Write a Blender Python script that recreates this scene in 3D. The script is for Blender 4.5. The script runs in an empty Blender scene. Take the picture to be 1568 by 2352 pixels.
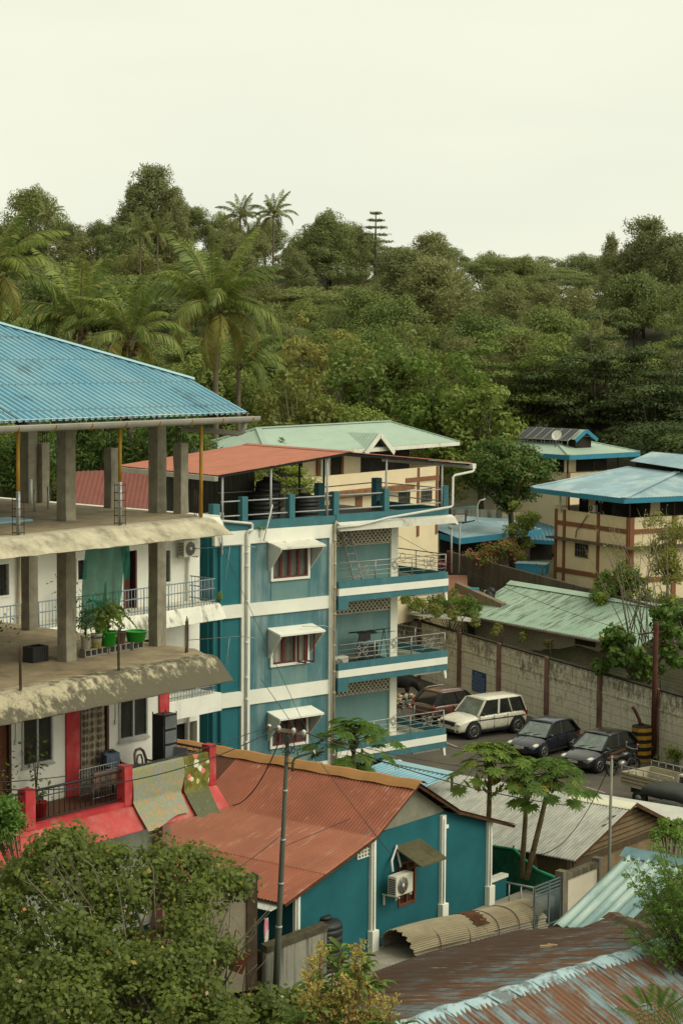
import bpy, bmesh, math, random
import numpy as np
from mathutils import Vector, Matrix, Euler
random.seed(7); rng = np.random.default_rng(11)
PI = math.pi
scene = bpy.context.scene
COL = scene.collection
# ------------------------------------------------------------------ camera
FPX, CU, CV = 4600.0, 784.0, 1176.0
EYE = Vector((0, 0, 18.0))
CR = (Matrix.Rotation(math.radians(90 - 4.98), 3, 'X') @ Matrix.Rotation(0.008, 3, 'Z'))
cam_d = bpy.data.cameras.new('camera'); cam = bpy.data.objects.new('camera', cam_d); COL.objects.link(cam)
cam.matrix_world = Matrix.Translation(EYE) @ CR.to_4x4()
cam_d.sensor_fit = 'VERTICAL'; cam_d.sensor_height = 36.0; cam_d.sensor_width = 24.0
cam_d.lens = FPX / 2352 * 36; cam_d.clip_start = 1.0; cam_d.clip_end = 3000
scene.camera = cam

def ray(u, v):
    return CR @ Vector(((u - CU) / FPX, -(v - CV) / FPX, -1.0))
def at(u, v, Y):
    r = ray(u, v); return EYE + r * (Y / r.y)
def at_z(u, v, z):
    r = ray(u, v); return EYE + r * ((z - EYE.z) / r.z)
def proj(p):
    c = CR.transposed() @ (Vector(p) - EYE)
    return (CU + FPX * c.x / -c.z, CV - FPX * c.y / -c.z)
def crop(x0, y0, s):
    return lambda x, y: ((x0 + x / s) / 1.74171, (y0 + y / s) / 1.74171)
K1 = crop(0, 1200, 1.42545); K2 = crop(0, 1950, 1.65053); K3 = crop(0, 2700, 1.65053)
K4 = crop(500, 1650, 1.12); K5 = crop(800, 2050, 1.49333); K6 = crop(1750, 1650, 1.59837)
K7 = crop(1550, 2250, 1.32769); K8 = crop(650, 2850, 1.30667); K9 = crop(1400, 3000, 1.17806)
K10 = crop(1570, 2080, 3.136); K11 = crop(2100, 2200, 2.48494); K12 = crop(2000, 2750, 2.14501)
K13 = crop(1550, 2650, 2.41231); K14 = crop(800, 1700, 2.24); K15 = crop(880, 2800, 2.24)

class Frame:
    """plan frame: x runs along a wall at compass angle th (deg from the view axis), y runs into the building"""
    def __init__(s, X, Y, th, z=0.0):
        t = math.radians(th)
        s.o = Vector((X, Y, z)); s.th = th
        s.dx = Vector((math.sin(t), math.cos(t), 0)); s.dy = Vector((-math.cos(t), math.sin(t), 0))
        s.rz = PI / 2 - t
    def w(s, x, y, z): return s.o + s.dx * x + s.dy * y + Vector((0, 0, z))
    def l(s, p):
        d = Vector(p) - s.o
        return Vector((d.dot(s.dx), d.dot(s.dy), d.z))
    def onY(s, u, v, y=0.0):
        r = ray(u, v); t = (y - (EYE - s.o).dot(s.dy)) / r.dot(s.dy)
        q = s.l(EYE + r * t); return q.x, q.z
    def onX(s, u, v, x=0.0):
        r = ray(u, v); t = (x - (EYE - s.o).dot(s.dx)) / r.dot(s.dx)
        q = s.l(EYE + r * t); return q.y, q.z
    def onZ(s, u, v, z):
        q = s.l(at_z(u, v, z + s.o.z)); return q.x, q.y
    def thing(s, name, label, cat, p=(0, 0, 0), rot=0.0, group=None):
        return thing(name, label, cat, s.w(*p), s.rz + rot, group)

def tag(o, label, cat, group=None, kind=None):
    if label: o['label'] = label
    if cat: o['category'] = cat
    if group: o['group'] = group
    if kind: o['kind'] = kind
    return o
def thing(name, label, cat, loc, rz=0.0, group=None):
    o = bpy.data.objects.new(name, None); COL.objects.link(o)
    o.empty_display_size = 0.3
    o.location = loc; o.rotation_euler = (0, 0, rz)
    return tag(o, label, cat, group)
def copy_tree(o, parent=None):
    c = o.copy(); COL.objects.link(c); c.parent = parent
    for ch in list(o.children):
        copy_tree(ch, c)
    return c

class MB:
    """collects geometry for one mesh"""
    def __init__(s): s.v = []; s.f = []; s.sm = []; s.ch = []
    def add(s, vs, fs, smooth=False):
        n = len(s.v); s.ch.append((n, len(s.f))); s.v.extend([tuple(p) for p in vs])
        s.f.extend([tuple(i + n for i in f) for f in fs]); s.sm.extend([smooth] * len(fs)); return s
    def box(s, x0, x1, y0, y1, z0, z1):
        vs = [(x, y, z) for z in (z0, z1) for y in (y0, y1) for x in (x0, x1)]
        return s.add(vs, [(0, 2, 3, 1), (4, 5, 7, 6), (0, 1, 5, 4), (2, 6, 7, 3), (0, 4, 6, 2), (1, 3, 7, 5)])
    def cbox(s, c, d, rz=0.0):
        m = Matrix.Rotation(rz, 3, 'Z'); c = Vector(c)
        vs = [c + m @ Vector((x * d[0] / 2, y * d[1] / 2, z * d[2] / 2)) for z in (-1, 1) for y in (-1, 1) for x in (-1, 1)]
        return s.add(vs, [(0, 2, 3, 1), (4, 5, 7, 6), (0, 1, 5, 4), (2, 6, 7, 3), (0, 4, 6, 2), (1, 3, 7, 5)])
    def quad(s, a, b, c, d): return s.add([a, b, c, d], [(0, 1, 2, 3)])
    def poly(s, pts): return s.add(pts, [tuple(range(len(pts)))])
    def prism(s, pts, vec):
        vec = Vector(vec); n = len(pts); a = [Vector(p) for p in pts]; b = [p + vec for p in a]
        fs = [tuple(range(n - 1, -1, -1)), tuple(range(n, 2 * n))]
        fs += [(i, (i + 1) % n, n + (i + 1) % n, n + i) for i in range(n)]
        return s.add(a + b, fs)
    def beam(s, p, q, w, h=None, up=(0, 0, 1)):
        p = Vector(p); q = Vector(q); h = h or w; d = (q - p).normalized(); up = Vector(up)
        if abs(d.dot(up)) > .98: up = Vector((1, 0, 0))
        a = d.cross(up).normalized() * (w / 2); b = a.cross(d).normalized() * (h / 2)
        vs = [p - a - b, p + a - b, p + a + b, p - a + b, q - a - b, q + a - b, q + a + b, q - a + b]
        return s.add(vs, [(0, 1, 2, 3), (7, 6, 5, 4), (0, 4, 5, 1), (1, 5, 6, 2), (2, 6, 7, 3), (3, 7, 4, 0)])
    def tube(s, pts, r, n=8, cap=True):
        pts = [Vector(p) for p in pts]; rs = r if isinstance(r, (list, tuple)) else [r] * len(pts)
        vs = []; fs = []; prev = None
        for i, p in enumerate(pts):
            d = (pts[min(i + 1, len(pts) - 1)] - pts[max(i - 1, 0)])
            d = d.normalized() if d.length > 1e-9 else Vector((0, 0, 1))
            if prev is None:
                a = d.cross(Vector((0, 0, 1)) if abs(d.z) < .9 else Vector((1, 0, 0))).normalized()
            else:
                a = (prev - d * prev.dot(d)).normalized()
            prev = a; b = d.cross(a)
            for k in range(n):
                t = 2 * PI * k / n; vs.append(p + (a * math.cos(t) + b * math.sin(t)) * rs[i])
        for i in range(len(pts) - 1):
            for k in range(n):
                fs.append((i * n + k, i * n + (k + 1) % n, (i + 1) * n + (k + 1) % n, (i + 1) * n + k))
        if cap:
            fs.append(tuple(range(n - 1, -1, -1))); fs.append(tuple((len(pts) - 1) * n + k for k in range(n)))
        return s.add(vs, fs, True)
    def lathe(s, c, prof, n=20, smooth=True):
        c = Vector(c); vs = []; fs = []
        for (r, z) in prof:
            for k in range(n):
                t = 2 * PI * k / n; vs.append(c + Vector((r * math.cos(t), r * math.sin(t), z)))
        for i in range(len(prof) - 1):
            for k in range(n):
                fs.append((i * n + k, i * n + (k + 1) % n, (i + 1) * n + (k + 1) % n, (i + 1) * n + k))
        fs.append(tuple(range(n - 1, -1, -1))); fs.append(tuple((len(prof) - 1) * n + k for k in range(n)))
        return s.add(vs, fs, smooth)
    def ell(s, c, r, nu=10, nv=7):
        c = Vector(c); vs = []; fs = []
        for j in range(nv + 1):
            ph = PI * j / nv
            for k in range(nu):
                t = 2 * PI * k / nu
                vs.append(c + Vector((r[0] * math.sin(ph) * math.cos(t), r[1] * math.sin(ph) * math.sin(t), r[2] * math.cos(ph))))
        for j in range(nv):
            for k in range(nu):
                fs.append((j * nu + k, (j + 1) * nu + k, (j + 1) * nu + (k + 1) % nu, j * nu + (k + 1) % nu))
        return s.add(vs, fs, True)
    def corr(s, pts, sdir, pitch=.1, amp=.012, prof='sin', nseg=1, wob=0.0):
        """corrugated sheet filling a flat convex outline; ribs run along sdir"""
        P = [Vector(p) for p in pts]; N = (P[1] - P[0]).cross(P[2] - P[0])
        if N.length < 1e-9 and len(P) > 3: N = (P[2] - P[0]).cross(P[3] - P[0])
        N.normalize()
        if N.z < 0: N = -N
        S = Vector(sdir); S = (S - N * S.dot(N)).normalized(); A = S.cross(N).normalized(); o = P[0]
        q = [((p - o).dot(A), (p - o).dot(S)) for p in P]
        a0 = min(t[0] for t in q); a1 = max(t[0] for t in q)
        offs = ([(k / 6, .5 - .5 * math.cos(2 * PI * k / 6)) for k in range(6)] if prof == 'sin'
                else [(0, 0), (.52, 0), (.62, 1), (.90, 1)])
        samples = []; k = 0; base = math.floor(a0 / pitch) * pitch
        while base + k * pitch < a1:
            for (t, h) in offs: samples.append((base + (k + t) * pitch, h * amp))
            k += 1
        samples = [t for t in samples if a0 + 1e-5 < t[0] < a1 - 1e-5]
        samples = [(a0 + 1e-5, 0)] + samples + [(a1 - 1e-5, 0)]
        vs = []; fs = []; m = nseg + 1
        for a, h in samples:
            lo, hi = 1e9, -1e9
            for i in range(len(q)):
                (x0, y0), (x1, y1) = q[i], q[(i + 1) % len(q)]
                if (x0 - a) * (x1 - a) <= 0 and abs(x1 - x0) > 1e-9:
                    y = y0 + (y1 - y0) * (a - x0) / (x1 - x0); lo = min(lo, y); hi = max(hi, y)
            if hi < lo: lo = hi = 0
            for j in range(m):
                y = lo + (hi - lo) * j / nseg
                dz = wob * math.sin(a * 1.7 + y * 1.1) * math.sin(y * .9 + 1) if wob else 0
                vs.append(o + A * a + S * y + N * (h + dz))
        for i in range(len(samples) - 1):
            for j in range(nseg):
                fs.append((i * m + j, (i + 1) * m + j, (i + 1) * m + j + 1, i * m + j + 1))
        return s.add(vs, fs, False)
    def mesh(s, name, mat):
        me = bpy.data.meshes.new(name); me.from_pydata(s.v, [], s.f)
        me.polygons.foreach_set('use_smooth', s.sm)
        if mat: me.materials.append(mat)
        me.update(); return me
    def build_each(s, name, mat, parent=None):
        """every piece added becomes an object of its own"""
        last = None
        for (v0, f0), (v1, f1) in zip(s.ch, s.ch[1:] + [(len(s.v), len(s.f))]):
            m = MB(); m.v = s.v[v0:v1]; m.f = [tuple(i - v0 for i in f) for f in s.f[f0:f1]]; m.sm = s.sm[f0:f1]; last = m.build(name, mat, parent)
        return last
    def build(s, name, mat, parent=None, label=None, cat=None, group=None, kind=None, bevel=0, loc=None, rz=0.0):
        o = bpy.data.objects.new(name, s.mesh(name, mat)); COL.objects.link(o)
        if parent: o.parent = parent
        if loc is not None: o.location = loc; o.rotation_euler = (0, 0, rz)
        if bevel:
            b = o.modifiers.new('bevel', 'BEVEL'); b.width = bevel; b.segments = 2; b.limit_method = 'ANGLE'
        return tag(o, label, cat, group, kind)

# ------------------------------------------------------------------ materials
def srgb(r, g, b):
    f = lambda c: (c / 255 / 12.92) if c / 255 <= .04045 else ((c / 255 + .055) / 1.055) ** 2.4
    return (f(r), f(g), f(b), 1.0)
class NT:
    def __init__(s, name):
        s.m = bpy.data.materials.new(name); s.m.use_nodes = True; s.t = s.m.node_tree
        s.b = s.t.nodes['Principled BSDF']; s.out = s.t.nodes['Material Output']
        s.co = s.n('ShaderNodeTexCoord').outputs['Object']
    def n(s, typ, **kw):
        x = s.t.nodes.new(typ)
        for k, v in kw.items(): setattr(x, k, v)
        return x
    def link(s, a, b): s.t.links.new(a, b)
    def mapping(s, scale, rot=(0, 0, 0), co=None):
        x = s.n('ShaderNodeMapping'); x.inputs['Scale'].default_value = scale; x.inputs['Rotation'].default_value = rot
        s.link(co or s.co, x.inputs['Vector']); return x.outputs[0]
    def noise(s, scale, detail=6, rough=.6, co=None, dist=0.0):
        x = s.n('ShaderNodeTexNoise'); x.inputs['Scale'].default_value = scale; x.inputs['Detail'].default_value = detail
        x.inputs['Roughness'].default_value = rough; x.inputs['Distortion'].default_value = dist
        s.link(co or s.co, x.inputs['Vector']); return x.outputs['Fac']
    def ramp(s, fac, lo, hi, a=0.0, b=1.0):
        x = s.n('ShaderNodeMapRange'); x.inputs[1].default_value = lo; x.inputs[2].default_value = hi
        x.inputs[3].default_value = a; x.inputs[4].default_value = b; x.interpolation_type = 'SMOOTHSTEP'
        s.link(fac, x.inputs[0]); return x.outputs[0]
    def mix(s, fac, a, b, mode='MIX'):
        x = s.n('ShaderNodeMix', data_type='RGBA', blend_type=mode)
        for sock, val in ((x.inputs[0], fac), (x.inputs[6], a), (x.inputs[7], b)):
            if isinstance(val, bpy.types.NodeSocket): s.link(val, sock)
            else: sock.default_value = val if not isinstance(val, tuple) or len(val) == 4 else (*val, 1)
        return x.outputs[2]
    def math(s, op, a, b=0.0):
        x = s.n('ShaderNodeMath', operation=op)
        for sock, val in ((x.inputs[0], a), (x.inputs[1], b)):
            if isinstance(val, bpy.types.NodeSocket): s.link(val, sock)
            else: sock.default_value = val
        return x.outputs[0]
    def bump(s, h, strength=.3, dist=.02):
        x = s.n('ShaderNodeBump'); x.inputs['Strength'].default_value = strength; x.inputs['Distance'].default_value = dist
        s.link(h, x.inputs['Height']); s.link(x.outputs[0], s.b.inputs['Normal'])
    def done(s, col, rough=.8, metal=0.0, spec=.3):
        if isinstance(col, bpy.types.NodeSocket): s.link(col, s.b.inputs['Base Color'])
        else: s.b.inputs['Base Color'].default_value = col
        s.b.inputs['Roughness'].default_value = rough; s.b.inputs['Metallic'].default_value = metal
        s.b.inputs['Specular IOR Level'].default_value = spec
        return s.m
def dk(c, k): return (c[0] * k, c[1] * k, c[2] * k, 1.0)
def wm(name, col, rough=.85, var=.25, scale=2.5, stain=None, lo=.5, hi=.7, amt=.8, sscale=(2.5, 2.5, .35), bump=.15, fine=40, spec=.2, metal=0.0, spot=None):
    """weathered surface: mottled base, optional stains stretched by sscale, fine grain bump"""
    t = NT(name)
    n1 = t.noise(scale, 5, .65); n2 = t.noise(fine, 3, .6)
    c = t.mix(t.ramp(n1, .3, .7), dk(col, 1 - var), dk(col, 1 + var * .35))
    c = t.mix(t.ramp(n2, .3, .75, 0, .25), c, dk(col, .55))
    if stain:
        s1 = t.noise(1.0, 8, .68, t.mapping(sscale))
        s2 = t.noise(scale * .5, 3, .5)
        f = t.ramp(t.math('ADD', t.math('MULTIPLY', s1, .75), t.math('MULTIPLY', s2, .3)), lo, hi, 0, amt)
        c = t.mix(f, c, stain)
    if spot:
        c = t.mix(t.ramp(t.noise(spot[1], 4, .6), spot[2], spot[2] + .12, 0, spot[3]), c, spot[0])
    if bump: t.bump(n2, bump, .01)
    return t.done(c, rough, metal, spec)
def pm(name, col, rough=.5, metal=0.0, spec=.4):
    t = NT(name); c = t.mix(t.ramp(t.noise(6, 4, .6), .3, .7), dk(col, .86), dk(col, 1.05))
    return t.done(c, rough, metal, spec)
def leafmat(name, col, col2, col3=None, p3=.06, trans=.3, hue=.0):
    """leaves: tone attribute per clump, random per leaf, random per tree"""
    t = NT(name)
    at_ = t.n('ShaderNodeAttribute', attribute_name='tone').outputs['Fac']
    geo = t.n('ShaderNodeNewGeometry').outputs['Random Per Island']
    oi = t.n('ShaderNodeObjectInfo').outputs['Random']
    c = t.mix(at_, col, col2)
    c = t.mix(t.math('MULTIPLY', geo, .5), c, dk(col2, 1.25))
    x = t.n('ShaderNodeHueSaturation'); t.link(c, x.inputs['Color'])
    t.link(t.ramp(oi, 0, 1, .5 - .012 - hue, .5 + .012 + hue), x.inputs['Hue']); t.link(t.ramp(oi, 0, 1, 1.18, .74), x.inputs['Value'])
    c = x.outputs[0]
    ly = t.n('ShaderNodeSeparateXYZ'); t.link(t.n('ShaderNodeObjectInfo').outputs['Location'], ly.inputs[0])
    c = t.mix(t.ramp(ly.outputs['Y'], 105, 255, 0, .70), c, (.235, .250, .098, 1))   # distance haze mixed into the leaf colour up the hill
    if col3: c = t.mix(t.ramp(geo, 1 - p3, 1 - p3 + .005), c, col3)
    d = t.n('ShaderNodeBsdfDiffuse'); tr = t.n('ShaderNodeBsdfTranslucent'); mx = t.n('ShaderNodeMixShader')
    t.link(c, d.inputs[0]); t.link(c, tr.inputs[0]); mx.inputs[0].default_value = trans
    t.link(d.outputs[0], mx.inputs[1]); t.link(tr.outputs[0], mx.inputs[2])
    gl = t.n('ShaderNodeBsdfGlossy'); gl.inputs['Roughness'].default_value = .45; gl.inputs[0].default_value = (.8, .8, .75, 1)
    m2 = t.n('ShaderNodeMixShader'); m2.inputs[0].default_value = .02
    t.link(mx.outputs[0], m2.inputs[1]); t.link(gl.outputs[0], m2.inputs[2])
    t.link(m2.outputs[0], t.out.inputs[0]); return t.m
def glassmat(name, col, rough=.08, spec=.6):
    t = NT(name); c = t.mix(t.ramp(t.noise(3, 3), .3, .7), dk(col, .7), dk(col, 1.2))
    return t.done(c, rough, 0, spec)

# ------------------------------------------------------------------ light and sky
w = bpy.data.worlds.new('World'); scene.world = w; w.use_nodes = True
wt = w.node_tree; bg = wt.nodes['Background']
SUN_EL, SUN_AZ = math.radians(44), math.radians(112)   # azimuth from +Y towards +X
sky = wt.nodes.new('ShaderNodeTexSky'); sky.sky_type = 'NISHITA'; sky.sun_disc = False
sky.sun_elevation = SUN_EL; sky.sun_rotation = SUN_AZ
tc = wt.nodes.new('ShaderNodeTexCoord'); mp = wt.nodes.new('ShaderNodeMapping'); mp.inputs['Scale'].default_value = (1.2, 1.2, 5)
nz = wt.nodes.new('ShaderNodeTexNoise'); nz.inputs['Scale'].default_value = 2.2; nz.inputs['Detail'].default_value = 5
wt.links.new(tc.outputs['Generated'], mp.inputs[0]); wt.links.new(mp.outputs[0], nz.inputs['Vector'])
rp = wt.nodes.new('ShaderNodeValToRGB')
rp.color_ramp.elements[0].position = .35; rp.color_ramp.elements[0].color = (8.7, 8.95, 7.45, 1)
rp.color_ramp.elements[1].position = .70; rp.color_ramp.elements[1].color = (9.9, 9.85, 7.9, 1)
wt.links.new(nz.outputs['Fac'], rp.inputs[0])
mx = wt.nodes.new('ShaderNodeMix'); mx.data_type = 'RGBA'; mx.inputs[0].default_value = .95
wt.links.new(sky.outputs[0], mx.inputs[6]); wt.links.new(rp.outputs[0], mx.inputs[7])
# sky gradient shaped for side light: dimmed left, brightened right, level ahead
sp = wt.nodes.new('ShaderNodeSeparateXYZ'); wt.links.new(tc.outputs['Generated'], sp.inputs[0])
def wmap(a, b, c, d):
    x = wt.nodes.new('ShaderNodeMapRange'); x.inputs[1].default_value = a; x.inputs[2].default_value = b; x.inputs[3].default_value = c; x.inputs[4].default_value = d; wt.links.new(sp.outputs['X'], x.inputs[0]); return x.outputs[0]
ml = wt.nodes.new('ShaderNodeMath'); ml.operation = 'MULTIPLY'; wt.links.new(wmap(.22, .9, 1, 1.75), ml.inputs[0]); wt.links.new(wmap(-.9, -.22, .55, 1), ml.inputs[1])
vs_ = wt.nodes.new('ShaderNodeVectorMath'); vs_.operation = 'SCALE'; wt.links.new(mx.outputs[2], vs_.inputs[0]); wt.links.new(ml.outputs[0], vs_.inputs['Scale'])
wt.links.new(vs_.outputs[0], bg.inputs[0]); bg.inputs[1].default_value = .1
sd = bpy.data.lights.new('sun', 'SUN'); sd.energy = 1.7; sd.angle = math.radians(38); sd.color = (1, .95, .82)
so = bpy.data.objects.new('sun', sd); COL.objects.link(so)
sv = Vector((math.sin(SUN_AZ) * math.cos(SUN_EL), math.cos(SUN_AZ) * math.cos(SUN_EL), math.sin(SUN_EL)))
so.rotation_euler = sv.to_track_quat('Z', 'Y').to_euler(); so.location = (60, -40, 90)
scene.view_settings.view_transform = 'Standard'; scene.view_settings.look = 'None'; scene.view_settings.exposure = 0

# ------------------------------------------------------------------ ground
def plane_hit(u, v, P0, N):
    r = ray(u, v); P0 = Vector(P0); N = Vector(N); return EYE + r * ((P0 - EYE).dot(N) / r.dot(N))
def sstep(a, b, x):
    t = min(1, max(0, (x - a) / (b - a))); return t * t * (3 - 2 * t)
def lerp(a, b, t): return a + (b - a) * t
WALL0 = Vector((13.3, 85.6, 0)); WDIR = Vector((-.423, .906, 0)); WNRM = Vector((.906, .423, 0))
def g(x, y):
    if y < 30: z = 4.0
    elif y < 54: z = lerp(4.0, 1.12, sstep(30, 45, y))
    else: z = lerp(1.12, 0, sstep(54, 76 - 11 * sstep(2, 8, x), y))
    s = (x - 13.3) * .906 + (y - 85.6) * .423
    z += 3.9 * max(sstep(1.5, 7, s), sstep(104, 128, y) if x < 0 else 0)
    lr = lerp(.190, .152, sstep(-30, 35, x))
    h = max(0, y - 138)
    z += min(h, 128) * lr * sstep(0, 30, h)
    return z
def ground_mesh():
    mb = MB(); xs = np.concatenate([np.linspace(-600, -80, 14), np.linspace(-70, 70, 71), np.linspace(80, 600, 14)])
    ys = np.concatenate([np.linspace(-60, 20, 9), np.linspace(22, 300, 140), np.linspace(320, 1500, 20)])
    for y in ys:
        for x in xs:
            zz = g(x, y)
            if zz > .4: zz += .12 * math.sin(x * .8 + y * .3) * math.sin(y * .7)
            mb.v.append((x, y, zz - .02))
    n = len(xs)
    for j in range(len(ys) - 1):
        for i in range(n - 1):
            mb.f.append((j * n + i, j * n + i + 1, (j + 1) * n + i + 1, (j + 1) * n + i)); mb.sm.append(True)
    return mb
t_ = NT('ground_soil')
c_ = t_.mix(t_.ramp(t_.noise(.35, 6, .6), .4, .6), (.085, .07, .045, 1), (.045, .055, .02, 1))
c_ = t_.mix(t_.ramp(t_.noise(5, 5, .7), .35, .7, 0, .6), c_, (.03, .035, .015, 1))
t_.bump(t_.noise(8, 5), .5, .05)
ground_mesh().build('ground', t_.done(c_, .95), kind='structure')
# ================================================================== half-built concrete building on the left
M = {}
M['conc'] = wm('raw_concrete', srgb(148, 141, 122), .95, .3, 3, (.055, .045, .03, 1), .56, .74, .6, (3, 3, .8), .3, 60)
M['conc_floor'] = wm('dusty_concrete', srgb(164, 148, 118), .95, .28, 1.6, (.10, .06, .03, 1), .5, .7, .55, (1.3, 1.3, 1.3), .25, 50)
M['lip_pale'] = wm('pale_concrete', srgb(200, 190, 162), .95, .25, 2.2, (.11, .095, .06, 1), .48, .70, .7, (2, 2, .7), .35, 55)
M['lip_mould'] = wm('mouldy_concrete', srgb(176, 164, 136), .95, .25, 2.2, (.040, .037, .024, 1), .40, .55, .93, (2.6, 2.6, .5), .35, 45)
M['white'] = wm('white_wall_paint', (.78, .76, .66, 1), .8, .08, 1.5, (.28, .25, .18, 1), .6, .8, .5, (3, 3, .25), .06, 60)
M['red'] = wm('red_paint', (.50, .045, .050, 1), .75, .22, 2, (.44, .19, .15, 1), .5, .72, .6, (2, 2, 1.5), .08, 50)
M['red_lip'] = wm('sun_faded_red_paint', (.53, .085, .078, 1), .8, .22, 1.6, (.47, .22, .17, 1), .46, .68, .7, (2, 2, .8), .1, 50)
M['terra'] = wm('terracotta_floor', (.14, .06, .032, 1), .6, .25, 3, bump=.1)
M['blue_roof'] = wm('blue_roof_sheet', (.155, .37, .47, 1), .42, .10, .7, (.30, .46, .48, 1), .42, .7, .6, (.6, .6, .6), 0, 30, .5, 0.0, ((.07, .13, .15, 1), 1.1, .56, .5))
M['blue_cap'] = wm('pale_blue_ridge_sheet', (.34, .54, .58, 1), .42, .08, 1, bump=0)
M['gutter'] = wm('grey_plastic_gutter', (.33, .31, .26, 1), .45, .15, 1.5, (.16, .12, .07, 1), .5, .75, .6, (1, 1, .5), .05, 40, .4)
M['steel'] = pm('galvanised_steel', (.36, .37, .35, 1), .45, .3)
M['rebar'] = wm('rusty_rebar', (.07, .045, .03, 1), .8, .3, 9, bump=.1)
M['yellow'] = wm('yellow_painted_pipe', (.42, .23, .03, 1), .6, .25, 5, (.10, .06, .02, 1), .55, .75, .7, (4, 4, .8), .05)
M['pvc'] = wm('white_plastic_pipe', (.66, .65, .57, 1), .5, .1, 3, (.25, .22, .16, 1), .58, .78, .5, (4, 4, .6), .02)
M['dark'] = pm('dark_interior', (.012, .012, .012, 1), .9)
M['grille'] = pm('dark_fan_grille', (.03, .03, .028, 1), .6)
M['black'] = pm('black_plastic', (.014, .014, .015, 1), .45)
M['black_metal'] = pm('black_painted_metal', (.018, .018, .018, 1), .5)
M['glass'] = glassmat('dark_window_glass', (.035, .036, .03, 1))
M['alu'] = pm('aluminium_frame', (.42, .42, .38, 1), .45, .2)
M['wood'] = wm('brown_varnished_wood', (.16, .055, .025, 1), .5, .3, 4, (.06, .02, .01, 1), .5, .7, .6, (9, 9, .6), .05)
M['grey_plastic'] = pm('grey_brown_plastic', (.13, .105, .075, 1), .5)

t = NT('mouldy_concrete'); sz = t.n('ShaderNodeSeparateXYZ'); t.link(t.co, sz.inputs[0])
n1 = t.noise(1.0, 9, .74, t.mapping((4.5, 4.5, .8))); n2 = t.noise(.55, 4, .6); n3 = t.noise(30, 4, .7)
c = t.mix(t.ramp(n2, .35, .65), srgb(176, 166, 138), srgb(198, 186, 154)); c = t.mix(t.ramp(n3, .4, .75, 0, .4), c, (.16, .14, .095, 1))
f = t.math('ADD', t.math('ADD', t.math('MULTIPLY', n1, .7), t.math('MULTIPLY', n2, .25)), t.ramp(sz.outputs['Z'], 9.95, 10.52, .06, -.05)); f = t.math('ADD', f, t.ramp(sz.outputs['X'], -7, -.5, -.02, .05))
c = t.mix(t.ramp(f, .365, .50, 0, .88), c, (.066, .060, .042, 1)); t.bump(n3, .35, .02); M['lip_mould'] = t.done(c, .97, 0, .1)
CB = Frame(-4.41, 47.9, 38.5)
S2, S1, S0 = 13.78, 10.54, 7.30
cb = CB.thing('concrete_building', 'half-built grey concrete building with blue corrugated roof and red lower balcony', 'building')
XL = -13.0
def lip_profile(mb, x0, x1, yf, zf, yl, zl, t=.10, n=26, jag=.0, xe=0.0):
    """sloping sunshade along a slab edge: top face, rounded edge, underside"""
    prof = [(yf + .25, zf), (yf, zf), (yf - (yf - yl) * .25, zf - .045), (yl, zl + .05), (yl - .012, zl + .015), (yl + .02, zl), (yf + .1, zf - t - .1), (yf + .25, zf - t - .1)]
    vs = []; fs = []; m = len(prof)
    for i in range(n + 1):
        x = lerp(x0, x1, i / n)
        for k, (y, z) in enumerate(prof):
            xx = x + (xe * (k - 1) / 3 if i == n and 1 < k < 6 else (xe if i == n and k >= 4 and k < 6 else 0))
            j = (jag * (math.sin(x * 9.1 + k) + math.sin(x * 23 + k * 2)) * .5) if 1 < k < 6 else 0
            vs.append((xx, y + j * .5, z + j))
    for i in range(n):
        for k in range(m):
            fs.append((i * m + k, i * m + (k + 1) % m, (i + 1) * m + (k + 1) % m, (i + 1) * m + k))
    fs.append(tuple(range(m))); fs.append(tuple(n * m + k for k in range(m - 1, -1, -1)))
    mb.add(vs, fs)
def slab(name, z, yf, lipy, lipz, xr, mat_top, mat_lip, jag=.01, t=.16, xe=.2):
    s = MB().prism([(XL, yf + .2, z - .004 - t), (xr - .02, yf + .2, z - .004 - t), (xr + .42, -.95, z - .004 - t), (xr + .42, 9, z - .004 - t), (XL, 9, z - .004 - t)], (0, 0, t)).build(name, M[mat_top], cb)
    mb = MB(); lip_profile(mb, XL, xr, yf, z, lipy, lipz, jag=jag, n=60, xe=xe); mb.build('sunshade_edge', M[mat_lip], s)
    return s
slab('upper_floor_slab', S2, -1.75, -2.36, 13.40, -.14, 'conc_floor', 'lip_pale')
slab('lower_floor_slab', S1, -1.86, -2.45, 9.96, -.10, 'conc_floor', 'lip_mould', xe=.1)
slab('red_balcony_floor', S0, -1.45, -1.88, 6.77, .40, 'terra', 'red_lip', jag=.004, xe=.1)
MB().box(XL, .40, -1.50, -1.30, S0 - .02, S0 + .10).build('balcony_kerb', M['red'], cb)
MB().box(.33, .72, -1.0, 3.9, S0 - .02, S0 + .06).build('balcony_kerb', M['red'], cb)
def column(x, y, w, z0, z1, m='conc'):
    mb = MB(); n = 5
    pr = [(x, y), (x + w, y), (x + w, y + w), (x, y + w)]
    vs = []
    for i in range(n + 1):
        j = lambda: random.uniform(-.008, .008)
        vs += [(a + j(), b + j(), lerp(z0, z1, i / n)) for a, b in pr]
    fs = [(i * 4 + k, i * 4 + (k + 1) % 4, i * 4 + 4 + (k + 1) % 4, i * 4 + 4 + k) for i in range(n) for k in range(4)] + [(n * 4, n * 4 + 1, n * 4 + 2, n * 4 + 3)]
    mb.add(vs, fs); return mb.build('column', M[m], cb, bevel=.012)
for (x, y) in ((-3.10, -.10), (-.05, -.05), (-.28, 4.2)):
    column(x, y, .31, S2, 16.6 + (.9 if y > 1 else .35)); column(x, y, .31, S1, S2 - .16)
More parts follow.
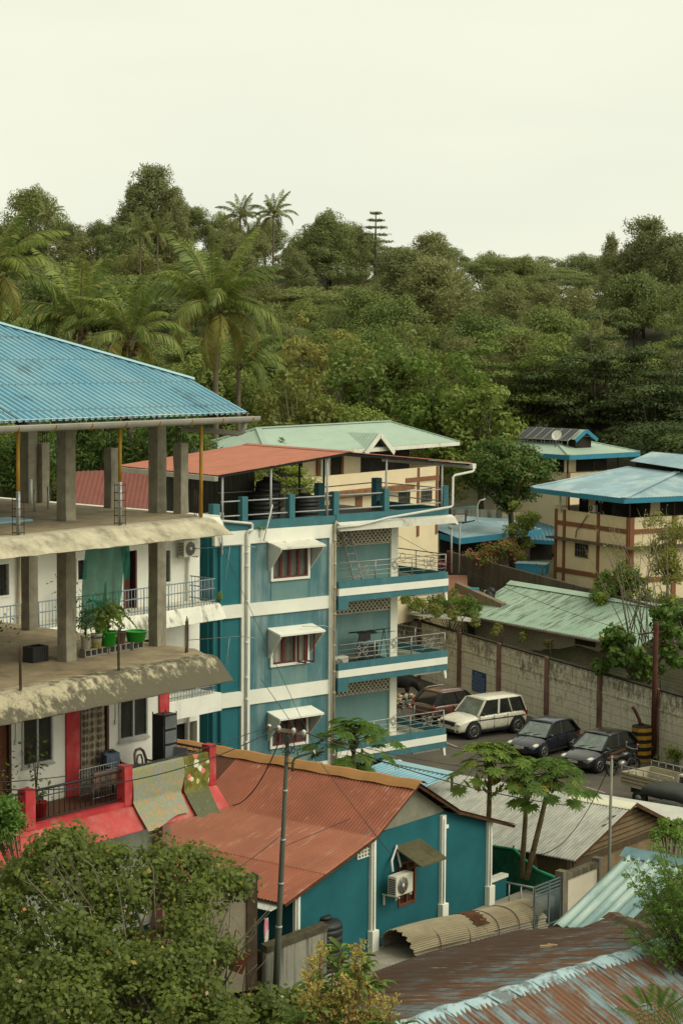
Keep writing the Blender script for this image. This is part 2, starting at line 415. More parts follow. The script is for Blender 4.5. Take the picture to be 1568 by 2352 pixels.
for (x, y, h) in ((.10, -.68, 1.68), (.08, 1.64, 1.47), (.05, 4.06, 1.5), (-.32, 6.4, 1.5)):
    c = column(x, y, .26, S2, S2 + h)
    mb = MB()
    for k in range(6):
        a = x + .05 + .08 * (k % 3); b = y + .05 + .15 * (k // 3)
        mb.tube([(a, b, S2 + h - .05), (a + random.uniform(-.01, .01), b, S2 + h + random.uniform(.3, .6))], .008, 5)
    mb.build('rebar', M['rebar'], c)
# props along the slab edge
for (x, top0, top1) in ((-5.96, 14.70, 16.0), (-2.93, 14.75, 16.0), (-.26, S2, 16.0)):
    p = MB().tube([(x, -1.65, top0 - (.05 if top0 > S2 else .0)), (x, -1.65, top1)], .042, 10).build('prop_post', M['yellow'], cb)
    if top0 > S2 + .1:
        MB().tube([(x, -1.65, S2), (x, -1.65, top0)], .048, 10).build('steel_sleeve', M['steel'], p)
        mb = MB()
        for sx in (-.085, .085):
            for sy in (-.085, .085): mb.tube([(x + sx, -1.65 + sy, S2 - .02), (x + sx, -1.65 + sy, top0 - .02)], .008, 5)
        for k in range(6):
            z = S2 + .05 + k * .17; q = .095
            mb.tube([(x - q, -1.65 - q, z), (x + q, -1.65 - q, z), (x + q, -1.65 + q, z), (x - q, -1.65 + q, z), (x - q - .04, -1.65 - q, z)], .007, 4)
        mb.build('rebar_cage', M['rebar'], p)
mb = MB()
for dx_ in (.1, .16, .24): mb.tube([(-.2 + dx_, -1.3, S2), (-.2 + dx_, -1.3, S2 + .75 - dx_)], .01, 5)
mb.build('rebar', M['rebar'], cb)
for x, b in ((-6.2, -1.95), (-3.13, -1.8)):
    mb = MB()
    for k in range(4): mb.tube([(x + .03 * (k % 2), b + .03 * (k // 2), S1 - .02), (x + .035 * (k % 2) - .02, b + .02 * (k // 2), S1 + .8 + .05 * k)], .009, 5)
    mb.build('rebar', M['rebar'], cb)
mb = MB()
for k in range(5): mb.tube([(-.3 + .02 * k, -1.2 + .03 * (k % 2), S1 - .02), (-.3 + .022 * k, -1.2, S1 + .75 + .06 * (k % 3))], .011, 5)
mb.build('rebar', M['rebar'], cb)
MB().tube([(-.5, 3.9, S2), (-.5, 3.9, S2 + .62)], .05, 10).build('waste_pipe', M['pvc'], cb)
mb = MB()
for x in (-1.9, -1.2, .02): mb.tube([(x, 3.0 + x * .4, S2), (x, 3.0 + x * .4, S2 + .55)], .025, 8)
mb.build_each('steel_stub', M['steel'], cb)
MB().box(-8, -3.6, .45, 1.3, S2 + .004, S2 + .05).build('blue_floor_sheet', M['blue_roof'], cb)
# roof -----------------------------------------------------------------------
RS = .40; EY, EZ = -2.1, 16.19; XR = .93
def rz_(y): return EZ + (y - EY) * RS
yr = 4.9; zr = rz_(yr); yv = -.25; xh = XR - (yr - yv)
front = [(XL, EY, EZ), (XR, EY, EZ), (XR, yv, rz_(yv)), (xh, yr, zr), (XL, yr, zr)]
roof = MB().corr(front, (0, 1, RS), .19, .045, 'trap').build('roof', M['blue_roof'], cb)
ye = 2 * yr - yv
MB().corr([(XR, yv, rz_(yv)), (XR, ye, rz_(yv)), (xh, yr, zr)], (-1, 0, .4), .135, .026, 'trap').build('hip_end_sheet', M['blue_roof'], roof)
MB().corr([(XL, 2 * yr - EY, EZ), (XR, 2 * yr - EY, EZ), (XR, ye, rz_(yv)), (xh, yr, zr), (XL, yr, zr)], (0, -1, RS), .135, .026, 'trap').build('rear_sheet', M['blue_roof'], roof)
a, b = Vector((XR + .05, yv - .05, rz_(yv) + .05)), Vector((xh, yr, zr + .06))
n1 = Vector((-.075, -.075, -.018)); n2 = Vector((.07, .07, -.05))
mb = MB(); mb.prism([a + n1, a + Vector((0, 0, .03)), a + n2], b - a); mb.build('hip_cap', M['blue_cap'], roof)
mb = MB(); mb.prism([(XL, yr - .12, zr + .0), (XL, yr, zr + .08), (XL, yr + .12, zr + .0)], (xh - XL, 0, 0)); mb.build('ridge_cap', M['blue_cap'], roof)
for xl_, yl_ in ((-1.6, yv + 2.4), (-3.9, 4.2), (-6.3, 4.7)): MB().beam((xl_, EY + .1, EZ + .055), (xl_, yl_, rz_(yl_) + .015), .025, .03).build('sheet_lap', M['grille'], roof)
mb = MB()
for y_ in (-1.7, -.4, .9, 2.2):
    for k in range(46):
        xk = XR - .1 - k * .19; 
        if xk < XR - max(0, y_ - yv) - .2: mb.box(xk - .02, xk + .02, y_ - .02, y_ + .02, rz_(y_) + .045, rz_(y_) + .062)
mb.build('screw_heads', M['gutter'], roof)
MB().tube([(XL, EY + .03, EZ + .045), (XR - .1, EY + .03, EZ + .045)], .012, 6).build('eave_wire', M['pvc'], roof)
# gutter: half-round trough
mb = MB(); n = 9; pr = [(EY - .02 - .10 + .10 * math.cos(t), EZ - .05 + .13 * -math.sin(t) - .02) for t in np.linspace(PI, 0, n)]
pr2 = [(y * 1.0 + (.012 if i < n / 2 else -.012), z + .012) for i, (y, z) in enumerate(pr)]
loop = pr + pr2[::-1]
mb.prism([(XL, y, z) for y, z in loop], (XR + .16 - XL, 0, 0)); mb.add([(XR + .155, y, z) for y, z in pr], [tuple(range(n))])
gut = mb.build('gutter', M['gutter'], cb)
mb = MB()
for k in range(10):
    x = XR - .1 - k * 1.05
    mb.tube([(x, EY + .0, EZ - .0), (x, EY - .03, EZ - .03)] + [(x, EY - .12 + .115 * math.cos(t), EZ - .07 - .145 * math.sin(t)) for t in np.linspace(0, PI, 8)], .012, 5)
mb.build('gutter_bracket', M['yellow'], gut)
mb = MB(); mb.tube([(-.1, -.9, 15.83), (.55, -1.75, 15.74), (.66, -1.95, 15.72), (.72, -2.05, 15.76), (.74, -2.1, 15.86), (.74, -2.12, 16.02)], .065, 10); mb.build('downspout', M['gutter'], gut)
mb = MB()
for y in np.arange(-1.6, 4.5, 1.3): mb.box(XL, XR - .15 - max(0, y - yv + .1), y, y + .05, rz_(y) - .09, rz_(y) - .03)
mb.build('purlin', M['rebar'], roof)
mb = MB()
for x in (-12, -9, -6.05, -3.0, -.02):
    ye_ = min(yr, yv + XR - x - .3); mb.prism([(x, -2.0, rz_(-2.0) - .09), (x, -2.0, rz_(-2.0) - .22), (x, ye_, rz_(ye_) - .25), (x, ye_, rz_(ye_) - .1)], (.06, 0, 0))
mb.build('rafter', M['rebar'], roof)
# red level: wall, openings ----------------------------------------------------
WY = .22
def wall_with_holes(mb, x0, x1, y0, y1, z0, z1, holes):
    """boxes filling a wall around rectangular holes (hx0, hx1, hz0, hz1), holes sorted along x"""
    x = x0
    for (a, b, c, d) in sorted(holes):
        if a > x: mb.box(x, a, y0, y1, z0, z1)
        if c > z0: mb.box(a, b, y0, y1, z0, c)
        if d < z1: mb.box(a, b, y0, y1, d, z1)
        x = b
    if x < x1: mb.box(x, x1, y0, y1, z0, z1)
mb = MB(); wall_with_holes(mb, XL, .27, WY, WY + .2, S0, 10.36, [(-5.25, -4.53, S0, 9.35), (-4.2, -3.25, 8.22, 9.62), (-2.42, -1.45, S0, 9.6), (-1.11, -.13, 8.35, 9.62)])
mb.build('wall', M['white'], cb)
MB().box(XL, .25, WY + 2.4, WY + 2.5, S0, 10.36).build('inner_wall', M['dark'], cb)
MB().box(-2.85, -2.43, WY - .05, WY + .1, S0, 10.36).build('red_pillar', M['red'], cb)
MB().box(.26, .6, WY - .05, WY + .33, S0, 10.36).build('red_pillar', M['red'], cb)
def cb_window(x0, x1, z0, z1):
    f = MB(); w = .05
    for (a, b, c, d) in ((x0, x1, z0, z0 + w), (x0, x1, z1 - w, z1), (x0, x0 + w, z0 + w, z1 - w), (x1 - w, x1, z0 + w, z1 - w), ((x0 + x1) / 2 - w / 2, (x0 + x1) / 2 + w / 2, z0 + w, z1 - w)):
        f.box(a, b, WY - .03, WY + .06, c, d)
    f.box(x0 - .03, x1 + .03, WY - .06, WY - .001, z0 - .06, z0 - .002)
    o = f.build('window', M['alu'], cb); MB().box(x0 + w, x1 - w, WY + .02, WY + .03, z0 + w, z1 - w).build('pane', M['glass'], o)
cb_window(-4.2, -3.25, 8.22, 9.62); cb_window(-1.11, -.13, 8.35, 9.62)
d_ = MB().box(-5.25, -4.6, WY + .05, WY + .1, S0, 9.35).build('door', M['wood'], cb)
MB().box(-4.6, -4.53, WY - .03, WY + .12, S0, 9.4).build('door_frame', pm('dark_door_frame', (.05, .022, .014, 1)), d_)
mb = MB().tube([(-4.72, WY + .05, 8.25), (-4.72, WY - .02, 8.25), (-4.83, WY - .02, 8.25)], .012, 6); mb.build('handle', M['steel'], d_)
d2 = MB().box(-1.52, -1.45, WY - .03, WY + .14, S0, 9.6).box(-2.42, -2.36, WY - .03, WY + .14, S0, 9.6).build('door_frame', pm('red_brown_door_frame', (.09, .03, .02, 1)), cb)
for x in (-4.39, -1.22):
    MB().tube([(x, WY - .012, 8.9), (x, WY - .012, 10.3)], .011, 6).box(x - .04, x + .04, WY - .05, WY - .001, 8.78, 8.9).build('switch_box', M['pvc'], cb)
# curtain
def drape(nx, nz, fn):
    mb = MB()
    for j in range(nz + 1):
        for i in range(nx + 1): mb.v.append(tuple(fn(i / nx, j / nz)))
    for j in range(nz):
        for i in range(nx):
            mb.f.append((j * (nx + 1) + i, j * (nx + 1) + i + 1, (j + 1) * (nx + 1) + i + 1, (j + 1) * (nx + 1) + i)); mb.sm.append(True)
    return mb
t = NT('lace_curtain'); v = t.n('ShaderNodeTexVoronoi'); v.inputs['Scale'].default_value = 1.0; v.inputs['Randomness'].default_value = 0.15
t.link(t.mapping((11, 1, 5.5)), v.inputs['Vector'])
cc = t.mix(t.ramp(v.outputs['Distance'], .3, .52), (.15, .115, .08, 1), (.42, .36, .27, 1)); cc = t.mix(t.ramp(t.noise(30), .4, .7, 0, .4), cc, (.10, .08, .055, 1))
M['lace'] = t.done(cc, .95)
cur = drape(44, 10, lambda a, b: (-2.36 + a * .84 - .05 * b * a, WY - .02 + .035 * math.sin(a * 34) + .02 * math.sin(a * 13 + b * 2), S0 + .12 + b * 2.28)).build('curtain', M['lace'], None, 'brown and cream patterned door curtain beside the red pillar', 'curtain')
cur.location = CB.o; cur.rotation_euler = (0, 0, CB.rz)
# balcony posts and rails
for (x0, x1, top) in ((-5.68, -5.38, 8.2), (-2.66, -2.4, 8.24), (.2, .44, 8.28)):
    MB().box(x0, x1, -1.52, -1.26, S0, top).build('railing_post', M['red'], cb, bevel=.012)
def railing(x0, x1, y, zt, zb, n):
    mb = MB(); mb.tube([(x0, y, zt), (x1, y, zt)], .03, 8); mb.tube([(x0, y, zb), (x1, y, zb)], .014, 6); mb.tube([(x0, y, zt - .16), (x1, y, zt - .16)], .012, 6)
    for k in range(1, n): xx = lerp(x0, x1, k / n); mb.tube([(xx, y, zb), (xx, y, zt)], .011, 5)
    return mb
for x0, x1, n in ((-9.6, -5.68, 22), (-5.38, -2.66, 17), (-2.4, .2, 16)):
    railing(x0, x1, -1.4, 8.12, 7.47, n).build('balcony_railing', M['black_metal'], cb)
mb = MB(); mb.tube([(.34, -1.26, 8.14), (.42, 3.6, 8.14)], .03, 8)
for k in range(1, 24): y = -1.26 + k * .2; mb.tube([(.35, y, S0), (.35, y, 8.14)], .011, 5)
mb.build('balcony_railing', M['black_metal'], cb)
MB().box(-13, .2, WY - .35 + .5, WY + 8, 3.6, S0 - .3).build('lower_wall', wm('pale_green_wall', (.42, .44, .36, 1), .85, .15, 2, (.2, .19, .13, 1), .55, .75, .6), cb)
MB().box(.2, .5, WY - .2, WY + .3, 2.8, S0 - .27).build('pink_pillar', wm('pink_pillar_paint', (.42, .20, .18, 1), .85, .2, 2), cb)

# ---------- loose things on the building
lay = lambda mb, name, mat, label, cat, group=None: (lambda o: (setattr(o, 'location', CB.o), setattr(o, 'rotation_euler', (0, 0, CB.rz)), o)[2])(mb.build(name, mat, None, label, cat, group))
# blankets over the balcony rail
def clothmat(name, cols, scale, base):
    t = NT(name); c = base
    for i, (col, sc, lo) in enumerate(cols):
        mp_ = t.mapping((sc, 1, sc * .8), (0, 0, 0)); x = t.n('ShaderNodeVectorMath', operation='ADD'); t.link(mp_, x.inputs[0]); x.inputs[1].default_value = (i * 7.3, 0, i * 3.1)
        c = t.mix(t.ramp(t.noise(1.0, 4, .6, x.outputs[0], .4), lo, lo + .06), c, col)
    c = t.mix(t.ramp(t.noise(90, 2), .35, .7, 0, .35), c, (.1, .1, .08, 1)); return t
t = NT('pastel_print_cloth')
v = t.n('ShaderNodeTexVoronoi'); v.inputs['Scale'].default_value = 1; v.inputs['Randomness'].default_value = .35; t.link(t.mapping((4.4, 1, 4.0)), v.inputs['Vector'])
c = t.mix(t.ramp(t.noise(5, 4, .6), .4, .6), (.24, .27, .13, 1), (.22, .25, .24, 1)); c = t.mix(t.ramp(t.noise(14, 4, .7), .48, .6), c, (.36, .27, .14, 1))
c = t.mix(t.ramp(v.outputs['Distance'], .30, .20), c, (.47, .22, .09, 1)); c = t.mix(t.ramp(v.outputs['Distance'], .09, .05), c, (.34, .31, .16, 1))
c = t.mix(t.ramp(t.noise(40, 2), .4, .7, 0, .4), c, (.38, .36, .25, 1)); M['pastel'] = t.done(c, .95)
def blanket(x0, x1, drop, skew, flare):
    def fn(a, b):   # b: 0 back hem .. over rail .. 1 front hem
        x = lerp(x0, x1, a)
        if b < .18: t_ = b / .18; return (x, -1.33, lerp(7.75, 8.15, t_))
        t_ = (b - .18) / .82; L = drop + skew * (a - .5) + .03 * math.sin(a * 7)
        z = 8.16 - t_ * L
        out = .115 + max(0, 7.36 - z) * .80 + .010 * (1 + math.sin(a * 11 + t_ * 2)) * t_
        if z > 7.4: out = .05 + .065 * min(1, t_ / .5) + .016 * (1 + math.sin(a * 14 + 1)) * t_
        return (x - .24 * max(0, t_ - .35) * (.35 + a) + flare * t_ * (.5 - a) * -1 + .02 * math.sin(t_ * 7), -1.43 - out, z)
    return drape(36, 34, fn)
lay(blanket(-2.42, -.68, 1.30, -.18, -.10), 'blanket', M['pastel'], 'pastel orange and green printed blanket hung over the red balcony', 'blanket')
# flower blanket
t = NT('olive_flower_cloth'); c = t.mix(t.ramp(t.noise(6, 4), .4, .65), (.10, .095, .012, 1), (.19, .17, .03, 1))
sx = t.n('ShaderNodeSeparateXYZ'); t.link(t.co, sx.inputs[0])
c = t.mix(t.ramp(sx.outputs['Z'], 7.38, 7.22), c, (.10, .105, .055, 1))
for (px, pz, r, col) in [(-.24, 7.92, .19, (.72, .70, .52, 1)), (-.13, 7.80, .15, (.74, .72, .55, 1)), (-.5, 7.62, .16, (.70, .17, .13, 1)), (-.44, 7.58, .11, (.72, .64, .46, 1)), (-.24, 7.50, .11, (.55, .52, .20, 1)), (-.02, 7.72, .13, (.72, .20, .15, 1)), (-.27, 8.1, .13, (.70, .18, .14, 1)), (-.60, 7.9, .10, (.66, .62, .42, 1)), (.15, 7.9, .12, (.66, .62, .42, 1)), (.16, 7.45, .14, (.5, .48, .3, 1))]:
    vm = t.n('ShaderNodeVectorMath', operation='DISTANCE'); cm = t.n('ShaderNodeCombineXYZ'); t.link(sx.outputs['X'], cm.inputs['X']); t.link(sx.outputs['Z'], cm.inputs['Z'])
    t.link(cm.outputs[0], vm.inputs[0]); vm.inputs[1].default_value = (px, 0, pz)
    dd = t.math('ADD', vm.outputs['Value'], t.math('MULTIPLY', t.noise(9, 3), .16))
    c = t.mix(t.ramp(dd, r * .55 + .085, r * .45 + .07), c, col)
    c = t.mix(t.ramp(dd, r * .2 + .07, r * .1 + .06), c, dk(col, .55))
c = t.mix(t.ramp(t.noise(22, 5, .8, None, 2), .56, .64, 0, .6), c, (.42, .40, .24, 1)); M['flower'] = t.done(c, .95)
lay(blanket(-.7, .2, 1.38, .04, .0), 'blanket', M['flower'], 'olive blanket with large cream and pink flowers beside the corner post', 'blanket')
# shelf rack
sh = CB.thing('shoe_rack', 'tall black cube shoe rack with a clear door hanging open beside the window', 'rack', (-.84, -1.0, S0))
mb = MB(); W_, D_, H_ = .46, .36, 1.78
for x in (0, W_ - .02): mb.box(x, x + .02, 0, D_, 0, H_)
for k in range(6): mb.box(.02, W_ - .02, 0, D_, k * .352, k * .352 + .02)
mb.box(.02, W_ - .02, D_ - .02, D_, .03, H_)
for x in (.01, W_ - .01):
    for y in (.01, D_): mb.tube([(x, y, 0), (x, y, H_ + .05)], .015, 6)
mb.build('frame', M['black'], sh)
fr = pm('frosted_plastic_door', (.16, .17, .17, 1), .25)
for k in (2, 3, 4): MB().box(.04, W_ - .04, -.02, -.005, k * .352 + .04, k * .352 + .34).build('door', fr, sh)
MB().cbox((W_ - .08, -.2, .85), (.02, .36, .3), .25).build('door', fr, sh)
# plastic armchair (brown-grey) and one with blue cloth
def plastic_chair(p, rot, label, mat, grp):
    c = CB.thing('plastic_chair', label, 'chair', p, rot, grp)
    mb = drape(8, 8, lambda a, b: (-.22 + .44 * a, .2 - .42 * b, .43 + .02 * math.cos(a * 2 * PI))); mb.build('seat', mat, c)
    mb = MB()
    arch = [(-.24, .22, .42), (-.25, .25, .7), (-.2, .29, .88), (-.1, .31, .95), (.1, .31, .95), (.2, .29, .88), (.25, .25, .7), (.24, .22, .42)]
    mb.tube(arch, .035, 8); mb.tube([(-.12, .26, .44), (-.13, .27, .7), (-.07, .28, .82), (.07, .28, .82), (.13, .27, .7), (.12, .26, .44)], .025, 6)
    mb.build('backrest', mat, c)
    for sx_ in (-1, 1):
        MB().tube([(sx_ * .25, .24, .66), (sx_ * .27, -.1, .64), (sx_ * .25, -.2, .5), (sx_ * .24, -.22, .0)], .024, 6).build('arm', mat, c)
        MB().tube([(sx_ * .22, .2, .42), (sx_ * .24, .3, 0)], .022, 6).build('leg', mat, c)
    return c
plastic_chair((-1.05, -.75, S0), .25, 'brown plastic armchair on the red balcony next to the shoe rack', M['grey_plastic'], None)
t_c = wm('blue_denim_cloth', (.11, .15, .19, 1), .95, .3, 8)
plastic_chair((-1.75, -.35, S0), -.2, 'dark plastic chair half hidden by a blue cloth on the balcony', M['black'], None)
lay(drape(14, 14, lambda a, b: (-1.98 + .42 * a, -.12 + (-.14 if b > .45 else .04) + .025 * math.sin(a * 12) , S0 + (.6 + b * .8 if b < .45 else .96 - (b - .45) * 1.1) + .02 * math.sin(a * 7))), 'cloth', t_c, 'faded blue cloth draped over the back of a dark chair', 'cloth')
# clothes horse in front of the curtain
ch = CB.thing('clothes_rack', 'low white folding clothes rack in front of the door curtain', 'clothes rack', (-2.9, -.75, S0))
mb = MB()
for y in (0, .45):
    mb.tube([(0, y, 0), (0, y, .72), (1.2, y, .72), (1.2, y, 0)], .014, 6)
    for k in range(1, 14): mb.tube([(1.2 * k / 14, y, .12), (1.2 * k / 14, y, .72)], .007, 5)
    mb.tube([(0, y, .12), (1.2, y, .12)], .01, 6)
mb.build('frame', M['steel'], ch)
t = NT('patchwork_cloth'); v = t.n('ShaderNodeTexVoronoi', distance='CHEBYCHEV'); v.inputs['Scale'].default_value = 7; t.link(t.co, v.inputs['Vector'])
hs = t.n('ShaderNodeHueSaturation'); t.link(v.outputs['Color'], hs.inputs['Color']); hs.inputs['Saturation'].default_value = .55; hs.inputs['Value'].default_value = .35
M['patch'] = t.done(t.mix(.65, hs.outputs[0], (.19, .075, .025, 1)), .95)
lay(drape(24, 12, lambda a, b: (-2.95 + 1.3 * a, -.78 - .02 + (.0 if b < .3 else -.03) + .02 * math.sin(a * 15), S0 + .74 - (b - .3) * (.55 if b > .3 else -.1))), 'bedspread', M['patch'], 'brown patchwork bedspread drying on the white clothes rack', 'bedspread')

# ---------- concrete blocks and pots on the lower slab
M['block'] = wm('grey_concrete_block', (.25, .23, .19, 1), .95, .25, 6, bump=.4)
blocklab = ['hollow concrete block at the left end of the row under the pots', 'second hollow concrete block of the row, under the bucket', 'third hollow concrete block of the row, under the green tub', 'fourth hollow concrete block at the right end of the long row', 'lone hollow concrete block under the low green tub']
def cblock(p, rot, lab):
    mb = MB(); L, D, H = .39, .19, .19
    for (a, b, c, d) in ((0, L, 0, .03), (0, L, H - .03, H), (0, .03, .03, H - .03), (L - .03, L, .03, H - .03), (L / 2 - .02, L / 2 + .02, .03, H - .03)): mb.box(a, b, 0, D, c, d)
    mb.box(.03, L - .03, D - .04, D - .01, .03, H - .03)
    o = mb.build('concrete_block', M['block'], None, lab, 'concrete block', 'concrete blocks holding the flower pots'); o.location = CB.w(*p); o.rotation_euler = (0, 0, CB.rz + rot)
for k in range(4): cblock((-2.42 + k * .40, .0 + .03 * (k % 2), S1), .03 * (k - 1), blocklab[k])
cblock((-.86, -.02, S1), .05, blocklab[4])
# ================================================================== three storey blue building with balconies
M['teal'] = wm('blue_grey_wall_paint', (.074, .176, .194, 1), .8, .16, .9, (.25, .33, .31, 1), .47, .72, .8, (1.6, 1.6, .22), .05, 60, .2, 0.0, ((.045, .085, .085, 1), 1.6, .60, .5))
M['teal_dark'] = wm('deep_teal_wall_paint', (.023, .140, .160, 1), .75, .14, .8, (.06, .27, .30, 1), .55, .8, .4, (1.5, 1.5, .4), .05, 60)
M['teal_pale'] = wm('pale_blue_grey_wall', (.148, .258, .245, 1), .85, .10, .8, (.25, .31, .27, 1), .5, .75, .5, (2, 2, .4), .04)
M['teal_trim'] = wm('blue_trim_paint', (.055, .165, .185, 1), .7, .14, 2, (.14, .25, .27, 1), .55, .75, .5, (3, 3, .8), .05)
M['cream_white'] = wm('cream_white_paint', (.80, .79, .67, 1), .8, .07, 1.2, (.22, .20, .14, 1), .62, .82, .45, (3, 3, .3), .05, 60)
M['dirty_white'] = wm('dirty_white_paint', (.72, .70, .58, 1), .85, .12, 1.5, (.12, .11, .07, 1), .54, .74, .7, (2, 2, .7), .1, 50)
M['maroon'] = wm('red_brown_window_frame', (.16, .04, .035, 1), .6, .3, 5, (.35, .30, .24, 1), .6, .75, .5, (4, 4, 1), .05)
M['curtain'] = wm('pale_curtain', (.50, .48, .39, 1), .95, .2, 3, (.24, .22, .17, 1), .45, .65, .6, (14, 14, .2), 0)
M['lattice'] = wm('dirty_lattice_block', (.56, .51, .38, 1), .9, .2, 4, (.2, .17, .10, 1), .55, .75, .6, (3, 3, 1), .1)
M['rust_red'] = wm('rust_red_roof_sheet', (.43, .155, .088, 1), .6, .14, 1.2, (.27, .085, .06, 1), .5, .72, .5, (.5, 3, 1), 0, 25, .3)
M['rail'] = wm('pale_painted_rail', (.42, .44, .42, 1), .5, .15, 4, (.15, .15, .12, 1), .55, .75, .5, (6, 6, 2), .02)
M['stainless'] = pm('thin_steel_rail', (.34, .33, .29, 1), .35, .5)
M['tank'] = pm('black_water_tank_plastic', (.016, .016, .016, 1), .5)
M['ac'] = pm('cream_metal_casing', (.58, .55, .44, 1), .5)
M['grille'] = pm('dark_fan_grille', (.03, .03, .028, 1), .6)

TB = Frame(-.31, 75, 50)
tb = TB.thing('apartment_building', 'three storey blue and white apartment building with striped side balconies', 'building')
FL = [8.35, 5.20, 2.05]
wins = [(-2.86, -1.21, 9.13, 10.22), (-2.86, -1.21, 5.94, 7.02), (-2.86, -1.24, 2.88, 3.91)]
mb = MB()
for (zb, zt), wn in zip(((8.0, 10.8), (4.7, 8.0), (1.6, 4.7)), wins): wall_with_holes(mb, -4.1, 0, .06, .28, zb, zt, [wn])
mb.build('wall', M['teal'], tb)
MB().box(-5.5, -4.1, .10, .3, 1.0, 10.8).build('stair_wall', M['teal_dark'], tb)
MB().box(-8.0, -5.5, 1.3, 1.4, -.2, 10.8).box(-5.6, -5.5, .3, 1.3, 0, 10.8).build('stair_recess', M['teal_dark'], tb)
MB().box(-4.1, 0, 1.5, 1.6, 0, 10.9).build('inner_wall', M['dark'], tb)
MB().box(-5.4, .1, .09, 1.45, 0, 1.4).build('ground_floor_wall', M['teal'], tb)
MB().box(-5.5, 4.3, 6.8, 7, 0, 10.9).box(4.1, 4.25, 1.6, 6.8, 0, 10.9).build('rear_wall', M['teal'], tb)
MB().box(.12, 4.0, 1.25, 1.4, -.2, 10.6).build('balcony_wall', M['teal_pale'], tb)
mb = MB()
for z0, z1 in ((10.50, 11.0), (7.83, 8.31), (4.57, 5.10), (1.42, 2.0)): mb.box(-5.5, .0, .0, .18, z0, z1)
for (a, b) in ((-4.28, -3.90), (-.16, .12)):
    for z0, z1 in ((8.312, 10.498), (5.102, 7.828), (2.002, 4.568), (0, 1.418)): mb.box(a, b, .0, .2, z0, z1)
mb.build('white_band', M['cream_white'], tb)
MB().box(3.95, 4.31, 1.16, 1.5, -.2, 10.74).build('corner_column', M['cream_white'], tb)
# streaky cleaner patch under windows comes from rain; built as thin plaster panels
for (a, b, c, d), zb in zip(wins, (8.32, 5.11, 2.01)):
    MB().box(a - .02, b + .04, .048, .062, zb, c - .1).build('repainted_panel', M['teal_pale'], tb)
# windows
M['clear_pane'] = glassmat('clear_window_glass', (.10, .11, .10, 1), .06, .7); M['clear_pane'].node_tree.nodes['Principled BSDF'].inputs['Alpha'].default_value = .28
def tb_window(a, b, z0, z1, k):
    f = MB(); e = .09
    for (x0, x1, c, d) in ((a - e, b + e, z0 - e, z0), (a - e, a, z0, z1), (b, b + e, z0, z1), (a - e, b + e, z1, z1 + e)): f.box(x0, x1, -.03, .14, c, d)
    o = f.build('window', M['cream_white'], tb)
    n = 4 if k != 1 else 3; wd = (b - a) / n
    for i in range(n):
        if k == 1 and i == n - 1: continue
        c = MB(); p, q = a + i * wd, a + (i + 1) * wd
        for (x0, x1, c0, c1) in ((p, p + .055, z0, z1), (q - .055, q, z0, z1), (p + .055, q - .055, z0, z0 + .06), (p + .055, q - .055, z1 - .06, z1)): c.box(x0, x1, .03, .09, c0, c1)
        c.build('casement', M['maroon'], o)
        if not (k == 1 and i == 0): MB().box(p + .055, q - .055, .06, .066, z0 + .06, z1 - .06).build('pane', M['clear_pane'], o)
    if k == 1:
        for xh_, sg in ((b - wd * .75, 1), (b, 1)):
            c = MB(); u = Vector((.05, -.36, 0)); p0 = Vector((xh_ - .02, .0, z0)); p1 = p0 + u
            for pa, pb in ((p0, p1), (p0 + Vector((0, 0, z1 - z0)), p1 + Vector((0, 0, z1 - z0))), (p0, p0 + Vector((0, 0, z1 - z0))), (p1, p1 + Vector((0, 0, z1 - z0)))): c.beam(pa, pb, .055, .05)
            c.build('casement', M['maroon'], o)
    drape(40, 4, lambda s_, t_: (a + (b - a) * s_, .16 + .03 * math.sin(s_ * 60), lerp(z0, z1, t_))).build('curtain', M['curtain'] if k != 2 else wm('red_curtain', (.22, .05, .05, 1), .95, .5, 6, (.4, .36, .28, 1), .45, .6, .8, (14, 14, .2), 0), o)
for k, wn in enumerate(wins): tb_window(*wn, k)
for k, (a, b, z0, z1) in enumerate(wins):
    zt = z1 + .30; P = -.68
    mb = MB(); mb.prism([(a - .2, .06, zt - .07), (a - .2, .06, zt), (a - .2, P - .04, zt - .17), (a - .2, P - .04, zt - .24)], (b - a + .48, 0, 0))
    o = mb.build('window_awning', M['dirty_white'] if k == 0 else M['cream_white'], tb)
    mb = MB()
    for x in (a - .17, b + .17): mb.prism([(x, .06, zt - .08), (x, P, zt - .24), (x, P + .03, zt - .33), (x, .06, zt - 1.12)], (.07, 0, 0))
    mb.build_each('awning_fin', wm('shaded_white_fin', (.55, .57, .5, 1), .85, .1, 2), o)
